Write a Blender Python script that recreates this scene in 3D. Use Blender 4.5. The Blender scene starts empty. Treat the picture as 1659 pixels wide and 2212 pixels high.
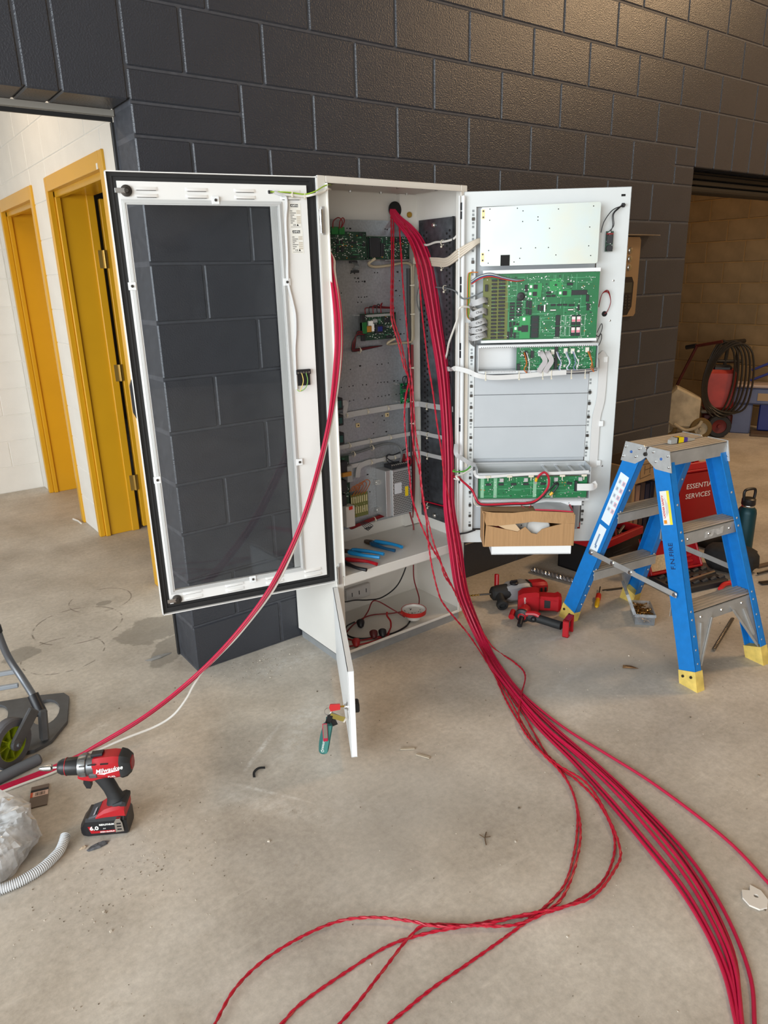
import bpy, bmesh, math, random
from mathutils import Matrix, Vector
scene = bpy.context.scene
COL = scene.collection
# ------------------------------------------------------------------ camera
cam_d = bpy.data.cameras.new('camera'); cam = bpy.data.objects.new('camera', cam_d); COL.objects.link(cam)
cam_d.sensor_fit = 'VERTICAL'; cam_d.sensor_height = 36.0; cam_d.lens = 1557.15 * 36.0 / 2212.0
cam_d.clip_start = 0.05
_a, _b, _c = -0.63559267, -0.313087057, 0.0265147608
_R = Matrix.Rotation(_a, 3, 'Z') @ Matrix.Rotation(_b, 3, 'X') @ Matrix.Rotation(_c, 3, 'Y')
_r, _f, _u = _R.col[0], _R.col[1], _R.col[2]
cam.matrix_world = Matrix(((_r.x, _u.x, -_f.x, -0.93334), (_r.y, _u.y, -_f.y, -2.59736), (_r.z, _u.z, -_f.z, 1.53099), (0, 0, 0, 1)))
scene.camera = cam
# ------------------------------------------------------------------ world and large lights
w = bpy.data.worlds.new('world'); scene.world = w; w.use_nodes = True
bg = w.node_tree.nodes['Background']; bg.inputs[0].default_value = (0.86, 0.93, 1.0, 1); bg.inputs[1].default_value = 0.20
def area(name, loc, target, sx, sy, power, col):
    l = bpy.data.lights.new(name, 'AREA'); l.shape = 'RECTANGLE'; l.size = sx; l.size_y = sy; l.energy = power; l.color = col
    o = bpy.data.objects.new(name, l); COL.objects.link(o); o.location = loc
    o.rotation_euler = (Vector(target) - Vector(loc)).to_track_quat('-Z', 'Y').to_euler()
    return o
area('west_doorway_daylight', (-5.6, -2.4, 1.9), (1.0, -0.9, 0.7), 5.0, 3.2, 520, (0.86, 0.94, 1.0))
area('southwest_doorway_daylight', (-4.6, -7.6, 1.9), (0.4, -0.8, 0.6), 5.0, 3.4, 250, (1.0, 0.97, 0.92))
area('hall_high_bay_lamp', (5.0, -2.0, 4.1), (3.6, -0.6, 0.8), 0.9, 0.6, 92, (1.0, 0.66, 0.36))
area('corridor_ceiling_lamp', (-0.75, 1.9, 3.05), (-0.5, 1.9, 0.0), 0.5, 1.2, 17, (1.0, 0.78, 0.55))
area('store_room_lamp', (5.0, 1.2, 3.3), (5.2, 1.2, 0.0), 0.5, 0.5, 13, (1.0, 0.64, 0.34))
vs = scene.view_settings; vs.view_transform = 'Standard'; vs.look = 'None'; vs.exposure = 0.0; vs.gamma = 1.0; vs.use_curve_mapping = False
# ------------------------------------------------------------------ materials
def lin(c):
    if isinstance(c, str):
        c = tuple(int(c[i:i + 2], 16) / 255 for i in (0, 2, 4))
    return tuple(x / 12.92 if x <= 0.04045 else ((x + 0.055) / 1.055) ** 2.4 for x in c) + (1,)
MATS = {}
def mat(name, col, rough=0.5, metal=0.0, var=0.0, vscale=8.0, bump=0.0, bscale=60.0, spec=0.5, col2=None, emit=None, coat=0.0, alpha=None, stretch=None):
    if name in MATS: return MATS[name]
    m = bpy.data.materials.new(name); m.use_nodes = True; nt = m.node_tree; N = nt.nodes; L = nt.links
    p = N['Principled BSDF']; p.inputs['Roughness'].default_value = rough; p.inputs['Metallic'].default_value = metal
    p.inputs['Specular IOR Level'].default_value = spec; p.inputs['Coat Weight'].default_value = coat
    c = lin(col); p.inputs['Base Color'].default_value = c
    tc = N.new('ShaderNodeTexCoord')
    src = tc.outputs['Object']
    if stretch:
        mp = N.new('ShaderNodeMapping'); mp.inputs['Scale'].default_value = stretch; L.new(src, mp.inputs['Vector']); src = mp.outputs[0]
    if var > 0:
        nz = N.new('ShaderNodeTexNoise'); nz.inputs['Scale'].default_value = vscale; nz.inputs['Detail'].default_value = 5; L.new(src, nz.inputs['Vector'])
        rp = N.new('ShaderNodeValToRGB'); d = lin(col2) if col2 else tuple(x * (1 - var) for x in c[:3]) + (1,)
        rp.color_ramp.elements[0].position = 0.32; rp.color_ramp.elements[1].position = 0.68
        rp.color_ramp.elements[0].color = d
        rp.color_ramp.elements[1].color = c if col2 else tuple(min(1, x * (1 + var * 0.6)) for x in c[:3]) + (1,)
        L.new(nz.outputs[0], rp.inputs[0]); L.new(rp.outputs[0], p.inputs['Base Color'])
    if bump > 0:
        nb = N.new('ShaderNodeTexNoise'); nb.inputs['Scale'].default_value = bscale; nb.inputs['Detail'].default_value = 3; L.new(src, nb.inputs['Vector'])
        bp = N.new('ShaderNodeBump'); bp.inputs['Strength'].default_value = bump; bp.inputs['Distance'].default_value = 0.004
        L.new(nb.outputs[0], bp.inputs['Height']); L.new(bp.outputs[0], p.inputs['Normal'])
    if alpha is not None: p.inputs['Alpha'].default_value = alpha
    MATS[name] = m; return m
def clear(name, tint=(1, 1, 1), rough=0.02, refl=1.0, haze=0.0, hcol=(0.8, 0.85, 0.9)):
    m = bpy.data.materials.new(name); m.use_nodes = True; nt = m.node_tree; N = nt.nodes; L = nt.links; N.remove(N['Principled BSDF'])
    t = N.new('ShaderNodeBsdfTransparent'); t.inputs[0].default_value = tint + (1,)
    g = N.new('ShaderNodeBsdfGlossy'); g.inputs['Roughness'].default_value = rough
    f = N.new('ShaderNodeFresnel'); f.inputs[0].default_value = 1.45
    mu = N.new('ShaderNodeMath'); mu.operation = 'MULTIPLY'; mu.inputs[1].default_value = refl; L.new(f.outputs[0], mu.inputs[0])
    mx = N.new('ShaderNodeMixShader'); L.new(mu.outputs[0], mx.inputs[0]); L.new(t.outputs[0], mx.inputs[1]); L.new(g.outputs[0], mx.inputs[2])
    out = mx.outputs[0]
    if haze > 0:
        d = N.new('ShaderNodeBsdfDiffuse'); d.inputs[0].default_value = hcol + (1,)
        tr = N.new('ShaderNodeBsdfTranslucent'); tr.inputs[0].default_value = hcol + (1,)
        ad = N.new('ShaderNodeMixShader'); ad.inputs[0].default_value = 0.4; L.new(d.outputs[0], ad.inputs[1]); L.new(tr.outputs[0], ad.inputs[2])
        tcc = N.new('ShaderNodeTexCoord'); nz = N.new('ShaderNodeTexNoise'); nz.inputs['Scale'].default_value = 30; nz.inputs['Detail'].default_value = 4; L.new(tcc.outputs['Object'], nz.inputs['Vector'])
        mm = N.new('ShaderNodeMath'); mm.operation = 'MULTIPLY'; mm.inputs[1].default_value = haze * 2; L.new(nz.outputs[0], mm.inputs[0])
        m2 = N.new('ShaderNodeMixShader'); L.new(mm.outputs[0], m2.inputs[0]); L.new(out, m2.inputs[1]); L.new(ad.outputs[0], m2.inputs[2]); out = m2.outputs[0]
    L.new(out, N['Material Output'].inputs[0]); MATS[name] = m; return m
# ------------------------------------------------------------------ mesh helpers
WM = {}
def mesh_obj(name, verts, faces, mi, mats, parent=None, smooth=True, angle=32):
    if parent is not None and parent in WM:
        inv = WM[parent].inverted(); verts = [inv @ Vector(v) for v in verts]
    me = bpy.data.meshes.new(name); me.from_pydata([tuple(v) for v in verts], [], faces)
    for m in mats: me.materials.append(m)
    me.polygons.foreach_set('material_index', mi)
    bm = bmesh.new(); bm.from_mesh(me); bmesh.ops.recalc_face_normals(bm, faces=bm.faces); bm.to_mesh(me); bm.free()
    if smooth:
        me.polygons.foreach_set('use_smooth', [True] * len(me.polygons)); me.set_sharp_from_angle(angle=math.radians(angle))
    me.update()
    o = bpy.data.objects.new(name, me); COL.objects.link(o)
    if parent is not None:
        o.parent = parent; WM[o] = WM.get(parent, Matrix())
    else: WM[o] = Matrix()
    return o
def cr(pts, n=6, closed=False):
    P = [Vector(p) for p in pts]; out = []; k = len(P)
    rng = range(k if closed else k - 1)
    for i in rng:
        if closed: a, b, c, d = P[(i - 1) % k], P[i], P[(i + 1) % k], P[(i + 2) % k]
        else: a, b, c, d = P[max(i - 1, 0)], P[i], P[i + 1], P[min(i + 2, k - 1)]
        for j in range(n):
            t = j / n
            out.append(0.5 * ((2 * b) + (c - a) * t + (2 * a - 5 * b + 4 * c - d) * t * t + (3 * b - a - 3 * c + d) * t ** 3))
    if not closed: out.append(P[-1])
    return out
def perp(d):
    d = d.normalized(); a = Vector((0, 0, 1)) if abs(d.z) < 0.9 else Vector((1, 0, 0))
    u = d.cross(a).normalized(); return u, d.cross(u).normalized()
class MB:
    def __init__(s, M=None): s.v = []; s.f = []; s.m = []; s.M = M
    def add(s, V, F, mi=0):
        b = len(s.v); s.v += [(s.M @ Vector(p)) if s.M else Vector(p) for p in V]
        s.f += [tuple(i + b for i in q) for q in F]; s.m += [mi] * len(F); return s
    def box(s, a, b, mi=0, c=0.0, R=None):
        lo = Vector([min(a[i], b[i]) for i in range(3)]); hi = Vector([max(a[i], b[i]) for i in range(3)]); ct = (lo + hi) / 2; h = (hi - lo) / 2
        if c <= 0:
            V = [Vector((x * h.x, y * h.y, z * h.z)) for x in (-1, 1) for y in (-1, 1) for z in (-1, 1)]
            F = [(0, 1, 3, 2), (4, 6, 7, 5), (0, 4, 5, 1), (2, 3, 7, 6), (0, 2, 6, 4), (1, 5, 7, 3)]
        else:
            c = min(c, h.x * .95, h.y * .95, h.z * .95); V = []; ix = {}
            for x in (-1, 1):
                for y in (-1, 1):
                    for z in (-1, 1):
                        for ax in range(3):
                            q = [x * (h.x - c), y * (h.y - c), z * (h.z - c)]; q[ax] = (x, y, z)[ax] * h[ax]
                            ix[(x, y, z, ax)] = len(V); V.append(Vector(q))
            F = []
            for ax in range(3):
                o1, o2 = [i for i in range(3) if i != ax]
                for sg in (-1, 1):
                    q = []
                    for e1, e2 in ((-1, -1), (1, -1), (1, 1), (-1, 1)):
                        k = [0, 0, 0]; k[ax] = sg; k[o1] = e1; k[o2] = e2; q.append(ix[tuple(k) + (ax,)])
                    F.append(tuple(q))
                for e1 in (-1, 1):
                    for e2 in (-1, 1):
                        k1 = [0, 0, 0]; k1[ax] = -1; k1[o1] = e1; k1[o2] = e2; k2 = list(k1); k2[ax] = 1
                        F.append((ix[tuple(k1) + (o1,)], ix[tuple(k2) + (o1,)], ix[tuple(k2) + (o2,)], ix[tuple(k1) + (o2,)]))
            for x in (-1, 1):
                for y in (-1, 1):
                    for z in (-1, 1): F.append((ix[(x, y, z, 0)], ix[(x, y, z, 1)], ix[(x, y, z, 2)]))
        if R is not None: V = [R @ q for q in V]
        return s.add([ct + q for q in V], F, mi)
    def bar(s, p, q, wd, ht, mi=0, up=(0, 0, 1), c=0.0):
        p, q = Vector(p), Vector(q); d = (q - p); L = d.length; d.normalize(); u = Vector(up); x = d.cross(u).normalized(); u = x.cross(d)
        R = Matrix((d, x, u)).transposed(); ct = (p + q) / 2
        return s.box(ct - Vector((L / 2, wd / 2, ht / 2)), ct + Vector((L / 2, wd / 2, ht / 2)), mi, c, R)
    def cyl(s, p, q, r, r2=None, n=14, mi=0, cap=True):
        p, q = Vector(p), Vector(q); r2 = r if r2 is None else r2; u, v = perp(q - p); V = []
        for P, rr in ((p, r), (q, r2)):
            V += [P + (u * math.cos(2 * math.pi * i / n) + v * math.sin(2 * math.pi * i / n)) * rr for i in range(n)]
        F = [(i, (i + 1) % n, n + (i + 1) % n, n + i) for i in range(n)]
        if cap: F += [tuple(range(n)), tuple(range(n, 2 * n))]
        return s.add(V, F, mi)
    def tube(s, pts, r, n=8, mi=0, closed=False, flat=None):
        P = [Vector(p) for p in pts]; k = len(P); rr = r if callable(r) else (lambda i: r); V = []
        def tan(i):
            if closed: return (P[(i + 1) % k] - P[(i - 1) % k]).normalized()
            return (P[min(i + 1, k - 1)] - P[max(i - 1, 0)]).normalized()
        t0 = tan(0); u, _ = perp(t0)
        for i in range(k):
            t = tan(i)
            u = (u - t * u.dot(t)); u = u.normalized() if u.length > 1e-6 else perp(t)[0]; v = t.cross(u)
            for j in range(n):
                a = 2 * math.pi * j / n; s1, s2 = (1, 1) if flat is None else flat
                V.append(P[i] + (u * math.cos(a) * s1 + v * math.sin(a) * s2) * rr(i))
        F = []
        for i in range(k if closed else k - 1):
            for j in range(n):
                a, b = i * n, ((i + 1) % k) * n; F.append((a + j, a + (j + 1) % n, b + (j + 1) % n, b + j))
        if not closed: F += [tuple(range(n)), tuple(range((k - 1) * n, k * n))]
        return s.add(V, F, mi)
    def strip(s, pts, wd, th, nrm, mi=0):
        P = [Vector(p) for p in pts]; k = len(P); V = []
        for i in range(k):
            t = (P[min(i + 1, k - 1)] - P[max(i - 1, 0)]).normalized(); nn = nrm[i] if isinstance(nrm, list) else nrm; nn = Vector(nn)
            b = t.cross(nn).normalized(); nn = b.cross(t).normalized()
            V += [P[i] + b * wd / 2 + nn * th / 2, P[i] - b * wd / 2 + nn * th / 2, P[i] - b * wd / 2 - nn * th / 2, P[i] + b * wd / 2 - nn * th / 2]
        F = [(0, 1, 2, 3), tuple(range(4 * k - 4, 4 * k))]
        for i in range(k - 1):
            for j in range(4): F.append((4 * i + j, 4 * i + (j + 1) % 4, 4 * i + 4 + (j + 1) % 4, 4 * i + 4 + j))
        return s.add(V, F, mi)
    def lathe(s, prof, p, ax=(0, 0, 1), n=24, mi=0, cap=None):
        ax = Vector(ax).normalized(); u, v = perp(ax); p = Vector(p); V = []; k = len(prof)
        for r, z in prof:
            V += [p + ax * z + (u * math.cos(2 * math.pi * i / n) + v * math.sin(2 * math.pi * i / n)) * max(r, 1e-5) for i in range(n)]
        F = [(a * n + i, a * n + (i + 1) % n, (a + 1) * n + (i + 1) % n, (a + 1) * n + i) for a in range(k - 1) for i in range(n)]
        if cap is None: cap = abs(prof[0][0] - prof[-1][0]) > .0016 or prof[0][0] < .006
        if cap: F += [tuple(range(n)), tuple(range((k - 1) * n, k * n))]
        else: F += [((k - 1) * n + i, (k - 1) * n + (i + 1) % n, (i + 1) % n, i) for i in range(n)]
        return s.add(V, F, mi)
    def prism(s, poly, o, x, y, d, mi=0, taper=0.0):
        o, x, y, d = Vector(o), Vector(x), Vector(y), Vector(d); n = len(poly)
        cx = sum(p[0] for p in poly) / n; cy = sum(p[1] for p in poly) / n
        V = [o + x * a + y * b for a, b in poly] + [o + d + x * (a + (cx - a) * taper) + y * (b + (cy - b) * taper) for a, b in poly]
        F = [tuple(range(n)), tuple(range(n, 2 * n))] + [(i, (i + 1) % n, n + (i + 1) % n, n + i) for i in range(n)]
        return s.add(V, F, mi)
    def sphere(s, c, r, mi=0, n=12, sc=(1, 1, 1)):
        c = Vector(c); m = n // 2; V = []
        for i in range(m + 1):
            th = math.pi * i / m
            for j in range(n):
                ph = 2 * math.pi * j / n; V.append(c + Vector((math.sin(th) * math.cos(ph) * sc[0], math.sin(th) * math.sin(ph) * sc[1], math.cos(th) * sc[2])) * r)
        F = [(i * n + j, i * n + (j + 1) % n, (i + 1) * n + (j + 1) % n, (i + 1) * n + j) for i in range(m) for j in range(n)]
        return s.add(V, F, mi)
    def build(s, name, mats, parent=None, **k):
        if not isinstance(mats, (list, tuple)): mats = [mats]
        return mesh_obj(name, s.v, s.f, s.m, mats, parent, **k)
def tag(o, label=None, cat=None, group=None, kind=None):
    if label: o['label'] = label
    if cat: o['category'] = cat
    if group: o['group'] = group
    if kind: o['kind'] = kind
    return o
def thing(name, label, cat, loc=(0, 0, 0), group=None, rz=0.0):
    o = bpy.data.objects.new(name, None); o.empty_display_size = 0.05; COL.objects.link(o); o.location = loc; o.rotation_euler = (0, 0, rz)
    WM[o] = Matrix.Translation(loc) @ Matrix.Rotation(rz, 4, 'Z'); return tag(o, label, cat, group)
def share(o, parent, M):
    """another piece with the same mesh: placed by matrix M (world) under parent"""
    c = bpy.data.objects.new(o.name.split('.')[0], o.data); COL.objects.link(c); c.parent = parent; c.matrix_local = WM.get(parent, Matrix()).inverted() @ M; WM[c] = WM.get(parent, Matrix()) ; return c
def frame(o, x, y, z):
    x, y, z, o = Vector(x), Vector(y), Vector(z), Vector(o)
    return Matrix(((x.x, y.x, z.x, o.x), (x.y, y.y, z.y, o.y), (x.z, y.z, z.z, o.z), (0, 0, 0, 1)))
def text(s, size, o, right, up, m, name, parent, ext=0.0003, align='LEFT', shear=0.0, bold=0.0, sx=1.0):
    cu = bpy.data.curves.new('t', 'FONT'); cu.body = s; cu.size = size; cu.extrude = ext; cu.align_x = align; cu.shear = shear; cu.offset = bold; cu.resolution_u = 2
    to = bpy.data.objects.new('t', cu); COL.objects.link(to); dg = bpy.context.evaluated_depsgraph_get(); me = to.evaluated_get(dg).to_mesh()
    right = Vector(right).normalized(); up = Vector(up).normalized(); F = frame(o, right * sx, up, right.cross(up))
    V = [F @ v.co for v in me.vertices]; P = [tuple(p.vertices) for p in me.polygons]
    to.evaluated_get(dg).to_mesh_clear(); bpy.data.objects.remove(to); bpy.data.curves.remove(cu)
    return mesh_obj(name, V, P, [0] * len(P), [m], parent, smooth=False)
# ------------------------------------------------------------------ common materials
M_WHITE = mat('white_powder_coat', 'e6e8e8', 0.32, var=0.03, vscale=3)
M_CREAM = mat('cream_enclosure_paint', 'd9d6cf', 0.42, var=0.05, vscale=4)
M_BLACK = mat('black_plastic', '15151a', 0.45)
M_RUBBER = mat('black_rubber', '1a1a1b', 0.6, var=0.15, vscale=20)
M_ALU = mat('aluminium', 'b4b4b2', 0.38, 0.85, var=0.14, vscale=14, bump=.05, bscale=90)
M_GALV = mat('galvanised_sheet', 'a6abb0', 0.34, 0.55, var=0.14, vscale=110)
M_STEEL = mat('bright_steel', 'c8c8c6', 0.25, 1.0)
M_DSTEEL = mat('dark_steel', '4a4744', 0.4, 0.8)
M_RED = mat('tool_red_plastic', 'a8121e', 0.38, var=.05)
M_GRIP = mat('dark_grip_rubber', '1f2123', 0.62, bump=.08, bscale=220)
M_CABLE = mat('crimson_cable_sheath', 'b8143f', 0.38, var=.06, vscale=30)
M_CABLE2 = mat('red_twin_cable_sheath', 'b0102c', 0.40, var=.12, vscale=50)
M_WIREW = mat('white_cable_sheath', 'd8d4cc', 0.45)
M_PCB = mat('green_circuit_board', '0c6b3c', 0.40, var=.15, vscale=30)
M_PCBD = mat('dark_circuit_board', '1d3a2c', 0.5, var=.3, vscale=60)
M_CHIP = mat('black_chip', '232428', 0.5)
M_PRINT_W = mat('white_print', 'e8e8e4', 0.5)
M_PRINT_K = mat('black_print', '101010', 0.6)
M_PAPER = mat('white_paper_sticker', 'e4e2da', 0.6, var=.05, vscale=30)
M_GREYP = mat('grey_ribbon_cable', 'b4b4b4', 0.5)
M_COPPER = mat('amber_component', 'b07a2a', 0.4)
M_ZIP = mat('natural_nylon_tie', 'd2cbb8', 0.45)
# ================================================================== SETTING
M_FLOOR = bpy.data.materials.new('concrete_floor')
def make_floor_mat(m):
    m.use_nodes = True; nt = m.node_tree; N = nt.nodes; L = nt.links; p = N['Principled BSDF']
    tc = N.new('ShaderNodeTexCoord')
    def noise(sc, det=6, ro=.6, st=None):
        n = N.new('ShaderNodeTexNoise'); n.inputs['Scale'].default_value = sc; n.inputs['Detail'].default_value = det; n.inputs['Roughness'].default_value = ro
        if st:
            mp = N.new('ShaderNodeMapping'); mp.inputs['Scale'].default_value = st; mp.inputs['Rotation'].default_value = (0, 0, .5); L.new(tc.outputs['Object'], mp.inputs[0]); L.new(mp.outputs[0], n.inputs['Vector'])
        else: L.new(tc.outputs['Object'], n.inputs['Vector'])
        return n.outputs[0]
    def ramp(src, e):
        r = N.new('ShaderNodeValToRGB'); L.new(src, r.inputs[0]); el = r.color_ramp.elements
        while len(el) < len(e): el.new(.5)
        for q, (pos, c) in zip(el, e): q.position = pos; q.color = c if len(c) == 4 else tuple(c) + (1,)
        return r.outputs[0]
    def mix(fac, a, b, mode='MIX'):
        x = N.new('ShaderNodeMix'); x.data_type = 'RGBA'; x.blend_type = mode
        if hasattr(fac, 'links'): L.new(fac, x.inputs[0])
        else: x.inputs[0].default_value = fac
        for i, q in ((6, a), (7, b)):
            if hasattr(q, 'links'): L.new(q, x.inputs[i])
            else: x.inputs[i].default_value = q
        return x.outputs[2]
    base = ramp(noise(1.1, 7), [(.3, lin('a39c93')), (.5, lin('b6afa5')), (.7, lin('c3bcb1'))])
    warm = ramp(noise(.7, 4), [(.45, (0, 0, 0)), (.7, (1, 1, 1))])
    c = mix(warm, base, mix(.35, base, lin('b3a18a')))
    fine = ramp(noise(55, 4, .7), [(.3, (.84, .84, .84)), (.7, (1.1, 1.1, 1.1))])
    c = mix(1.0, c, fine, 'MULTIPLY')
    streak = ramp(noise(3, 6, .7, (1, 6, 1)), [(.58, (0, 0, 0)), (.78, (.5, .5, .5))])
    c = mix(streak, c, lin('d6d0c4'))
    blot = ramp(noise(2.3, 8, .72), [(.38, (.93, .91, .88)), (.64, (1.22, 1.22, 1.22))]); c = mix(1.0, c, blot, 'MULTIPLY')
    dust = ramp(noise(9, 8, .75), [(.60, (0, 0, 0)), (.72, (.55, .55, .55))])
    c = mix(dust, c, lin('978a7a'))
    def spot(x, y, sx, sy, edge=.25, rot=0.0, dist=.5, nsc=7):
        mp = N.new('ShaderNodeMapping'); mp.vector_type = 'TEXTURE'; mp.inputs['Location'].default_value = (x, y, 0); mp.inputs['Scale'].default_value = (sx, sy, 1); mp.inputs['Rotation'].default_value = (0, 0, rot)
        L.new(tc.outputs['Object'], mp.inputs[0]); ln = N.new('ShaderNodeVectorMath'); ln.operation = 'LENGTH'; L.new(mp.outputs[0], ln.inputs[0])
        ad = N.new('ShaderNodeMath'); ad.operation = 'MULTIPLY_ADD'; L.new(noise(nsc, 4), ad.inputs[0]); ad.inputs[1].default_value = dist; L.new(ln.outputs['Value'], ad.inputs[2])
        return ad.outputs[0]
    def patch(src, lo, hi, amt):
        r = N.new('ShaderNodeMapRange'); L.new(src, r.inputs[0]); r.inputs[1].default_value = lo; r.inputs[2].default_value = hi; r.inputs[3].default_value = amt; r.inputs[4].default_value = 0.0; return r.outputs[0]
    for (x, y, sx, sy, rot) in ((.0, .50, .26, .17, .3), (-.55, .64, .11, .10, 0), (-.1, .95, .05, .04, 0), (-.02, .26, .20, .10, .9)):
        c = mix(patch(spot(x, y, sx, sy, rot=rot, dist=1.0, nsc=9), 1.15, 1.22, .62), c, lin('7d786f'))
    for (x, y, r1) in ((-.40, .52, .17), (-.27, .78, .20), (-.1, 1.0, .15)):
        s = spot(x, y, r1, r1, dist=.12, nsc=3)
        r0, r1 = patch(s, 1.04, 1.07, .75), patch(s, 1.07, 1.04, 1.0); r0 = patch(s, 1.06, 1.085, .75); r1 = patch(s, 1.055, 1.03, 1.0); ringm = mix(1.0, r0, r1, 'MULTIPLY')
        br = ramp(noise(14, 3), [(.46, (0, 0, 0)), (.56, (1, 1, 1))])
        c = mix(mix(1.0, ringm, br, 'MULTIPLY'), c, lin('4e4338'))
    # pale slurry scuffs
    for (x, y, sx, sy, rot, am) in ((.12, -.62, .28, .07, .7, .5), (1.30, -.85, .35, .16, -.5, .45), (-.12, -.93, .05, .30, .55, .45), (.10, -1.10, .08, .3, .6, .3), (.30, -.18, .30, .08, .0, .55), (-.02, -.62, .22, .012, .62, .9), (-.11, -.86, .20, .010, -1.0, .8), (1.38, -.75, .22, .03, -.3, .7), (1.15, -1.0, .25, .03, .2, .6), (-.45, -.15, .10, .03, .5, .7), (.9, -1.2, .35, .1, .4, .3)):
        br = ramp(noise(26, 6, .8), [(.42, (0, 0, 0)), (.62, (1, 1, 1))])
        c = mix(mix(1.0, patch(spot(x, y, sx, sy, rot=rot, dist=.9), .7, 1.45, am), br, 'MULTIPLY'), c, lin('dedad2'))
    # soft-edged grey patches mixed over the floor colour
    for (x, y, sx, sy, rot, am) in ((1.35, -.95, .55, .30, -.4, .55), (.15, -1.15, .35, .3, .3, .35)):
        c = mix(patch(spot(x, y, sx, sy, rot=rot, dist=.8, nsc=3), .8, 1.6, am), c, lin('a3a19c'))
    L.new(c, p.inputs['Base Color'])
    rr = ramp(noise(4, 5), [(.3, (.50, .50, .50)), (.7, (.72, .72, .72))]); L.new(rr, p.inputs['Roughness']); p.inputs['Specular IOR Level'].default_value = .35
    bp = N.new('ShaderNodeBump'); bp.inputs['Strength'].default_value = .12; bp.inputs['Distance'].default_value = .004; L.new(noise(38, 5, .7), bp.inputs['Height']); L.new(bp.outputs[0], p.inputs['Normal'])
make_floor_mat(M_FLOOR)
M_WALL = mat('charcoal_block_paint', '34363c', 0.33, var=.08, vscale=5, bump=.45, bscale=170, spec=.5)
M_WALLJ = mat('charcoal_joint', '42444a', 0.6, var=.2, vscale=40)
M_WWALL = mat('white_block_paint', 'e2dfd8', 0.5, bump=.25, bscale=120, var=.03)
M_BWALL = mat('raw_brown_block', '87704f', 0.85, var=.22, vscale=5, bump=.4, bscale=150)
M_BWALLJ = mat('raw_mortar', '9a7a4c', 0.9, var=.15)
M_YEL = mat('yellow_gloss_paint', 'd29c1c', 0.34, var=.05, vscale=3, coat=.15)
M_DARK = mat('painted_hole_shade', '0c0b0a', 0.8)  # near-black colour that paints the shade inside holes and slots
fl = MB().box((-6.5, -9.5, -.12), (9.5, 6.5, 0), 0).build('floor', M_FLOOR); tag(fl, 'bare concrete slab floor with stains and scuffs', kind='structure')
cl = MB().box((-6.5, -9.5, 4.6), (9.5, 6.5, 4.75), 0).build('ceiling', mat('ceiling_sheet', 'b8b0a4', .8)); tag(cl, 'unseen pale sheet ceiling added over the hall to block light from above', kind='structure')  # unseen; added so upper light enters only through the openings
_blk = {}
G = .008
def block(parent, M, sx, sy, sz, m, ch=.0045, name='block'):
    k = (round(sx, 3), round(sy, 3), round(sz, 3), m.name)
    if k not in _blk:
        o = MB().box((0, 0, 0), (sx, sy, sz), 0, ch).build(name, m, None, smooth=False); COL.objects.unlink(o); _blk[k] = o
    return share(_blk[k], parent, M)
T = .19
wb = MB()
wb.box((.004, .005, 0), (3.296, T, 4.6), 0); wb.box((-6.5, .005, 2.112), (.004, T, 4.6), 0); wb.box((3.296, .005, 2.112), (9.5, T, 4.6), 0)
wallb = wb.build('wall_back', M_WALLJ); tag(wallb, 'dark charcoal painted concrete block wall behind the cabinet', kind='structure')
def wblock(x0, x1, z0, z1): block(wallb, Matrix.Translation((x0 + G / 2, 0, z0 + G / 2)), x1 - x0 - G, T - .004, z1 - z0 - G, M_WALL)
A_ = [0, .2, .5] + [.9 + .4 * i for i in range(6)] + [3.3]; B_ = [0, .4, .7] + [1.1 + .4 * i for i in range(6)] + [3.3]
for k in range(12):
    z = .2 * k; row = A_ if k % 2 else B_
    for a, b in zip(row[:-1], row[1:]):
        if k == 10 and (a == 0 or b == 3.3): wblock(a, b, z, z + .1); wblock(a, b, z + .1, z + .2)
        else: wblock(a, b, z, z + .2)
for xs in ([-1.0, -.8, -.6, -.4, -.315, -.21, 0],):
    for a, b in zip(xs[:-1], xs[1:]): wblock(a, b, 2.1, 2.5)
for i in range(5): wblock(3.3 + .2 * i, 3.5 + .2 * i, 2.1, 2.4)
for k in range(12, 17):
    z = .2 * k; x = -.1 if k % 2 == 0 else .1
    if k == 12: x = .3; wblock(0, .3, z, z + .2)
    while x < 5.1: wblock(x, x + .4, z, z + .2); x += .4
# left opening: steel head angle and black seal
tr = MB().box((-1.6, .165, 2.084), (0, .185, 2.103), 0).box((-1.6, .186, 2.070), (0, .196, 2.084), 1).build('trim_1', [mat('head_angle', 'a09c94', .5, .3), M_RUBBER]); tag(tr, 'pale steel angle with black seal under the left lintel', kind='structure')
tr = MB().box((-.006, .19, 0), (.006, .205, 2.07), 0, .002).build('trim_2', M_RUBBER); tag(tr, 'black vertical seal on the left opening reveal', kind='structure')
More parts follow.
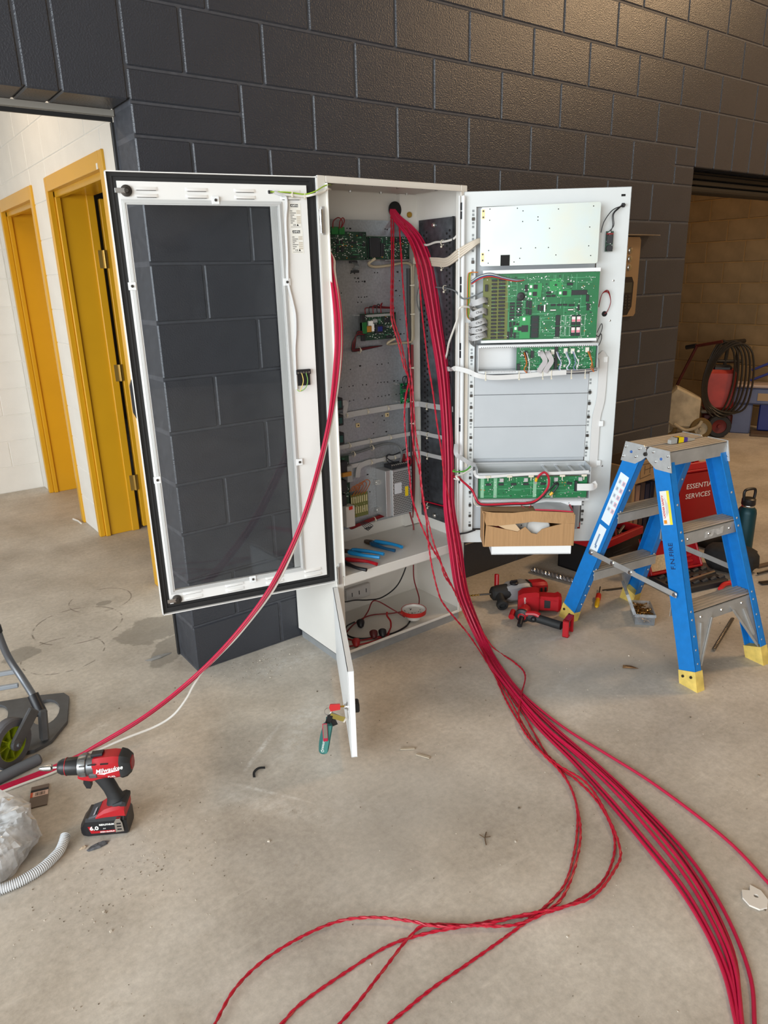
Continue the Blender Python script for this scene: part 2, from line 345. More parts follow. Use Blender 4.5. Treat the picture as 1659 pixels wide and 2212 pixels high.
# corridor wall with two yellow doors (plane x = .2, facing -x)
XW = .205
ww = MB()
D2 = (1.00, 2.02); D1 = (2.40, 3.35); HH = 2.08
for y0, y1, z0, z1 in ((.216, D2[0], 0, 3.2), (D2[1], D1[0], 0, 3.2), (D1[1], 3.56, 0, 3.2), (D2[0], D2[1], HH, 3.2), (D1[0], D1[1], HH, 3.2)): ww.box((XW + .003, y0, z0), (XW + .19, y1, z1), 0)
wl = ww.build('wall_left', M_WWALL); tag(wl, 'white painted block wall of the corridor with yellow doors', kind='structure')
def lblock(y0, y1, z0, z1): block(wl, Matrix.Translation((XW, y0 + .002, z0 + .002)), .02, y1 - y0 - .004, z1 - z0 - .004, M_WWALL, .003)
for k in range(16):
    z = .2 * k
    cuts = [.216 + (.2 if k % 2 else 0) + .4 * i for i in range(-1, 10)]
    spans = [(.216, D2[0]), (D2[1], D1[0]), (D1[1], 3.555)] if z + .2 <= HH + .13 else [(.216, 3.555)]
    for a, b in spans:
        e = [a] + [c for c in cuts if a + .03 < c < b - .03] + [b]
        if b - a < .45: e = [a, b]
        for p, q in zip(e[:-1], e[1:]): lblock(p, q, max(z, HH if z < HH < z + .2 and (p, q) not in spans and b - a > 1 else z), z + .2)
for y0, y1 in (D2, D1):
    lblock(y0, y1, HH + .002, 2.2)
wf = MB().box((-6.5, 3.563, 0), (XW + .19, 3.75, 4.6), 0).build('wall_far', M_WWALL); tag(wf, 'white painted block end wall of the corridor', kind='structure')
for k in range(16):
    x = XW - (.2 if k % 2 else 0) - .4
    if k % 2: block(wf, Matrix.Translation((XW - .198, 3.56, .2 * k + .002)), .196, .02, .196, M_WWALL, .003)
    while x > -2.5: block(wf, Matrix.Translation((x + .002, 3.56, .2 * k + .002)), .396, .02, .196, M_WWALL, .003); x -= .4
def ydoor(n, y0, y1, lab, leaf_ang):
    d = MB(); r = .055
    # pressed steel frame: architrave on the corridor face, lining through the wall, door stop
    d.box((XW - .014, y0 - .03, 0), (XW + .02, y0 + .02, HH + .03), 0, .004); d.box((XW - .014, y1 - .03, 0), (XW + .02, y1 + .012, HH + .03), 0, .004)
    d.box((XW - .0135, y0 + .02, HH - .045), (XW + .02, y1 - .03, HH + .03), 0, .002)
    d.box((XW + .02, y1 - .045, 0), (XW + .05, y1, HH - .03), 0, .004)
    d.box((XW + .05, y1 - .03, 0), (XW + .20, y1, HH - .03), 0, .003); d.box((XW + .19, y1 - .04, 0), (XW + .235, y1, HH - .03), 0, .003)
    d.box((XW + .02, y0, 0), (XW + .235, y0 + .03, HH - .03), 0, .003)
    d.box((XW + .02, y0, HH - .075), (XW + .06, y1, HH - .03), 0, .004); d.box((XW + .06, y0, HH - .055), (XW + .235, y1, HH - .02), 0, .003)
    fr = d.build('door_%d' % n, M_YEL); tag(fr, lab, kind='structure')
    a = math.radians(leaf_ang); hx, hy = XW + .262, y1 - .02
    dx, dy = math.cos(a), math.sin(a)
    leaf = MB(frame((hx, hy, 0), (dx, dy, 0), (-dy, dx, 0), (0, 0, 1))).box((0, -.02, .015), (.82, .02, HH - .07), 0, .003).build('door_leaf', M_YEL, fr)
    for hz in (.32, 1.02, 1.68):
        MB().cyl((hx - .018, hy - .03, hz - .05), (hx - .018, hy - .03, hz + .05), .007, n=10, mi=0).box((hx - .05, hy - .027, hz - .05), (hx + .0, hy - .0225, hz + .05), 0).build('hinge', mat('brass_hinge', 'c9a85c', .3, .7), fr)
    MB().box((XW + .236, y0 + .1, 0), (XW + .26, hy - .03, 2.0), 0)
    return fr
d2 = ydoor(2, D2[0], D2[1], 'yellow steel door frame with ajar leaf nearest the grey wall', -2)
d1 = ydoor(1, D1[0], D1[1], 'yellow steel door frame further along the white corridor', -90)
MB().box((XW + .215, 2.395 + .9, .98), (XW + .232, 2.395 + .915, 1.07), 0, .002).build('strike_plate', M_DSTEEL, d1)
MB().box((XW - .0155, 1.035, 2.035), (XW - .0135, 1.055, 2.06), 0).build('number_tag', M_PAPER, d2)
tag(MB().box((2.6, .2, 0), (2.75, 6.4, 4.6), 0).build('wall_inner', mat('dim_room_wall', '8a7f70', .9)), 'dim partition wall behind the corridor doors', kind='structure')
# brown block store room behind the right opening
XB = 6.45
wr = MB().box((XB + .006, -9.5, 0), (XB + .2, 6.5, 4.6), 0).build('wall_right', M_BWALLJ); tag(wr, 'unpainted brown block wall of the store room', kind='structure')
for k in range(13):
    y = .31 + (.2 if k % 2 == 0 else 0) - .4
    while y < 3.2: block(wr, Matrix.Translation((XB, y + .005, .2 * k + .005)), .05, .39, .19, M_BWALL, .004); y += .4
tag(MB().box((2.75, 5.2, 0), (XB, 5.4, 4.6), 0).build('wall_store_back', M_BWALL), 'unpainted brown block wall deep in the store room', kind='structure')
sh = MB(); 
sh.box((3.3, .10, 1.985), (6.0, .19, 2.10), 0)
for i in range(3): sh.box((3.31, .075 - .012 * i, 2.085 - .037 * i), (6.0, .11, 2.055 - .037 * i), 0, .006)
sh.box((3.31, .03, 1.975), (6.0, .06, 2.0), 0, .006)
tag(sh.build('trim_3', mat('black_shutter_steel', '1c1a18', .5, .3)), 'black rolled shutter head under the right lintel', kind='structure')
tag(MB().box((-2.2, -9.5, 0), (9.5, -9.35, 4.6), 0).build('wall_front', mat('front_wall_block', '5a5248', .8)), 'unseen wall added behind the camera to darken the pane reflection', kind='structure')  # unseen; added so the glazed door reflects something dark
tag(MB().box((.40, 6.2, 0), (2.6, 6.35, 4.6), 0).build('wall_room_end', mat('dim_room_wall', '', .9)), 'end wall added behind the corridor doors to keep the gap dark', kind='structure')  # added to stop background light showing through the door gap
tag(MB().box((-6.5, 3.75, 3.2), (2.6, 6.3, 3.3), 0).box((.40, .2, 3.2), (2.6, 3.76, 3.3), 0).build('ceiling_room', mat('ceiling_sheet', '', .8)), 'ceiling added over the room behind the corridor doors against leaking light', kind='structure')  # unseen; added to stop light leaking in from above
# ================================================================== CONTROL CABINET
rnd = random.Random(7)
CX0, CX1, CY, CZ0, CZ1 = .485, 1.175, -.345, .045, 1.868
cab = thing('control_cabinet', 'tall white steel fire panel cabinet standing open against the charcoal wall', 'cabinet', (.83, -.17, 0))
b = MB()
b.box((CX0, -.338, CZ0), (CX0 + .002, -.004, CZ1), 0); b.box((CX1 - .002, -.338, CZ0), (CX1, -.004, CZ1), 0)
b.box((CX0, -.338, CZ1 - .002), (CX1, -.004, CZ1), 0); b.box((CX0, -.006, CZ0), (CX1, -.004, CZ1), 0)
b.box((CX0, -.338, CZ0), (CX1, -.004, CZ0 + .002), 0)
# front frame: stiles, head and sill, folded lips
b.box((CX0, CY, CZ0), (CX0 + .034, -.338, CZ1), 0, .002); b.box((CX1 - .034, CY, CZ0), (CX1, -.338, CZ1), 0, .002)
b.box((CX0 + .034, CY, CZ1 - .022), (CX1 - .034, -.338, CZ1), 0, .002); b.box((CX0 + .034, CY, CZ0), (CX1 - .034, -.338, CZ0 + .012), 0, .002)
b.box((CX0 + .032, CY - .012, .40), (CX0 + .0345, CY, CZ1 - .022), 0); b.box((CX0 + .032, CY - .012, CZ1 - .0235), (CX1 - .034, CY, CZ1 - .0215), 0)
b.box((CX1 - .0345, -.338, .40), (CX1 - .032, -.318, CZ1 - .02), 0)
# back stiffener and rear corner channel
b.box((1.085, -.03, .40), (CX1 - .002, -.006, CZ1 - .003), 0)
b.build('body', M_CREAM, cab)
s = MB().box((CX0 + .002, -.344, .352), (CX1 - .002, -.006, .395), 0, .002)
s.box((CX0 + .034, CY - .001, .354), (CX1 - .034, -.338, .396), 0, .003)
s.build('shelf', M_CREAM, cab)
MB().box((CX0 + .014, -.326, 0), (CX1 - .014, -.01, .0445), 0).build('plinth', mat('galv_plinth', 'a9adb0', .45, .55, var=.1, vscale=20), cab)
# folded top gland plate detail
g = MB().box((.62, -.30, CZ1 - .012), (1.10, -.10, CZ1 - .003), 0, .002)
g.build('gland_plate', mat('pale_gland_plate', 'b9b4ac', .5), cab)
for i, (x, y) in enumerate(((.65, -.28), (.76, -.29), (.88, -.28), (1.0, -.285), (1.07, -.28), (.66, -.12), (.78, -.11), (.92, -.12), (1.05, -.12))):
    MB().cyl((x, y, CZ1 - .018), (x, y, CZ1 - .010), .006, n=6).build('screw', M_STEEL, cab)
MB().cyl((1.058, -.034, 1.803), (1.058, -.029, 1.803), .032, n=28).build('cable_entry_hole', M_DARK, cab)
MB().lathe([(.0, 0), (.012, .001), (.011, .008), (.005, .009)], (1.132, -.031, 1.785), (0, -1, 0), 16).build('earth_stud', mat('brass', 'b08a3c', .35, .9), cab)
# ---- back mounting plate with holes
YB = -.05
bp_ = MB().box((.53, YB, .47), (1.112, YB + .0025, 1.758), 0).build('mounting_plate', M_GALV, cab)
h = MB()
for row, xs in ((1.725, (.80, .815, .99, 1.0)), (1.555, (.71, .727, .81, .828, .93, .945, 1.05)), (1.535, (.83, .845)), (1.522, (.835, .848, .866, .878, 1.06)), (1.46, (.845, .858, .875, .886, 1.06)), (1.44, (.84, .858)), (1.18, (.84, .99, .93, .955)), (1.17, (.79,)), (1.10, (.72, .74, .78, .80, .85, .87, .93, .948, .966, .984, 1.02, 1.04)), (1.04, (.78, .80, .86, .88, .93, .95, .97, .99, 1.03, 1.05)), (.955, (.80, .95)), (.93, (.90, .96)), (.88, (.90, .97)), (1.36, (.71, .74, 1.06)), (1.30, (.71, 1.06, 1.08)), (.70, (.86, .92)), (.62, (.87, .94)), (1.48, (.71, .76, 1.04)), (1.62, (1.04, 1.07))):
    for x in xs: h.cyl((x, YB - .0006, row + rnd.uniform(-.004, .004)), (x, YB + .001, row), .0028 if rnd.random() > .15 else .005, n=8)
tag(h.build('plate_holes', M_DARK, bp_), kind='stuff')
# ---- right side plate with two columns of holes
XS = 1.152
sp = MB().box((XS, -.296, .455), (XS + .002, -.072, 1.76), 0).box((XS - .012, -.297, .455), (XS + .001, -.295, 1.76), 0).build('side_plate', mat('side_galv', '6f757b', .35, .85, var=.3, vscale=35), cab)
h = MB()
z = .50
while z < 1.70:
    for y in (-.105, -.250):
        h.cyl((XS - .0008, y, z), (XS + .001, y, z), .0052, n=8); h.cyl((XS - .0008, y - .018, z + .011), (XS + .001, y - .018, z + .011), .0052, n=8)
    z += .0235
tag(h.build('plate_holes', M_DARK, sp), kind='stuff')
for z, y in ((1.735, -.17), (.475, -.17)):
    MB().lathe([(0, 0), (.011, .0), (.010, .004), (.006, .008), (.0, .008)], (XS - .001, y, z), (-1, 0, 0), 14).build('bolt', M_STEEL, cab)
# ---- circuit board maker: board (part) > chips (sub-parts) + fine components (one stuff part)
_chip = {}
def chip(parent, F, x, y, w_, h_, t=.004, m=None, name='chip'):
    m = m or M_CHIP; k = (round(w_, 4), round(h_, 4), round(t, 4), m.name, name)
    if k not in _chip:
        o = MB().box((0, 0, 0), (w_, h_, t), 0, min(.0006, t * .2)).build(name, m, None, smooth=False); COL.objects.unlink(o); _chip[k] = o
    return share(_chip[k], parent, F @ Matrix.Translation((x, y, 0)))
def board(F, w_, h_, m, seed, dens=160, name='circuit_board', parent=None, tracks=30, smd=1.0, clear_rects=()):
    r = random.Random(seed); parent = parent or cab
    bo = MB(F).box((0, 0, -.0018), (w_, h_, 0), 0).build(name, m, parent, smooth=False)
    c = MB(F)
    for i in range(tracks):
        x, y = r.uniform(.02, .9) * w_, r.uniform(.03, .95) * h_; L = r.uniform(.04, .2) * w_
        if r.random() < .5: c.box((x, y, 0), (min(x + L, w_ * .98), y + .0012, .00025), 1)
        else: c.box((x, y, 0), (x + .0012, min(y + L, h_ * .97), .00025), 1)
    for i in range(dens):
        x, y = r.uniform(.02, .96) * w_, r.uniform(.03, .95) * h_
        if any(a <= x <= b_ and p <= y <= q for a, p, b_, q in clear_rects): continue
        k = r.random(); sz = r.uniform(.002, .0045) * smd
        if k < .55: c.box((x, y, 0), (x + sz, y + sz * .6, .0016), 2)
        elif k < .75: c.box((x, y, 0), (x + sz * .6, y + sz, .0016), 3)
        elif k < .88: c.cyl((x, y, 0), (x, y, .005), sz * .7, n=8, mi=4)
        elif k < .95: c.box((x, y, 0), (x + sz * 1.8, y + sz * .8, .002), 0)
        else: c.box((x, y, 0), (x + sz, y + sz, .003), 5)
    o = c.build('fine_components', [M_CHIP, mat('pale_track', '5fae80', .5), M_PRINT_W, mat('solder', 'a8acae', .35, .6), mat('silver_can', 'c2c4c6', .3, .8), M_COPPER], bo, smooth=False); tag(o, kind='stuff')
    return bo
def bframe(x, y, z): return frame((x, y, z), (1, 0, 0), (0, 0, 1), (0, -1, 0))     # boards on the back plate
def standoffs(x0, x1, z0, z1, y):
    for x in (x0 + .006, x1 - .006):
        for z in (z0 + .006, z1 - .006): MB().cyl((x, YB, z), (x, y, z), .003, n=6).build('standoff', M_STEEL, cab)
# board 1 (top left), 2 (top middle), 3 (centre)
F1 = bframe(.62, -.088, 1.604); b1 = board(F1, .246, .106, M_PCBD, 11, 190); standoffs(.62, .866, 1.604, 1.71, -.088)
MB(F1).box((.075, .094, 0), (.105, .122, .014), 0, .002).box((.110, .094, 0), (.135, .122, .014), 0, .002).build('green_terminals', mat('terminal_green', '1f6b34', .4), b1)
for x, y, w_, h_ in ((.16, .062, .034, .006), (.16, .008, .034, .006), (.10, .03, .01, .02), (.12, .03, .01, .02), (.21, .09, .016, .012), (.225, .05, .012, .014), (.10, .06, .01, .014), (.12, .06, .01, .014)): chip(b1, F1, x, y, w_, h_, .006)
F2 = bframe(.872, -.088, 1.606); b2 = board(F2, .214, .088, M_PCBD, 12, 170); standoffs(.872, 1.086, 1.606, 1.694, -.088)
chip(b2, F2, .004, .008, .05, .074, .012); chip(b2, F2, .062, .012, .016, .05, .006); chip(b2, F2, .14, .068, .03, .012, .008); chip(b2, F2, .12, .02, .012, .03, .004)
MB(F2).box((-.004, -.006, -.02), (.055, -.001, .006), 0).box((.1, -.006, -.02), (.216, -.001, .006), 0).box((.205, -.006, -.02), (.216, .09, -.01), 0).box((.0, .086, -.02), (.1, .092, -.01), 0).build('board_bracket', M_ALU, b2)
F3 = bframe(.822, -.088, 1.287); b3 = board(F3, .186, .108, M_PCBD, 13, 150); standoffs(.822, 1.008, 1.287, 1.395, -.088)
for x, y, w_, h_, t, m in ((.0, .0, .016, .105, .012, M_CHIP), (.0, .03, .022, .045, .016, mat('terminal_green', '', .4)), (.026, .034, .024, .024, .010, M_COPPER), (.052, .036, .012, .03, .010, M_PRINT_W), (.038, .06, .022, .018, .008, M_PRINT_W), (.062, .07, .022, .014, .006, mat('relay_grey', '9a9c9c', .5)), (.07, .026, .036, .036, .014, M_CHIP), (.078, .034, .024, .02, .016, mat('blue_varistor', '1a2470', .4)), (.11, .04, .02, .012, .004, M_CHIP), (.12, .068, .03, .022, .004, M_CHIP), (.03, .094, .14, .010, .008, mat('relay_grey', '', .5)), (.13, .004, .03, .010, .008, M_CHIP)):
    chip(b3, F3, x, y, w_, h_, t, m, name='component')
# small green board on the right of the plate
F4 = bframe(1.03, -.082, 1.0); b4 = board(F4, .055, .09, M_PCB, 14, 30); chip(b4, F4, .014, .02, .03, .03, .004); chip(b4, F4, .006, .066, .04, .012, .012, M_CHIP); standoffs(1.03, 1.085, 1.0, 1.09, -.082)
# left edge DIN modules
for z0, z1 in ((1.02, 1.07), (.955, 1.0), (.875, .925)):
    d = MB().box((.655, -.12, z0), (.70, YB, z1), 0, .003).box((.665, -.126, z0 + .01), (.69, -.12, z1 - .01), 1, .002); d.build('din_module', [M_CHIP, mat('teal_module', '1f4a48', .5)], cab)
# power supply
ps = MB().box((.905, -.125, .508), (.935, YB, .722), 0, .001).box((.935, -.135, .508), (1.045, YB, .722), 0, .001)
psu = ps.build('power_supply', mat('psu_case', 'c4c6c8', .35, .7), cab)
pm = mat('psu_mesh', '9aa0a4', .4, .7)
pf = MB()
for i in range(12):
    for j in range(24):
        pf.cyl((.941 + i * .0086 + (.0043 if j % 2 else 0), -.1357, .516 + j * .0084), (.941 + i * .0086 + (.0043 if j % 2 else 0), -.1345, .516 + j * .0084), .0027, n=6)
tag(pf.build('vent_perforations', M_DARK, psu), kind='stuff')
MB().box((1.005, -.1366, .59), (1.022, -.135, .635), 0).build('yellow_warning_label', mat('warning_yellow', 'e0c21a', .5), psu)
MB().box((.945, -.1362, .61), (.985, -.135, .66), 0).build('grey_label', mat('psu_label', 'c9cbd0', .5), psu)
tb = MB().box((.945, -.118, .722), (1.035, -.06, .736), 0, .001)
for i in range(8): tb.cyl((.951 + i * .0112, -.112, .734), (.951 + i * .0112, -.112, .741), .004, n=8, mi=1)
tb.build('terminal_strip', [M_CHIP, M_STEEL], psu)
for z in (.53, .66): MB().box((.89, -.07, z - .012), (.906, YB, z + .012), 0, .001).cyl((.897, -.074, z), (.897, -.069, z), .006, n=8).build('mounting_lug', M_STEEL, psu)
# relay / charger board lower left
F5 = bframe(.60, -.085, .545); b5 = board(F5, .14, .27, M_PCBD, 15, 150)
for x, y, w_, h_, t, m in ((.05, .20, .06, .05, .03, M_CHIP), (.06, .235, .05, .02, .035, M_CHIP), (.08, .19, .045, .018, .04, M_COPPER), (.05, .13, .03, .05, .045, M_CHIP), (.085, .12, .02, .05, .03, M_CHIP), (.06, .06, .04, .05, .03, M_CHIP), (.11, .16, .026, .07, .03, mat('relay_grey', '', .5))): chip(b5, F5, x, y, w_, h_, t, m, name='component')
F6 = bframe(.735, -.085, .528); b6 = board(F6, .098, .108, mat('olive_board', '6b6f3a', .5), 16, 10, tracks=0)
fz = MB(F6).cyl((.008, .02, .004), (.008, .05, .004), .0035, n=8, mi=0).build('fuse', mat('fuse_tan', 'c2b98c', .4), b6)
for j in range(2):
    for i in range(8):
        if i or j: share(fz, b6, WM[b6] @ Matrix.Translation((i * .0114, 0, j * .048)))
MB().box((.69, -.125, .505), (.735, -.06, .60), 0, .003).build('white_module', mat('module_white', 'cfcac4', .5), cab)
MB().box((.703, -.1265, .585), (.722, -.125, .60), 0).build('red_label', mat('label_red', 'd83020', .5), cab)
# ---- looms, ribbons and ties inside
def wire(name, pts, r, m, parent=cab, n=6, k=6): return MB().tube(cr(pts, n), r, k).build(name, m, parent)
def ribbon(name, pts, wd, nrm, parent=cab, m=None, th=.003, n=5): return MB().strip(cr(pts, n), wd, th, nrm).build(name, m or M_GREYP, parent)
for z in (.985, .852, .758):
    ribbon('ribbon_cable', [(.70, -.062, z - .004), (.80, -.058, z - .002), (.95, -.058, z), (1.10, -.058, z), (1.136, -.064, z), (1.146, -.085, z), (1.148, -.16, z), (1.148, -.24, z + .002), (1.143, -.30, z + .004)], .024 if z > .9 else .018, [(0, -1, 0)] * 16 + [(-.5, -.8, 0)] * 4 + [(-1, 0, 0)] * 21)
ribbon('ribbon_cable', [(.70, -.085, 1.035), (.73, -.08, 1.04), (.745, -.075, 1.035), (.74, -.07, 1.0), (.75, -.062, .98), (.79, -.058, .98)], .02, (0, -1, .3))
ribbon('ribbon_cable', [(.80, -.058, .70), (.81, -.06, .745), (.85, -.058, .757), (.90, -.058, .758)], .024, (0, -1, 0))
wire('grey_loom', [(.70, -.06, .805), (.80, -.062, .812), (.90, -.062, .824), (.96, -.066, .828), (1.01, -.075, .815), (1.025, -.09, .78), (1.0, -.11, .745)], .005, mat('grey_sheath', '6a6e70', .5))
wire('beige_loom', [(.90, -.10, 1.61), (.88, -.08, 1.59), (.92, -.066, 1.578), (1.0, -.062, 1.583), (1.07, -.062, 1.592), (1.115, -.06, 1.585), (1.123, -.058, 1.55), (1.122, -.058, 1.4), (1.121, -.058, 1.28), (1.105, -.06, 1.262), (1.04, -.062, 1.262), (.98, -.07, 1.262), (.97, -.08, 1.27), (1.0, -.09, 1.285)], .0055, mat('beige_sheath', 'b3a68c', .5))
wire('beige_loom', [(1.146, -.06, 1.6), (1.133, -.058, 1.58), (1.131, -.056, 1.5), (1.130, -.056, 1.35), (1.129, -.056, 1.27)], .0055, mat('beige_sheath', '', .5))
wire('grey_wire', [(1.15, -.076, 1.50), (1.140, -.07, 1.46), (1.142, -.07, 1.42), (1.15, -.078, 1.385)], .0025, mat('grey_sheath', '', .5))
wire('dark_loom', [(1.105, -.055, 1.57), (1.104, -.055, 1.3), (1.104, -.055, .9), (1.104, -.055, .55), (1.10, -.06, .48)], .008, M_CHIP)
for i in range(3):
    wire('maroon_loom', [(1.03 + .006 * i, -.062, .50), (.9, -.062, .488 + .005 * i), (.8, -.064, .478 + .005 * i), (.75, -.07, .475 + .004 * i), (.73, -.085, .49)], .0035, mat('maroon_wire', '7a1018', .5))
    wire('maroon_loom', [(1.05 + .006 * i, -.062, .765), (1.065 + .006 * i, -.06, .65), (1.068 + .005 * i, -.06, .55), (1.085, -.07, .47), (1.09, -.085, .42 + .0 * i), (1.088, -.09, .396)], .0038, mat('maroon_wire', '', .5))
    wire('maroon_loom', [(1.112 + .004 * i, -.062, 1.25), (1.113 + .004 * i, -.06, .9), (1.113 + .004 * i, -.06, .6), (1.10, -.07, .45)], .003, mat('maroon_wire', '', .5))
for i in range(5):
    q = .004 * i
    wire('maroon_wire_loop', [(.83, -.10, 1.31 + q), (.79, -.11, 1.312 + q), (.765 + q, -.11, 1.29), (.77 + q, -.095, 1.255 + q * .5), (.80, -.07, 1.245 + q * .6), (.88, -.062, 1.25 + q * .5), (.95, -.064, 1.258)], .0022, mat('maroon_wire', '', .5) if i % 2 else M_CHIP)
    wire('wire_loop', [(.845 + .02 * i, -.095, 1.395), (.84 + .02 * i, -.10, 1.41 + q), (.86 + .02 * i, -.085, 1.418 + q), (.95, -.07, 1.413 + q * .4), (1.02, -.062, 1.408 + q * .3)], .002, M_CHIP if i % 2 else mat('maroon_wire', '', .5))
    wire('orange_wire', [(.742 + .016 * i, -.095, .632), (.75 + .018 * i, -.12, .668 + q), (.735 + .016 * i, -.12, .685 + q), (.72 + .01 * i, -.11, .66)], .0019, mat('orange_wire', 'a85a20', .5))
    wire('black_wire', [(.775 + .005 * i, -.10, .505), (.785 + .006 * i, -.12, .485 + q), (.80 + .006 * i, -.13, .47 + q), (.79 + .004 * i, -.11, .478)], .0014, M_CHIP)
for i in range(2):
    wire('maroon_wire_loop', [(.70 + .03 * i, -.10, 1.72), (.695 + .03 * i, -.115, 1.745), (.715 + .02 * i, -.12, 1.757), (.735 + .01 * i, -.115, 1.745), (.738, -.10, 1.72)], .002, mat('maroon_wire', '', .5))
    wire('red_supply_lead', [(1.035, -.10, .745), (1.05, -.11, .75 + .008 * i), (1.07, -.10, .735), (1.072, -.08, .70)], .0028, M_CABLE2)
    wire('dark_lead', [(.95 + .03 * i, -.10, .742), (.93, -.10, .765 + .01 * i), (.95, -.09, .785), (.99, -.08, .775), (1.08, -.065, .79)], .0025, M_CHIP)
    wire('black_lead', [(1.045, -.09, 1.08), (1.03 + .015 * i, -.1, 1.115), (1.05 + .012 * i, -.1, 1.12), (1.066 + .008 * i, -.09, 1.085)], .0022, M_CHIP)
rc = MB().box((.775, -.105, 1.592), (.808, -.09, 1.602), 0, .001).strip(cr([(.79, -.10, 1.597), (.787, -.13, 1.58), (.783, -.115, 1.565)]), .022, .002, (0, -1, .2), 1).box((.768, -.125, 1.555), (.80, -.11, 1.565), 0, .001)
rc.build('ribbon_connector', [M_CHIP, mat('grey_sheath', '', .5)], cab)
# cable ties with little tails
def tie(p, nrm, r=.012): MB().lathe([(r, -.002), (r + .0012, -.002), (r + .0012, .002), (r, .002)], p, nrm, 12).box((p[0] - .003, p[1] - .016, p[2] - .004), (p[0] + .003, p[1] - .010, p[2] + .004), 0).build('cable_tie', M_ZIP, cab)
for p, nn in (((.75, -.06, .984), (1, 0, 0)), ((.86, -.06, .985), (1, 0, 0)), ((.97, -.06, .986), (1, 0, 0)), ((.76, -.06, .851), (1, 0, 0)), ((.87, -.06, .852), (1, 0, 0)), ((.98, -.06, .853), (1, 0, 0)), ((.87, -.062, .758), (1, 0, 0)), ((.95, -.062, .758), (1, 0, 0)), ((1.0, -.062, .758), (1, 0, 0)), ((.78, -.062, .81), (1, 0, 0)), ((.88, -.062, .822), (1, 0, 0)), ((.88, -.062, .488), (1, 0, 0)), ((.99, -.062, .498), (1, 0, 0)), ((1.122, -.058, 1.5), (0, 0, 1)), ((1.122, -.058, 1.38), (0, 0, 1)), ((1.112, -.06, 1.15), (0, 0, 1)), ((1.112, -.06, 1.0), (0, 0, 1)), ((1.112, -.06, .9), (0, 0, 1)), ((1.068, -.06, .62), (0, 0, 1)), ((1.068, -.06, .55), (0, 0, 1)), ((.83, -.062, 1.248), (1, 0, 0))): tie(p, nn)
for y, z in ((-.12, 1.655), (-.23, 1.665), (-.23, 1.575), (-.12, 1.49), (-.245, 1.488), (-.13, .985), (-.13, .852), (-.13, .757), (-.13, .52)):
    MB().lathe([(.009, -.002), (.011, -.002), (.011, .002), (.009, .002)], (XS - .006, y, z), (0, 1, 0), 12).sphere((XS - .012, y, z - .016), .005, n=8).build('cable_tie', M_ZIP, cab)
for x, z in ((.815, .93), (.975, .955)): MB().box((x - .009, YB - .006, z - .009), (x + .009, YB, z + .009), 0, .001).cyl((x, YB - .008, z), (x, YB - .005, z), .003, n=8, mi=1).build('tie_base', [mat('tie_base_tan', 'c8b48a', .5), M_DARK], cab)
wire('white_cable', [(1.12, -.085, 1.672), (XS - .008, -.13, 1.66), (XS - .008, -.19, 1.668), (XS - .008, -.25, 1.668), (XS - .004, -.305, 1.68), (1.155, -.325, 1.72), (1.153, -.328, 1.80), (1.15, -.328, 1.835)], .0045, M_WIREW)
wire('grey_lead', [(XS - .006, -.10, 1.50), (XS - .008, -.2, 1.49), (XS - .012, -.26, 1.487), (1.135, -.32, 1.475), (1.14, -.37, 1.445), (1.19, -.42, 1.47), (1.22, -.44, 1.495)], .003, mat('grey_sheath', '', .5))
wire('black_loom', [(1.14, -.09, .516), (XS - .008, -.13, .52), (XS - .008, -.2, .525), (XS - .01, -.29, .53)], .006, M_CHIP); wire('red_lead', [(1.14, -.09, .528), (XS - .008, -.13, .532), (XS - .008, -.2, .536), (XS - .01, -.29, .542)], .003, M_CABLE2)
for i in range(4):
    wire('beige_loom', [(1.118, -.075, 1.592 + .006 * i), (XS - .008, -.12, 1.584 + .008 * i), (XS - .01, -.20, 1.577 + .009 * i), (XS - .016, -.27, 1.575 + .009 * i), (1.13, -.34, 1.60 + .010 * i), (1.158, -.385, 1.635 + .007 * i), (1.182, -.40, 1.655 + .004 * i), (1.20, -.405, 1.657 + .004 * i)], .005, mat('beige_wrap', 'cbbfae', .5))
# ---- lower compartment fittings
ol = MB().box((.735, -.03, .10), (.87, -.006, .165), 0, .004)
for i in range(3): ol.box((.762 + .04 * i, -.0305, .125), (.766 + .04 * i, -.029, .145), 1)
ol.build('power_outlet', [mat('outlet_white', 'c9c7c4', .4), M_DARK], cab)

# ================================================================== INNER SWING DOOR (right)
def pframe(H, ang):
    a = math.radians(ang); d = Vector((math.cos(a), math.sin(a), 0)); n = d.cross(Vector((0, 0, 1))); return Vector((H[0], H[1], 0)), d, n
RH, RDd, RDn = pframe((1.158, -.345), -38.8)
RM = frame(RH, RDd, RDn, (0, 0, 1))                      # (along, out toward the hall, up)
def RF(s, o, z): return frame(RH + RDd * s + RDn * o + Vector((0, 0, z)), RDd, (0, 0, 1), RDn)
WD = .645; R0, R1 = .048, .527                           # rack aperture
d = MB(RM)
d.box((0, -.0015, .388), (R0, 0, 1.845), 0); d.box((R1, -.0015, .388), (WD, 0, 1.845), 0); d.box((R0, -.0015, 1.789), (R1, 0, 1.845), 0); d.box((R0, -.0015, .388), (R1, 0, .447), 0)
for a, q in (((0, -.022, .388), (.0015, 0, 1.845)), ((WD - .0015, -.022, .388), (WD, 0, 1.845)), ((0, -.022, 1.8435), (WD, 0, 1.845)), ((0, -.022, .388), (WD, 0, .3895))): d.box(a, q, 0)
idoor = d.build('inner_door', mat('inner_door_paint', 'd2d6d6', .30, var=.04, vscale=2.5), cab)
h = MB(RM); zz = 1.775
hm = mat('hole_shadow_grey', '8d9192', .6)
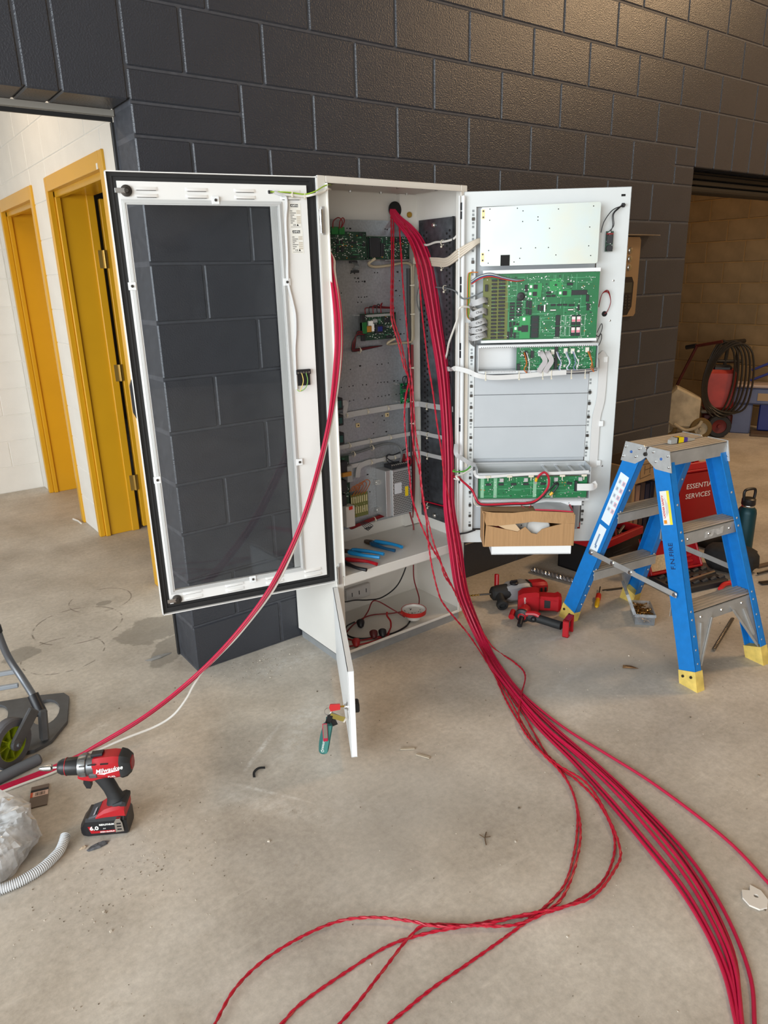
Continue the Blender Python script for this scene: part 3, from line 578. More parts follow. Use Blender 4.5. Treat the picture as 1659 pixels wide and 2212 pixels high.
for s0 in (.036, .527 + .006):
    z = .47
    while z < 1.79:
        if s0 < .1 or z < 1.13:
            h.box((s0 - .0045, 0, z - .0045), (s0 + .0045, .0004, z + .0045), 0); h.box((s0 - .0045, 0, z + .0095), (s0 + .0045, .0004, z + .0185), 0)
        z += .0445
tag(h.build('rack_holes', hm, idoor), kind='stuff')
for s0, zs in ((.036, (1.745, 1.585, 1.21, 1.14, 1.09, 1.05, 1.0, .945, .87, .815, .69, .625, .565, .515, .47)), (.533, (1.055, 1.008, .95, .87, .815, .53, .49))):
    for z in zs: MB(RM).box((s0 - .0055, 0, z - .006), (s0 + .0055, .005, z + .006), 0, .001).cyl((s0, .004, z), (s0, .008, z), .004, n=8).build('cage_nut', M_DSTEEL, idoor)
MB(RM).box((.615 - .008, 0, 1.815 - .004), (.615 + .008, .0005, 1.815 + .004), 0).build('slot', M_DARK, idoor)
MB(RM).lathe([(.009, 0), (.009, .004), (.006, .005), (.006, .016), (.0, .016)], (.616, 0, 1.779), (0, 1, 0), 6).build('lock_switch', M_BLACK, idoor)
for s0, z in ((.598, 1.50), (.605, .735), (.595, 1.345)): MB(RM).lathe([(.0045, 0), (.004, .003), (0, .0035)], (s0, 0, z), (0, 1, 0), 10).build('weld_stud', M_STEEL, idoor)
for z in (1.775, 1.50, 1.24, .93, .70):
    MB().box((1.138, -.352, z - .03), (1.148, -.345, z - .002), 0).box((1.138, -.352, z + .002), (1.148, -.345, z + .03), 0).box((1.148, -.350, z - .035), (1.160, -.346, z + .035), 1).build('hinge', [M_CHIP, mat('hinge_light', 'c8c8c8', .4, .5)], idoor)
MB().box((1.141, -.362, .40), (1.149, -.345, 1.83), 0, .001).box((1.128, -.35, .40), (1.134, -.345, 1.83), 0, .001).build('hinge_channel', M_WHITE, cab)
# top unit: zinc plated cover plate
M_ZINC = mat('zinc_plate', 'c2d2d6', .38, .35, var=.10, vscale=5, col2='cdd0c4')
cp = MB(RM)
rc_ = [(.062, 1.571), (.066, 1.567), (.506, 1.567), (.512, 1.573), (.524, 1.783), (.519, 1.789), (.064, 1.782), (.060, 1.776)]
rc_ = [(.060, 1.573), (.066, 1.567), (.512, 1.567), (.518, 1.573), (.518, 1.784), (.512, 1.789), (.066, 1.782), (.060, 1.776)]
cp.prism(rc_, (0, .052, 0), (1, 0, 0), (0, 0, 1), (0, .0025, 0))
cp.box((.07, 0, 1.572), (.51, .052, 1.575), 1); cp.box((.51, 0, 1.572), (.513, .052, 1.78), 1); cp.box((.07, -.02, 1.575), (.51, .0, 1.78), 1)
top = cp.build('cover_plate', [M_ZINC, M_GALV], cab)
h = MB(RM)
for s0, z in ((.095, 1.775), (.2, 1.775), (.222, 1.765), (.357, 1.768), (.49, 1.775), (.095, 1.735), (.222, 1.727), (.28, 1.742), (.28, 1.73), (.326, 1.70), (.48, 1.70), (.093, 1.625), (.218, 1.63), (.275, 1.63), (.325, 1.63), (.48, 1.632), (.092, 1.578), (.215, 1.593), (.193, 1.58), (.355, 1.602), (.49, 1.596)): h.cyl((s0, .0540, z), (s0, .0549, z), .0022, n=8)
tag(h.build('plate_holes', M_DARK, top), kind='stuff')
MB(RM).box((.140, .0547, 1.567), (.176, .0553, 1.607), 0).build('cutout', M_DARK, top)
for z in (1.60, 1.757):
    MB(RM).box((.064, .0545, z - .017), (.0755, .056, z + .017), 0).cyl((.07, .056, z - .011), (.07, .0575, z - .011), .0035, n=8, mi=1).cyl((.07, .056, z + .011), (.07, .0575, z + .011), .0035, n=8, mi=1).build('hinge_leaf', [mat('brass_leaf', 'd8c896', .4, .4), M_DSTEEL], top)
# main board unit
tr_ = MB(RM); s0, s1, z0, z1, o0 = .072, .532, 1.275, 1.551, .052
tr_.box((s0, o0 - .004, z1 - .014), (s1, o0 + .008, z1), 0, .001); tr_.box((s0 - .004, o0 - .004, z0 - .004), (s1, o0 + .008, z0 + .007), 0, .001); tr_.box((s0, 0, z0), (s1, o0 - .004, z0 + .002), 0); tr_.box((s0, 0, z1 - .002), (s1, o0 - .004, z1), 0)
tr_.build('board_tray', M_WHITE, cab)
FM = RF(s0 + .002, o0, z0 + .007); W_, H_ = s1 - s0 - .003, z1 - z0 - .022
mb = board(FM, W_, H_, M_PCB, 21, 420, parent=cab, tracks=70, clear_rects=((.02, 0, .10, H_), (.26, .10, .36, .16)))
MB(FM).box((.006, .002, 0), (.030, H_ - .004, .0003), 0).box((.0, .002, 0), (.1, H_ * .92, .0002), 0).build('gold_zone', mat('olive_board_zone', '666c36', .5), mb)
for i in range(17): chip(mb, FM, .034, .006 + i * .0138, .020, .0075, .006); chip(mb, FM, .062, .006 + i * .0138, .024, .0085, .006)
for i, y in enumerate((.012, .055, .098, .14, .19)): chip(mb, FM, .008, y, .010, .026, .010)
MB(FM).lathe([(.0155, 0), (.0155, .008), (.012, .009), (.004, .009), (.003, .006), (0, .006)], (.150, .168, 0), (0, 0, 1), 24).build('buzzer', M_BLACK, mb)
for j in range(6):
    chip(mb, FM, .108, .08 + j * .0115, .018, .008, .004); chip(mb, FM, .134, .092 + j * .0115, .02, .008, .004)
for x, y, w_, h_ in ((.172, .125, .009, .026), (.184, .122, .010, .028), (.172, .098, .009, .022), (.184, .096, .010, .022), (.10, .004, .008, .028), (.112, .01, .008, .036), (.126, .006, .007, .03), (.108, .05, .008, .02), (.122, .048, .008, .022), (.136, .046, .007, .018), (.165, .185, .010, .013), (.165, .198, .010, .013), (.25, .175, .018, .008), (.25, .163, .018, .007), (.272, .163, .014, .008), (.345, .168, .065, .018), (.33, .205, .022, .010), (.27, .128, .018, .008), (.295, .128, .018, .007), (.318, .128, .016, .007), (.341, .126, .022, .007), (.218, .112, .008, .022), (.23, .11, .009, .02), (.408, .142, .011, .026), (.412, .108, .011, .026), (.376, .108, .007, .022)): chip(mb, FM, x, y, w_, h_, .005)
for x, y in ((.186, .195), (.184, .168), (.302, .168), (.130, .035)):     # daughter boards with square chips
    db = MB(FM).box((x - .006, y - .006, .003), (x + .046, y + .021, .0055), 0).box((x + .012, y, .0055), (x + .028, y + .016, .008), 1).box((x - .002, y + .004, .0055), (x + .007, y + .014, .006), 2); db.build('daughter_board', [mat('bright_green_board', '1c8a48', .4), M_CHIP, M_PRINT_W], mb)
db = MB(FM).box((.148, .004, .003), (.19, .092, .006), 0).box((.156, .03, .006), (.182, .056, .0085), 1).box((.160, .074, .006), (.170, .086, .0065), 2).build('daughter_board', [mat('bright_green_board', '', .4), M_CHIP, M_PRINT_W], mb)
mem = MB(FM).box((.194, .006, .002), (.224, .092, .008), 0, .001)
for j in range(4): mem.box((.198, .010 + j * .020, .008), (.220, .024 + j * .020, .010), 1)
mem.build('memory_bank', [mat('dark_board', '16302a', .5), M_CHIP], mb)
for (x, y) in ((.292, .008), (.292, .052)): chip(mb, FM, x, y, .016, .040, .006)
for j, y in enumerate((.010, .052)):
    for i in range(5):
        x = .313 + i * .020
        if i in (2, 3):
            chip(mb, FM, x + .002, y, .015, .038, .006)
            MB(FM).box((x + .0025, y + .013, .006), (x + .0165, y + .033, .0064), 0).box((x + .0025, y + .014, .0064), (x + .0165, y + .022, .0066), 1).build('eprom_label', [mat('label_pinkwhite', 'e6d8d6', .6), mat('label_pink', 'd88090', .6)], mb)
        else:
            u = MB(FM)
            for q, r_ in (((x, y), (x + .017, y + .0008)), ((x, y + .037), (x + .017, y + .0378)), ((x, y), (x + .0012, y + .0378)), ((x + .0158, y), (x + .017, y + .0378))): u.box(q + (0,), r_ + (.001,), 0)
            u.build('empty_socket', mat('socket_print', 'b8cfc0', .5), mb)
MB(FM).box((.262, .185, 0), (.31, .232, .0012), 0).cyl((.286, .208, .001), (.286, .208, .006), .004, n=10, mi=1).build('blank_daughter_board', [mat('bright_green_board', '', .4), M_CHIP], mb)
for i in range(2): MB(FM).cyl((.268 + .07 * i, .115 - .003, .004), (.29 + .07 * i, .115 - .003, .004), .0042, n=10).build('crystal_can', M_STEEL, mb)
MB(FM).cyl((.246, .112, .004), (.246, .134, .004), .005, n=10).build('crystal_can', M_STEEL, mb)
text('APS-703-2', .006, RH + RDd * .36 + RDn * .0545 + Vector((0, 0, 1.284)), RDd, (0, 0, 1), M_PRINT_W, 'board_print', mb)
text('27 TSK', .005, RH + RDd * .46 + RDn * .0545 + Vector((0, 0, 1.284)), RDd, (0, 0, 1), M_PRINT_W, 'board_print', mb)
# ribbons on the left of the board
RB = lambda pts: [RM @ Vector(p) for p in pts]
for i, (z, nm, dz) in enumerate(((1.44, 'CN', .0), (1.395, 'CN6', .005), (1.36, 'CN7', .0), (1.335, 'CN8', -.004), (1.305, 'CN11', .0))):
    ribbon('ribbon_cable', RB([(.087, .062, z), (.072, .082, z + dz), (.050, .086, z - .008 + dz), (.030, .07, z - .014), (.035, .04, z - .03), (.045, .01, z - .04)]), .024, [tuple(RDn * .9 + Vector((0, 0, .3)))] * 26)
    if nm != 'CN': text(nm, .013, RH + RDd * .043 + RDn * .0895 + Vector((0, 0, z - .012 + dz)), RDd + Vector((0, 0, .1)), (0, 0, 1), M_PRINT_K, 'marker_writing', cab)
for i, (c_, zt) in enumerate((('3a3f8a', 0), ('d8d8da', .004), ('60656a', .008), ('c03a1a', -.004), ('2f6a3a', .002))):
    wire('control_wire', RB([(.03, .03, 1.505 + zt), (.06, .06, 1.525 + zt), (.10, .075, 1.532 + zt), (.15, .07, 1.520 + zt * .6), (.20, .065, 1.510 + zt * .5), (.235, .055, 1.512)]), .0024, mat('wire_' + c_, c_, .45))
for i, (c_, ds) in enumerate((('d06a18', 0), ('3a8a3a', .004), ('c8b020', .008))):
    wire('hinge_side_wire', RB([(.055, .03, 1.545), (.025 + ds, .012, 1.545), (.017 + ds, .01, 1.53), (.016 + ds, .008, 1.45), (.015 + ds, .008, 1.38), (.03, .008, 1.36)]), .0018, mat('wire_' + c_, c_, .45))
for i in range(4): wire('hinge_side_cable', RB([(.010 + .0035 * i, .005, 1.35), (.009 + .0035 * i, .006, 1.1), (.010 + .003 * i, .006, .85), (.012 + .003 * i, .006, .74)]), .0022, M_WIREW if i % 2 else mat('beige_wrap', '', .5))
wire('white_cable', [tuple(RM @ Vector(p)) for p in [(.06, .02, 1.40), (.01, .05, 1.415), (-.02, .06, 1.41)]] + [(1.115, -.36, 1.375), (1.112, -.34, 1.33), (1.12, -.30, 1.27), (1.14, -.26, 1.21), (1.146, -.20, 1.12)], .0045, M_WIREW)
wire('white_cable', [tuple(RM @ Vector(p)) for p in [(.04, .03, .74), (.0, .06, .725), (-.03, .08, .72)]] + [(1.09, -.40, .705), (1.10, -.36, .70)], .0045, M_WIREW)
wire('green_yellow_wire', [tuple(RM @ Vector(p)) for p in [(.045, .02, .76), (.01, .05, .735), (-.04, .06, .735)]] + [(1.10, -.36, .74)], .003, mat('green_wire', '4a9a2e', .45))
ribbon('ribbon_cable', [tuple(RM @ Vector(p)) for p in [(.06, .03, .755), (.03, .05, .768), (.0, .06, .79), (-.03, .07, .815)]] + [(1.11, -.36, .85)], .018, [tuple(RDn)] * 25)
# upper card frame
s0, s1, z0, z1, o0 = .055, .535, 1.150, 1.265, .085
cf = MB(RM)
cf.box((s0, 0, z0), (s0 + .002, o0, z1), 0); cf.box((s1 - .002, 0, z0), (s1, o0, z1), 0)
for zz_ in (z0, z1 - .012): cf.box((s0, o0 - .010, zz_), (s1, o0, zz_ + .012), 0, .001); cf.box((s0, .0, zz_ + .003), (s1, .012, zz_ + .010), 0, .001)
cf.box((s0, -.004, z0), (s1, -.002, z1), 0); cf.box((s0, 0, z1 - .002), (s1, o0, z1), 0); cf.box((s0, 0, z0), (s1, o0, z0 + .0015), 0)
ucf = cf.build('card_frame', mat('card_frame_alu', 'c3c7ca', .38, .5), cab)
pf = MB(RM)
for i in range(56): pf.box((s0 + .012 + i * .0083, o0, z1 - .0105), (s0 + .0155 + i * .0083, o0 + .0003, z1 - .0075), 0)
for i in range(28): pf.box((s0 + .03 + i * .0045, o0, z0 + .006), (s0 + .032 + i * .0045, o0 + .0003, z0 + .009), 0)
tag(pf.build('guide_slots', M_DSTEEL, ucf), kind='stuff')
FU = RF(.212, .07, 1.162); ub = board(FU, .318, .094, M_PCB, 22, 260, tracks=40)
for x, y, w_, h_ in ((.002, .0, .012, .026), (.03, .048, .012, .028), (.056, .048, .012, .028), (.152, .0, .012, .09)): chip(ub, FU, x, y, w_, h_, .008)
for x, y in ((.086, .055), (.112, .055)): chip(ub, FU, x, y, .008, .022, .012, M_PRINT_W, name='connector')
for x, y in ((.188, .064), (.216, .062), (.274, .066), (.136, .06)): chip(ub, FU, x, y, .014, .02, .012, mat('nylon_connector', 'd6d4c8', .5), name='connector')
for x, y in ((.244, .066), (.19, .008), (.242, .006), (.244, .03)): chip(ub, FU, x, y, .008, .010, .006, mat('nylon_connector', '', .5), name='connector')
for x in (.305, .330): ribbon('ribbon_cable', RB([(x, .088, 1.235), (x + .004, .105, 1.225), (x + .016, .108, 1.20), (x + .002, .108, 1.175), (x - .008, .105, 1.155)]), .020, [tuple(RDn)] * 21, m=mat('ribbon_light', 'b0abac', .5))
for x, c_ in ((.24, 'd06a18'), (.245, '5a3020'), (.25, 'd8d8da'), (.37, 'd8d8da'), (.374, '7a80a8'), (.405, 'd8d8da'), (.41, '9aa0c0'), (.435, '7a80a8'), (.44, 'd8d8da'), (.495, 'd06a18'), (.50, '9a5020')):
    r_ = random.Random(x); wire('card_wire', RB([(x, .082, 1.232), (x + .004, .098, 1.215), (x + .012 + r_.uniform(-.006, .01), .1, 1.19), (x + .02 * r_.random(), .098, 1.168), (x + .03 * r_.random(), .095, 1.152)]), .0018, mat('wire_' + c_, c_, .45))
ribbon('ribbon_cable', [Vector((1.146, -.22, 1.155)), Vector((1.135, -.29, 1.16))] + RB([(-.045, .05, 1.168), (-.03, .055, 1.172), (.02, .075, 1.160), (.055, .096, 1.146), (.12, .098, 1.137), (.22, .098, 1.140), (.32, .098, 1.148), (.41, .098, 1.152)]), .019, [tuple(RDn)] * 60, m=mat('ribbon_pale', 'cdccca', .5))
for i in range(5): wire('loom_wire', RB([(.41, .098, 1.148 + .003 * i), (.45, .1, 1.149 + .0025 * i), (.50, .098, 1.152 + .003 * i), (.535, .09, 1.158 + .002 * i)]), .002, mat('wire_dk%d' % (i % 3), ('4a4a4e', '8a8a8a', 'b8b0a8')[i % 3], .5))
for s_ in (.085, .22, .315, .35, .43, .485): MB(RM).box((s_ - .0015, .096, 1.128), (s_ + .0015, .102, 1.162), 0).box((s_ - .003, .1, 1.126), (s_ + .003, .106, 1.132), 0).build('cable_tie', M_ZIP, cab)
# blank panels
for z0, z1 in ((1.052, 1.132), (.914, 1.050), (.775, .912)):
    MB(RM).box((.0485, -.006, z0), (.5265, -.003, z1), 0, .0008).build('blank_panel', mat('grey_blank_panel', 'b6bbbf', .42, var=.03), cab)
MB(RM).box((.047, -.026, .447), (.5285, -.022, 1.79), 0).build('rear_panel', mat('grey_blank_panel', '', .4), cab)
# lower card frame (open top box) with three transformer wells
s0, s1, z0, z1, o0 = .056, .530, .612, .740, .115
cf = MB(RM)
cf.box((s0, 0, z0), (s0 + .002, o0, z1 + .02), 0); cf.box((s1 - .002, 0, z0), (s1, o0, z1 + .02), 0)
for zz_ in (z0, z1 - .012): cf.box((s0, o0 - .010, zz_), (s1, o0, zz_ + .012), 0, .001)
cf.box((s0, .0, z1 + .012), (s1, .008, z1 + .02), 0, .001); cf.box((s0, -.002, z0), (s1, 0, z1 + .02), 0)
for s_ in (.345, .400, .455, .505): cf.box((s_, 0, z1 - .004), (s_ + .010, o0, z1 + .001), 0, .0008)
lcf = cf.build('card_frame', mat('card_frame_alu', '', .38), cab)
for s_ in (.357, .412, .466): MB(RM).box((s_, .01, z0 + .05), (s_ + .04, o0 - .012, z0 + .085), 0, .003).build('transformer', mat('olive_transformer', '8a7a30', .5), lcf)
pf = MB(RM)
for i in range(100): pf.box((s0 + .01 + i * .0045, o0, z0 + .007), (s0 + .012 + i * .0045, o0 + .0003, z0 + .010), 0)
tag(pf.build('guide_slots', M_DSTEEL, lcf), kind='stuff')
FL_ = RF(.062, .104, .625); lb = board(FL_, .458, .094, M_PCB, 23, 120, tracks=36)
for x in (.01, .065, .232, .29): MB(FL_).box((x, .004, 0), (x + .014, .09, .0006), 0).build('pale_strip', mat('pale_green_strip', '7fae8e', .4), lb)
for i, x in enumerate((.032, .085, .138, .19, .262, .316, .372)): chip(lb, FL_, x, .058, .022, .010, .004)
for i, x in enumerate((.09, .192, .318, .42)): chip(lb, FL_, x, .074, .016, .016, .008, mat('ribbon_light', '', .5), name='connector')
chip(lb, FL_, .405, .03, .010, .045, .014)
ribbon('ribbon_cable', RB([(.475, .120, .675), (.50, .125, .676), (.53, .128, .677), (.545, .12, .679), (.54, .108, .69)]), .030, [tuple(RDn)] * 21, m=mat('ribbon_pale', '', .5))
wl_ = RB([(.045, .09, .745), (.055, .118, .728), (.10, .121, .726), (.25, .121, .735), (.40, .121, .738), (.52, .121, .742)])
MB().strip(cr(wl_, 5), .012, .003, tuple(RDn)).build('ribbon_cable', mat('ribbon_pale', '', .5), cab)
for s_ in (.09, .18, .27, .40, .49): MB(RM).box((s_, .121, .722), (s_ + .022, .126, .731), 0, .001).box((s_ + .009, .119, .708), (s_ + .012, .125, .731), 0).build('cable_tie', M_ZIP, cab)
# heavy red battery lead with yellow lugs
for q in (0, .005): wire('battery_lead', RB([(-.045, .03, .705), (-.02, .04, .705), (.0, .06, .69), (.035, .10, .665 - q), (.050, .122, .635 - q), (.065, .126, .612 - q), (.10, .128, .606 - q), (.20, .128, .609 - q), (.28, .128, .612 - q)] + ([(.32, .13, .635), (.35, .135, .68), (.352, .135, .72), (.335, .135, .745), (.315, .135, .735), (.305, .132, .718)] if q == 0 else [(.32, .13, .628), (.36, .138, .675), (.385, .14, .70), (.392, .138, .69), (.38, .135, .668), (.37, .132, .655)])), .0048 if q == 0 else .0035, M_CABLE2 if q == 0 else M_BLACK, n=8, k=8)
for p, q in (((.303, .132, .722), (.300, .13, .706)), ((.372, .132, .658), (.362, .13, .645))): MB(RM).cyl(p, q, .006, .0055, n=10).box((p[0] - .008, .126, q[2] - .012), (p[0] + .002, .129, q[2] + .002), 1).build('crimp_lug', [mat('lug_yellow', 'e0a818', .4), M_STEEL], cab)
# strip below with terminal
MB(RM).box((.06, .05, .573), (.515, .054, .610), 0, .001).box((.06, 0, .606), (.515, .05, .609), 0).build('mounting_strip', M_WHITE, cab)
for i in range(3): wire('white_lead', RB([(.045, .10, .64), (.05, .09, .605 - .004 * i), (.09, .065, .590 - .005 * i), (.16, .062, .589 - .004 * i), (.24, .062, .592 - .004 * i)]), .003, M_WIREW)
wire('red_lead', RB([(.245, .06, .59), (.26, .07, .575), (.28, .075, .568), (.295, .068, .583)]), .0018, M_CABLE2)
MB(RM).box((.275, .054, .584), (.297, .068, .600), 0, .001).build('terminal_plug', mat('terminal_green', '', .4), cab)
for s_ in (.345, .46): MB(RM).cyl((s_, .054, .585), (s_, .0545, .585), .002, n=8).cyl((s_, .054, .597), (s_, .0545, .597), .002, n=8).build('hole', M_DARK, cab)
# recessed lower panel with brush slot
MB(RM).box((.06, -.03, .45), (.50, -.027, .565), 0).box((.49, -.03, .45), (.512, .012, .565), 1).build('lower_panel', [mat('grey_blank_panel', '', .4), mat('grey_channel', '8c8f92', .45)], cab)
br = MB(RM).box((.115, .0, .548), (.35, .004, .560), 0)
for i in range(22): br.box((.118 + i * .0075, .002, .538), (.122 + i * .0075, .008, .552), 0)
br.build('brush_strip', M_CHIP, cab)
# bottom tray
tr_ = MB(RM).box((.118, .0, .386), (.458, .150, .390), 0).box((.118, .148, .386), (.458, .150, .425), 0, .0008).box((.118, .0, .386), (.120, .15, .42), 0).box((.456, .0, .386), (.458, .15, .42), 0)
tr_.build('tray', M_WHITE, cab)
# right side of door: module, ribbon in channel, wire loops
F7 = RF(.552, .02, 1.610); b7 = board(F7, .030, .075, M_PCBD, 24, 20, tracks=2); chip(b7, F7, .004, .03, .022, .03, .008); chip(b7, F7, .002, .062, .026, .006, .006, mat('maroon_wire', '', .5))
MB(F7).cyl((.015, .012, 0), (.015, .012, .016), .012, n=16).build('sounder', M_BLACK, b7)
for i in range(3): wire('black_lead', RB([(.612, .012, 1.778), (.595, .022, 1.77 - .004 * i), (.572 + .004 * i, .025, 1.745), (.575 + .004 * i, .025, 1.705), (.570 - .006 * i, .022, 1.685)] if i < 2 else [(.61, .012, 1.776), (.57, .025, 1.76), (.54, .03, 1.72), (.53, .03, 1.68)]), .0018, M_BLACK)
for i in range(3): wire('maroon_wire_loop', RB([(.54, .03, 1.40 + .003 * i), (.55, .03, 1.45), (.575, .022, 1.455 + .004 * i), (.59, .015, 1.42), (.582, .010, 1.385), (.572, .004, 1.372)]), .0016, mat('maroon_wire', '', .5))
MB(RM).cyl((.572, 0, 1.372), (.572, .0008, 1.372), .011, n=16).build('hole', M_DARK, idoor)
for i in range(2): wire('black_lead', RB([(.54, .03, 1.30 - .04 * i), (.555, .03, 1.335 - .04 * i), (.562, .02, 1.315 - .04 * i), (.55, .02, 1.285 - .04 * i), (.54, .01, 1.29 - .04 * i)]), .0015, M_BLACK)
ribbon('ribbon_cable', RB([(.56, .012, 1.215), (.578, .008, 1.19), (.58, .006, 1.12), (.578, .006, 1.02), (.566, .006, .95), (.565, .006, .86), (.566, .006, .73)]), .034, [tuple(RDn)] * 31, m=mat('ribbon_pale', '', .5))
for z in (.922, .75, 1.19): MB(RM).box((.578, .004, z - .012), (.596, .014, z + .012), 0, .002).build('ribbon_clip', M_WHITE, idoor)
wire('black_lead', [tuple(RM @ Vector(p)) for p in [(.06, .02, .455), (.02, .03, .445), (-.02, .03, .438)]] + [(1.13, -.36, .43)], .004, M_BLACK)
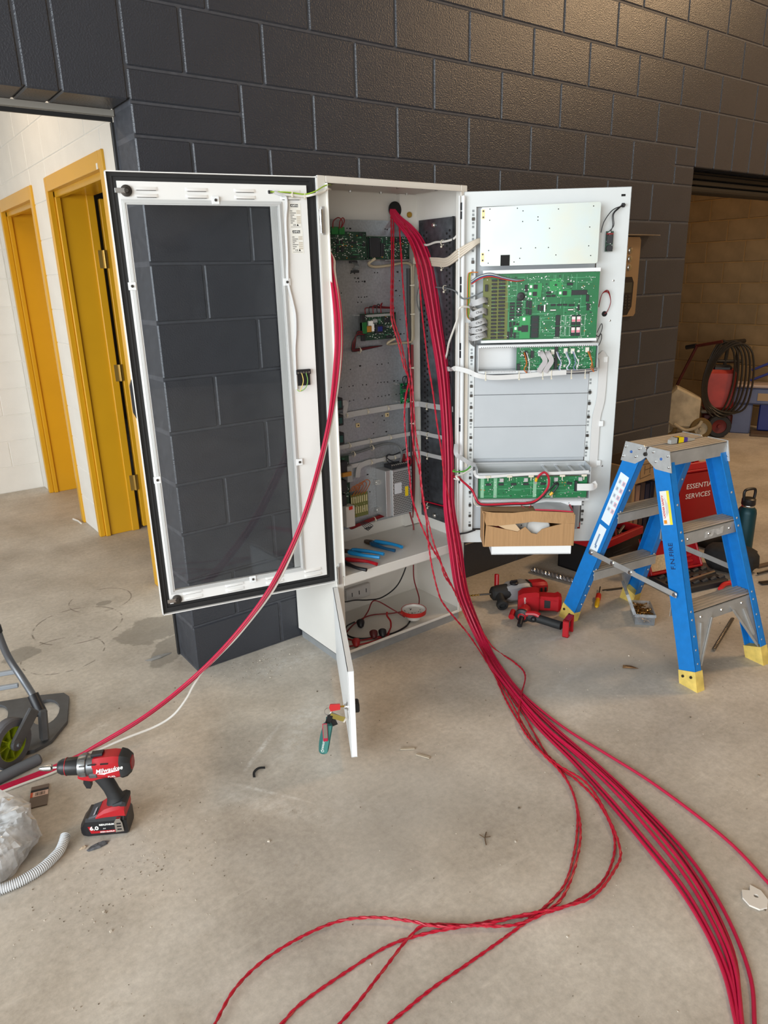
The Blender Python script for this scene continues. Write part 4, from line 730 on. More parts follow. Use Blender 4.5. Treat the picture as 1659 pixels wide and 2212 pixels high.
CABLES = {
'red0': [(1.033,-0.028,1.808),(1.033,-0.045,1.771),(1.051,-0.072,1.733),(1.07,-0.11,1.678),(1.076,-0.156,1.585),(1.079,-0.183,1.493),(1.084,-0.22,1.345),(1.091,-0.26,1.156),(1.081,-0.3,0.965),(1.063,-0.333,0.772),(1.039,-0.363,0.596),(1.041,-0.393,0.412),(1.042,-0.435,0.228),(1.062,-0.48,0.104),(1.053,-0.578,0.006),(0.957,-0.743,0.006),(0.873,-0.942,0.006),(0.79,-1.139,0.006),(0.732,-1.343,0.006),(0.668,-1.528,0.006),(0.602,-1.696,0.006),(0.54,-1.843,0.006),(0.472,-1.959,0.006),(0.395,-2.052,0.006),(0.308,-2.126,0.006),(0.256,-2.17,0.006)],
'red1': [(1.036,-0.028,1.808),(1.041,-0.045,1.771),(1.062,-0.072,1.734),(1.072,-0.122,1.677),(1.079,-0.168,1.585),(1.081,-0.195,1.493),(1.084,-0.232,1.345),(1.09,-0.272,1.157),(1.079,-0.312,0.967),(1.061,-0.345,0.774),(1.038,-0.375,0.599),(1.042,-0.405,0.416),(1.042,-0.447,0.232),(1.061,-0.492,0.109),(1.058,-0.582,0.006),(0.953,-0.756,0.013),(0.877,-0.945,0.006),(0.8,-1.146,0.006),(0.744,-1.348,0.006),(0.682,-1.531,0.006),(0.616,-1.7,0.006),(0.554,-1.847,0.006),(0.483,-1.961,0.006),(0.403,-2.058,0.006),(0.315,-2.131,0.006),(0.262,-2.175,0.006)],
'red2': [(1.039,-0.028,1.808),(1.048,-0.045,1.771),(1.073,-0.072,1.734),(1.099,-0.104,1.678),(1.107,-0.15,1.585),(1.108,-0.177,1.493),(1.11,-0.214,1.343),(1.116,-0.254,1.153),(1.103,-0.294,0.962),(1.085,-0.327,0.767),(1.063,-0.357,0.59),(1.069,-0.387,0.404),(1.069,-0.429,0.218),(1.089,-0.474,0.093),(1.063,-0.586,0.006),(0.968,-0.752,0.006),(0.883,-0.95,0.006),(0.806,-1.157,0.006),(0.766,-1.351,0.006),(0.71,-1.542,0.006),(0.644,-1.712,0.006),(0.584,-1.841,0.006),(0.512,-1.952,0.006),(0.426,-2.049,0.006),(0.311,-2.129,0.006),(0.242,-2.177,0.006)],
'red3': [(1.043,-0.028,1.808),(1.056,-0.045,1.771),(1.084,-0.072,1.734),(1.094,-0.124,1.677),(1.103,-0.17,1.585),(1.104,-0.197,1.493),(1.103,-0.234,1.344),(1.108,-0.274,1.156),(1.094,-0.314,0.966),(1.076,-0.347,0.772),(1.054,-0.377,0.596),(1.063,-0.407,0.411),(1.062,-0.449,0.227),(1.08,-0.494,0.104),(1.068,-0.59,0.006),(0.971,-0.758,0.008),(0.88,-0.96,0.012),(0.804,-1.175,0.012),(0.768,-1.37,0.012),(0.719,-1.554,0.012),(0.655,-1.721,0.012),(0.594,-1.849,0.012),(0.517,-1.963,0.012),(0.426,-2.06,0.012),(0.313,-2.136,0.012),(0.245,-2.182,0.012)],
'red4': [(1.046,-0.028,1.808),(1.064,-0.045,1.771),(1.095,-0.072,1.734),(1.121,-0.106,1.678),(1.131,-0.152,1.585),(1.131,-0.179,1.492),(1.129,-0.216,1.342),(1.133,-0.256,1.152),(1.118,-0.296,0.96),(1.101,-0.329,0.764),(1.079,-0.359,0.587),(1.091,-0.389,0.399),(1.09,-0.431,0.213),(1.108,-0.476,0.088),(1.073,-0.594,0.006),(0.979,-0.761,0.006),(0.893,-0.959,0.006),(0.826,-1.181,0.006),(0.778,-1.391,0.006),(0.726,-1.574,0.006),(0.671,-1.734,0.006),(0.606,-1.858,0.006),(0.536,-1.958,0.006),(0.448,-2.049,0.006),(0.316,-2.132,0.006),(0.237,-2.182,0.006)],
'red5': [(1.05,-0.028,1.808),(1.071,-0.045,1.772),(1.106,-0.072,1.734),(1.122,-0.12,1.677),(1.132,-0.166,1.585),(1.132,-0.193,1.492),(1.128,-0.23,1.343),(1.131,-0.27,1.153),(1.114,-0.31,0.962),(1.097,-0.343,0.768),(1.076,-0.373,0.591),(1.09,-0.403,0.403),(1.088,-0.445,0.218),(1.105,-0.49,0.094),(1.078,-0.598,0.006),(0.984,-0.765,0.006),(0.898,-0.963,0.006),(0.832,-1.199,0.006),(0.781,-1.417,0.006),(0.731,-1.602,0.006),(0.672,-1.771,0.006),(0.609,-1.89,0.006),(0.526,-2.002,0.006),(0.433,-2.093,0.006),(0.338,-2.15,0.006),(0.281,-2.184,0.006)],
'red6': [(1.053,-0.028,1.808),(1.079,-0.045,1.772),(1.117,-0.072,1.735),(1.143,-0.11,1.678),(1.154,-0.156,1.585),(1.153,-0.183,1.491),(1.147,-0.22,1.342),(1.149,-0.26,1.151),(1.131,-0.3,0.959),(1.115,-0.333,0.763),(1.094,-0.363,0.585),(1.111,-0.393,0.395),(1.109,-0.435,0.209),(1.125,-0.48,0.084),(1.082,-0.602,0.006),(0.99,-0.77,0.006),(0.906,-0.969,0.006),(0.859,-1.2,0.006),(0.851,-1.392,0.006),(0.844,-1.556,0.006),(0.819,-1.726,0.006),(0.787,-1.86,0.006),(0.734,-1.982,0.006),(0.682,-2.086,0.006),(0.651,-2.148,0.006)],
'T1': [(1.028,-0.043,1.774),(0.953,-0.138,1.605),(0.913,-0.182,1.462),(0.896,-0.204,1.373),(0.912,-0.224,1.282),(0.923,-0.244,1.189),(0.939,-0.256,1.132),(0.908,-0.272,1.063),(0.886,-0.29,0.976),(0.878,-0.316,0.833),(0.876,-0.331,0.746),(0.875,-0.346,0.659),(0.892,-0.359,0.581),(0.9,-0.396,0.508),(0.936,-0.408,0.427),(0.964,-0.417,0.375),(0.991,-0.434,0.301),(1.024,-0.452,0.217),(1.047,-0.487,0.123),(1.074,-0.54,0.015),(0.99,-0.697,0.006),(0.848,-0.92,0.005),(0.759,-1.084,0.005),(0.7,-1.219,0.005),(0.688,-1.306,0.005),(0.642,-1.402,0.005),(0.574,-1.491,0.005),(0.459,-1.581,0.005),(0.33,-1.654,0.005),(0.245,-1.673,0.005),(0.163,-1.676,0.005),(0.065,-1.675,0.005),(-0.047,-1.671,0.005),(-0.151,-1.667,0.005),(-0.234,-1.67,0.005),(-0.273,-1.672,0.005),(-0.32,-1.684,0.005)],
'T2': [(1.04,-0.043,1.775),(0.969,-0.13,1.605),(0.928,-0.174,1.462),(0.914,-0.196,1.372),(0.932,-0.216,1.28),(0.941,-0.236,1.187),(0.947,-0.252,1.112),(0.945,-0.259,1.078),(0.927,-0.285,0.952),(0.925,-0.304,0.846),(0.939,-0.319,0.756),(0.938,-0.334,0.666),(0.944,-0.353,0.554),(0.916,-0.4,0.476),(0.915,-0.408,0.433),(0.917,-0.428,0.343),(0.93,-0.455,0.232),(0.95,-0.472,0.18),(0.988,-0.501,0.115),(1.032,-0.533,0.042),(0.989,-0.671,0.006),(0.854,-0.933,0.009),(0.753,-1.114,0.009),(0.685,-1.263,0.009),(0.665,-1.34,0.009),(0.62,-1.434,0.009),(0.52,-1.547,0.009),(0.418,-1.62,0.009),(0.299,-1.678,0.009),(0.225,-1.69,0.009),(0.139,-1.675,0.009),(0.077,-1.639,0.009),(-0.042,-1.539,0.009),(-0.105,-1.534,0.009),(-0.214,-1.567,0.009),(-0.303,-1.595,0.009),(-0.359,-1.609,0.009),(-0.404,-1.623,0.009)],
'T3': [(1.061,-0.053,1.76),(1.016,-0.12,1.641),(0.983,-0.173,1.496),(0.968,-0.21,1.351),(0.956,-0.242,1.205),(0.949,-0.269,1.079),(0.934,-0.303,0.911),(0.94,-0.318,0.82),(0.933,-0.34,0.695),(0.941,-0.36,0.575),(0.946,-0.404,0.447),(0.969,-0.417,0.373),(0.978,-0.434,0.305),(1.021,-0.45,0.228),(1.048,-0.477,0.141),(1.082,-0.547,0.006),(0.987,-0.719,0.006),(0.856,-0.958,0.005),(0.806,-1.066,0.005),(0.686,-1.293,0.005),(0.672,-1.405,0.005),(0.644,-1.508,0.005),(0.583,-1.61,0.005),(0.51,-1.672,0.005),(0.405,-1.714,0.005),(0.305,-1.714,0.005),(0.213,-1.689,0.005),(0.108,-1.633,0.005),(0.01,-1.585,0.005),(-0.062,-1.55,0.005),(-0.158,-1.519,0.005),(-0.285,-1.513,0.005),(-0.399,-1.515,0.005),(-0.456,-1.529,0.005),(-0.508,-1.539,0.005)],
'T4': [(1.081,-0.059,1.753),(1.061,-0.146,1.64),(1.054,-0.188,1.53),(1.037,-0.228,1.385),(1.032,-0.268,1.2),(1.036,-0.295,1.072),(1.036,-0.321,0.943),(1.043,-0.34,0.833),(1.043,-0.359,0.719),(1.058,-0.379,0.596),(1.064,-0.409,0.411),(1.08,-0.441,0.264),(1.096,-0.486,0.118),(1.085,-0.621,0.006),(1.058,-0.777,0.006),(1.009,-0.884,0.012),(0.873,-0.986,0.012),(0.753,-1.093,0.012),(0.693,-1.226,0.012),(0.676,-1.331,0.012),(0.677,-1.442,0.012),(0.62,-1.557,0.012),(0.527,-1.678,0.012),(0.452,-1.714,0.012),(0.336,-1.733,0.012),(0.238,-1.701,0.012),(0.145,-1.657,0.012),(0.058,-1.621,0.012),(-0.033,-1.556,0.012),(-0.078,-1.501,0.012),(-0.14,-1.439,0.012),(-0.215,-1.393,0.012),(-0.315,-1.373,0.012),(-0.42,-1.374,0.012),(-0.504,-1.398,0.012),(-0.572,-1.445,0.012),(-0.612,-1.473,0.012)],
'left0': [(0.552,-0.284,1.621),(0.534,-0.324,1.57),(0.504,-0.384,1.461),(0.482,-0.424,1.353),(0.453,-0.446,1.23),(0.405,-0.474,1.076),(0.344,-0.489,0.923),(0.263,-0.504,0.757),(0.183,-0.504,0.621),(0.082,-0.504,0.492),(-0.047,-0.482,0.361),(-0.184,-0.464,0.26),(-0.333,-0.388,0.137),(-0.489,-0.327,0.055),(-0.642,-0.307,0.006),(-0.796,-0.309,0.006),(-0.9,-0.307,0.006)],
'left1': [(0.563,-0.274,1.621),(0.545,-0.314,1.57),(0.519,-0.374,1.46),(0.497,-0.414,1.352),(0.467,-0.436,1.228),(0.416,-0.464,1.074),(0.354,-0.479,0.919),(0.273,-0.494,0.752),(0.193,-0.494,0.616),(0.091,-0.494,0.486),(-0.038,-0.472,0.354),(-0.177,-0.454,0.252),(-0.327,-0.378,0.129),(-0.484,-0.317,0.047),(-0.641,-0.299,0.006),(-0.795,-0.301,0.006),(-0.899,-0.3,0.006)],
'left2': [(0.562,-0.284,1.621),(0.543,-0.324,1.57),(0.521,-0.384,1.46),(0.498,-0.424,1.352),(0.469,-0.446,1.228),(0.414,-0.474,1.075),(0.353,-0.489,0.922),(0.272,-0.504,0.755),(0.191,-0.504,0.619),(0.09,-0.504,0.49),(-0.039,-0.482,0.358),(-0.177,-0.464,0.257),(-0.326,-0.388,0.134),(-0.482,-0.327,0.052),(-0.639,-0.291,0.006),(-0.793,-0.294,0.006),(-0.898,-0.292,0.006)],
'left3': [(0.573,-0.274,1.621),(0.554,-0.314,1.57),(0.536,-0.374,1.46),(0.513,-0.414,1.351),(0.484,-0.436,1.226),(0.424,-0.464,1.073),(0.363,-0.479,0.918),(0.282,-0.494,0.75),(0.201,-0.494,0.614),(0.099,-0.494,0.484),(-0.031,-0.472,0.351),(-0.17,-0.454,0.25),(-0.32,-0.378,0.126),(-0.477,-0.317,0.044),(-0.637,-0.284,0.006),(-0.792,-0.286,0.006),(-0.897,-0.285,0.006)],
'white': [(0.57,-0.285,1.614),(0.55,-0.329,1.554),(0.519,-0.397,1.413),(0.494,-0.431,1.289),(0.448,-0.459,1.135),(0.387,-0.479,0.981),(0.308,-0.496,0.805),(0.223,-0.5,0.645),(0.128,-0.5,0.509),(0.003,-0.483,0.382),(-0.085,-0.471,0.312),(-0.142,-0.464,0.274),(-0.177,-0.446,0.221),(-0.2,-0.415,0.157),(-0.242,-0.382,0.092),(-0.304,-0.358,0.059),(-0.411,-0.333,0.041),(-0.535,-0.293,0.005),(-0.63,-0.316,0.005),(-0.736,-0.314,0.005),(-0.876,-0.313,0.005)],
}
# ================================================================== GLAZED OUTER DOOR (left)
LH, LDd, LDn0 = pframe((.485, -.345), 166.8)
LDn = -LDn0                                                # toward the hall
LM = frame(LH, LDd, LDn, (0, 0, 1)); LR = -LDd             # LR: right as seen from the hall
def ringbox(mb, s0, s1, z0, z1, i0, i1, j0, j1, o0, o1, mi=0):
    mb.box((s0, o0, z0), (i0, o1, z1), mi); mb.box((i1, o0, z0), (s1, o1, z1), mi); mb.box((i0, o0, z0), (i1, o1, j0), mi); mb.box((i0, o0, j1), (i1, o1, z1), mi)
DZ0, DZ1, DWD = .383, 1.863, .674
d = MB(LM)
ringbox(d, .0, DWD, DZ0, DZ1, .136, .628, .466, 1.776, -.030, -.028)
for a, q in (((0, -.03, DZ0), (.003, 0, DZ1)), ((DWD - .003, -.03, DZ0), (DWD, 0, DZ1)), ((0, -.03, DZ0), (DWD, 0, DZ0 + .003)), ((0, -.03, DZ1 - .003), (DWD, 0, DZ1))): d.box(a, q, 0)
ringbox(d, .038, .643, .421, 1.835, .134, .630, .465, 1.778, -.028, -.004)
gdoor = d.build('glazed_door', mat('door_paint', 'e3e2df', .36, var=.03, vscale=3), cab)
g = MB(LM); ringbox(g, .003, DWD - .003, DZ0 + .003, DZ1 - .003, .038, .643, .421, 1.835, -.028, -.012)
ringbox(g, .014, DWD - .014, DZ0 + .014, DZ1 - .014, .026, .655, .407, 1.848, -.012, -.007)
g.build('gasket', M_RUBBER, gdoor)
t = MB(LM); ringbox(t, .129, .637, .459, 1.783, .143, .621, .473, 1.768, -.006, .0015); ringbox(t, .1345, .6315, .4645, 1.7775, .1385, .6265, .4685, 1.7725, .0015, .004)
t.build('window_trim', mat('grey_trim', 'c9cac9', .35, .2), gdoor)
M_GLASS = clear('acrylic_pane', (.98, .99, 1.0), .03, .8, .010)
MB(LM).box((.14, -.014, .470), (.624, -.011, 1.771), 0).build('pane', M_GLASS, gdoor)
for s_, z in ((.348, 1.784), (.636, 1.528), (.128, 1.528), (.634, .891), (.124, .892), (.335, .463)):
    MB(LM).box((s_ - .012, .001, z - .012), (s_ + .012, .006, z + .012), 0, .001).lathe([(.0045, 0), (.0045, .003), (.002, .006), (0, .006)], (s_, .006, z), (0, 1, 0), 10, 1).build('glazing_clip', [M_WHITE, M_DSTEEL], gdoor)
for z in (1.807, .436):
    MB(LM).lathe([(.017, 0), (.017, .008), (.008, .010), (.006, .014), (0, .014)], (.618, -.004, z), (0, 1, 0), 20).box((.618, .004, z - .007), (.652, .008, z + .007), 1, .001).build('cam_lock', [M_DSTEEL, M_STEEL], gdoor)
lv = MB(LM)
for zc in (1.806, .445):
    for s_ in (.095, .249, .404, .559):
        for dz in (-.010, .010):
            V = [(s_ - .036, -.004, zc + dz - .006), (s_ + .036, -.004, zc + dz - .006), (s_ + .036, -.004, zc + dz + .004), (s_ - .036, -.004, zc + dz + .004), (s_ - .030, .0015, zc + dz - .006), (s_ + .030, .0015, zc + dz - .006), (s_ + .026, -.003, zc + dz + .003), (s_ - .026, -.003, zc + dz + .003)]
            o = MB(LM).add(V, [(4, 5, 6, 7), (0, 1, 5, 4), (1, 2, 6, 5), (2, 3, 7, 6), (3, 0, 4, 7)], 0).box((s_ - .029, -.0045, zc + dz - .0072), (s_ + .029, .0005, zc + dz - .006), 1).build('vent_louvre', [MATS['door_paint'], M_DSTEEL], gdoor)
# stickers
for z0, z1, s0 in ((1.700, 1.780, .104), (1.620, 1.698, .1015)):
    st = MB(LM).box((s0 - .042, -.004, z0), (s0, -.0034, z1), 0)
    for i in range(7):
        zz_ = z1 - .026 - i * .0062; st.box((s0 - .004, -.0034, zz_), (s0 - .012 - .006 * ((i * 5) % 3), -.0032, zz_ + .0018), 1)
        if i != 2: st.box((s0 - .026, -.0034, zz_ - .001), (s0 - .040, -.0032, zz_ + .003), 2)
    st.box((s0 - .004, -.0034, z0 + .004), (s0 - .038, -.0032, z0 + .0048), 1)
    so = st.build('rating_sticker', [M_PAPER, M_PRINT_K, mat('sticker_grey', 'c2b8a8', .6)], gdoor)
    bx_ = MB(LM).box((s0 - .006, -.0034, z1 - .013), (s0 - .033, -.0031, z1 - .004), 0).build('logo_band', M_PRINT_K, gdoor)
    P = lambda s_, z: LM @ Vector((s_, -.0030, z))
    text('AMPAC', .0085, P(s0 - .007, z1 - .0115), LR, (0, 0, 1), M_PRINT_W, 'logo_lettering', gdoor, shear=.2, bold=.0001)
    text('CE', .008, P(s0 - .012, z0 + .008), LR, (0, 0, 1), M_PRINT_K, 'marking', gdoor)
    MB(LM).prism([(-.024 + s0, z0 + .008), (-.032 + s0, z0 + .008), (-.028 + s0, z0 + .015)], (0, -.0034, 0), (1, 0, 0), (0, 0, 1), (0, .0003, 0)).build('marking', M_PRINT_K, gdoor)
LP = lambda pts: [LM @ Vector(p) for p in pts]
wire('door_cable', LP([(.152, .004, 1.812), (.135, .005, 1.806), (.12, .005, 1.803), (.113, .003, 1.795), (.112, .003, 1.77), (.119, .003, 1.72), (.121, .003, 1.62), (.124, .003, 1.53), (.114, .003, 1.47), (.106, .003, 1.42), (.108, .003, 1.36), (.115, .003, 1.30), (.117, .003, 1.22), (.117, .003, 1.16)]), .0055, mat('grey_white_sheath', 'c4c4c4', .4), gdoor)
wire('door_cable', LP([(.125, .006, 1.805), (.09, .008, 1.803), (.05, .01, 1.800), (.02, .02, 1.805)]) + [Vector((.50, -.355, 1.815)), Vector((.522, -.350, 1.826)), Vector((.56, -.31, 1.83))], .004, M_WIREW, gdoor)
wire('earth_wire', LP([(.165, .004, 1.812), (.14, .006, 1.812), (.10, .009, 1.811), (.05, .012, 1.806), (.015, .022, 1.815)]) + [Vector((.502, -.356, 1.832)), Vector((.53, -.348, 1.84)), Vector((.57, -.30, 1.845))], .0022, mat('green_yellow_sheath', '8fb030', .45), gdoor)
MB(LM).lathe([(.006, 0), (.006, .004), (0, .005)], (.168, -.004, 1.812), (0, 1, 0), 10).box((.158, 0, 1.808), (.172, .003, 1.816), 1).build('earth_lug', [M_STEEL, M_CHIP], gdoor)
for s_, z in ((.093, 1.804), (.05, 1.80)): MB(LM).box((s_ - .002, .003, z - .008), (s_ + .002, .014, z + .010), 0).build('cable_tie', M_ZIP, gdoor)
tb = MB(LM).box((.065, -.004, 1.172), (.113, .006, 1.212), 0, .001).box((.063, -.004, 1.212), (.117, .012, 1.229), 0, .001)
for i in range(5): tb.cyl((.070 + i * .0102, .012, 1.219), (.070 + i * .0102, .014, 1.219), .0038, n=8, mi=1)
tb.build('terminal_block', [M_BLACK, M_STEEL], gdoor)
for s_, c_ in ((.098, 'd8c060'), (.082, '6aa040')): wire('terminal_wire', LP([(s_, .014, 1.217), (s_ - .003, .018, 1.19), (s_ + .006, .018, 1.165), (.108, .012, 1.153), (.117, .006, 1.16)]), .0014, mat('wire_' + c_, c_, .45), gdoor)
for z in (1.74, .43): MB().cyl((.4895, -.352, z - .055), (.4895, -.352, z + .02), .006, n=10).box((.495, -.350, z - .06), (.506, -.345, z + .03), 1).build('hinge', [M_STEEL, mat('hinge_light', '', .4)], gdoor)
MB(LM).prism([(0, -.07), (0, .07), (.010, .045), (.010, -.045)], (DWD - .002, -.028, 1.17), (1, 0, 0), (0, 0, 1), (0, .020, 0)).build('handle', M_BLACK, gdoor)

# ================================================================== LOWER DOOR
a_ = math.radians(-119); DD = Vector((math.cos(a_), math.sin(a_), 0)); DN = Vector((DD.y, -DD.x, 0))
DM = frame((.488, -.345, 0), DD, DN, (0, 0, 1)); DM_ = DM
ld = MB(DM).box((.0, .018, .042), (.66, .020, .36), 0).box((0, 0, .042), (.002, .02, .36), 0).box((.658, 0, .042), (.66, .02, .36), 0, .0008).box((0, 0, .358), (.66, .02, .36), 0).box((0, 0, .042), (.66, .02, .044), 0).box((.004, .002, .044), (.658, .004, .358), 0)
ldoor = ld.build('lower_door', M_WHITE, cab)
MB(DM).lathe([(.014, 0), (.014, .004), (.009, .006), (.009, .012), (0, .012)], (.612, .020, .205), (0, 1, 0), 18).build('lock_barrel', M_STEEL, ldoor)
MB(DM).box((.595, -.016, .19), (.635, .002, .222), 0, .004).build('cam_latch', M_BLACK, ldoor)
# ================================================================== KEYS on the lower door
kp = lambda s_, o, z: tuple(DM @ Vector((s_, o, z)))
ks = thing('key_bunch', 'bunch of keys with teal strap hanging from the lower door lock', 'keys', kp(.612, .05, .05))
MB(DM).box((.610, .026, .203), (.613, .046, .209), 0, .0005).build('key', mat('brass', '', .35), ks)
MB(DM).prism([(.046, -.010), (.078, -.014), (.082, 0), (.078, .012), (.046, .010)], (.609, 0, .206), (0, 1, 0), (0, 0, 1), (.005, 0, 0)).build('red_key_head', mat('key_red', 'b82a2c', .4), ks)
MB(DM).lathe([(.012, -.0007), (.0135, -.0007), (.0135, .0007), (.012, .0007)], (.611, .085, .192), (1, 0, 0), 18).build('key_ring', M_STEEL, ks)
for j, (c_, nm, an) in enumerate((('1c1c1e', 'black_key', -70), ('d8cfc2', 'bottle_opener', -35), ('8a7a3a', 'small_key', -25), ('1c1c1e', 'black_key', -110))):
    a2 = math.radians(an); L_ = (.045, .062, .05, .03)[j]; ox = .611 + (.004, -.006, .008, .010)[j]
    p0 = Vector((ox, .080, .182)); p1 = p0 + Vector((0, -math.cos(a2) * L_, math.sin(a2) * L_))
    MB(DM).bar(p0, p1, .003, .018, 0, (0, 1, 0), .001).build(nm, mat('key_' + c_, c_, .4, .2), ks)
MB(DM).box((.634, .092, .098), (.640, .108, .165), 0, .002).build('red_fob', mat('fob_red', 'a81a3a', .4), ks)
MB(DM).box((.6402, .094, .112), (.6412, .106, .164), 0, .0003).build('silver_cover', M_STEEL, ks)
MB(DM).strip(cr([(.612, .082, .172), (.612, .085, .14), (.613, .095, .09), (.615, .103, .052), (.616, .108, .046), (.617, .112, .055), (.616, .106, .10), (.613, .09, .15)]), .024, .0012, [(1, 0, .0)] * 60).build('strap', mat('teal_strap', '2f6460', .7), ks)
_so = DM @ Vector((.640, .098, .058))
# strap face toward the hall
MB(DM).prism([(.078, .150), (.098, .152), (.120, .052), (.098, .046)], (.630, 0, 0), (0, 1, 0), (0, 0, 1), (.0016, 0, 0)).build('strap_face', mat('teal_strap_light', '3d7a74', .7), ks)
text('Queensland', .013, DM @ Vector((.6322, .117, .054)), (DM.to_3x3() @ Vector((0, -.018, .09))), (DM.to_3x3() @ Vector((0, -.09, -.018))), M_PRINT_W, 'lettering', ks, sx=1.0)
# ================================================================== CABLES
for i in range(7):
    o = MB().tube(cr(CABLES['red%d' % i], 5), .0047, 7).build('red_cable', M_CABLE)
    if i < 6: tag(o, ('leftmost', 'second from left', 'third from left', 'fourth from left', 'fifth from left', 'rightmost')[i] + ' crimson cable of the thick bundle on the floor', 'cable', 'crimson cables of the main bundle')
    else: tag(o, 'single crimson cable leaving the bundle toward the right edge of the floor', 'cable')
def twin(pts, r, pitch, m, name):
    P = cr(pts, 7); V = MB(); dist = 0; a0, a1 = [], []
    for i, p in enumerate(P):
        t = (P[min(i + 1, len(P) - 1)] - P[max(i - 1, 0)]).normalized(); u, v = perp(t)
        if i: dist += (p - P[i - 1]).length
        an = 2 * math.pi * dist / pitch; q = (u * math.cos(an) + v * math.sin(an)) * r * .75
        a0.append(p + q); a1.append(p - q)
    V.tube(a0, r, 6); V.tube(a1, r, 6)
    return V.build(name, m)
for k, lab in (('T1', 'thin twisted red cable ending nearest the bottom middle of the floor'), ('T2', 'thin twisted red cable crossing under the others to the bottom edge'), ('T3', 'thin twisted red cable whose wide loop ends left of the crossing strand'), ('T4', 'thin twisted red cable sweeping furthest left across the floor')):
    tag(twin(CABLES[k], .0026, .055, M_CABLE2, 'twin_cable'), lab, 'cable', 'thin twisted red cables')
for i in range(4): tag(MB().tube(cr([(.493 + .004 * i, -.012, 1.80), (.497 + .004 * i, -.10, 1.785), (.512 + .004 * i, -.2, 1.72)] + CABLES['left%d' % i], 6), .0046, 8).build('red_cable', M_CABLE), 'crimson cable in the group passing in front of the glazed door to the left', 'cable', 'crimson cables drawn to the left')
tag(MB().tube(cr([(.509, -.012, 1.79), (.513, -.10, 1.77), (.53, -.2, 1.70)] + CABLES['white'], 6), .0042, 8).build('white_cable', M_WIREW), 'white cable sagging beside the crimson cables on the left', 'cable')
# ================================================================== PLIERS on the shelf
M_BLUE = mat('blue_grip', '1a86c4', .35); M_BLUED = mat('dark_blue_grip', '155078', .4)
def plier(lab, loc, ang, hand, spread, L=.13, jaw='cut', lift=.396, name='pliers'):
    t = thing(name, lab, 'pliers', (loc[0], loc[1], lift)); a = math.radians(ang)
    F = frame((loc[0], loc[1], lift), (math.cos(a), math.sin(a), 0), (-math.sin(a), math.cos(a), 0), (0, 0, 1))
    if jaw == 'cut': poly = [(-.016, 0), (-.014, -.016), (.006, -.017), (.028, -.010), (.034, 0), (.028, .010), (.006, .017), (-.014, .016)]
    else: poly = [(-.02, 0), (-.014, -.011), (.008, -.012), (.03, -.006), (.07, -.0025), (.07, .0025), (.03, .006), (.008, .012), (-.014, .011)]
    MB(F).prism(poly, (0, 0, .004), (1, 0, 0), (0, 1, 0), (0, 0, .010)).cyl((0, 0, .003), (0, 0, .0165), .006, n=12).build('jaws', mat('tool_steel', '5a4a3c', .4, .7), t)
    for sg, m in zip((-1, 1), hand):
        pts = [(-.008, sg * .006, .011), (-.025, sg * .016, .011), (-.045, sg * (.018 + spread * .2), .0115), (-.08, sg * (.020 + spread * .6), .012), (-.115, sg * (.018 + spread), .012), (-L, sg * (.014 + spread), .0115)]
        pp = cr(pts, 5); n_ = len(pp)
        MB(F).tube(pp, lambda i: .0085 + .0015 * math.sin(i / n_ * 6) - (.004 if i < 3 else 0), 10).build('handle', m, t)
    return t
plier('blue-handled side cutters lying apart on the cabinet shelf', (.82, -.11), 105, (M_BLUE, M_BLUED), .012, L=.16)
plier('long-nose pliers with bright blue handles beside the cabinet stile', (.655, -.17), 118, (M_BLUE, M_BLUE), .006, L=.165, jaw='nose', lift=.412)
plier('red and black handled pliers lying at the front of the shelf', (.60, -.205), 108, (M_RED, M_BLACK), .022, L=.16)
# ================================================================== things in the lower compartment
det = thing('smoke_alarm', 'round white detector base with red rim in the lower compartment', 'smoke alarm', (.925, -.285, .062))
det_p = [(.022, 0), (.030, .004), (.036, .022), (.052, .034), (.054, .050), (.050, .050), (.047, .040), (.0, .038)]
MB().lathe(det_p, (.925, -.285, .057), (0, 0, 1), 28, 0).build('bowl', mat('detector_white', 'd9d7d2', .4), det)
MB().lathe([(.0535, .030), (.0565, .032), (.0575, .050), (.0545, .0515)], (.925, -.285, .057), (0, 0, 1), 28).build('red_rim', mat('rim_red', 'b8201c', .4), det)
MB().box((.868, -.27, .09), (.885, -.255, .103), 0, .003).build('red_tab', mat('rim_red', '', .4), det)
r_ = random.Random(3)
dc = MB()
for i in range(14):
    an = r_.uniform(0, 6.28); rr = r_.uniform(.02, .042); x, y = .925 + rr * math.cos(an), -.285 + rr * math.sin(an)
    dc.bar((x, y, .0965), (x + r_.uniform(-.008, .008), y + r_.uniform(-.008, .008), .0975), .002, .002)
o = dc.build('contact_clips', M_DSTEEL, det); tag(o, kind='stuff')
def cord(lab, pts, r, m, name='power_cord'): return tag(MB().tube(cr(pts, 7), r, 8).build(name, m), lab, 'cord')
Z = .052
cord('black cord arching over the back of the lower compartment', [(.53, -.24, .20), (.60, -.15, .19), (.68, -.10, .15), (.76, -.06, .12), (.83, -.06, .10), (.90, -.08, .10), (.98, -.10, .15), (1.05, -.09, .25), (1.075, -.085, .349)], .0032, M_BLACK)
cord('dark red cord looping across the lower compartment floor', [(.705, -.19, Z + .03), (.76, -.16, .10), (.82, -.13, .125), (.87, -.2, .09), (.90, -.25, .06)], .003, mat('maroon_wire', '', .5))
cord('dark red cord hanging from the shelf hole to the compartment floor', [(1.09, -.09, .349), (1.085, -.09, .25), (1.078, -.1, .15), (1.06, -.16, .07), (1.0, -.20, Z + .005), (.9, -.17, Z), (.8, -.12, Z), (.70, -.14, Z), (.60, -.2, Z), (.54, -.22, Z)], .003, mat('maroon_wire', '', .5))
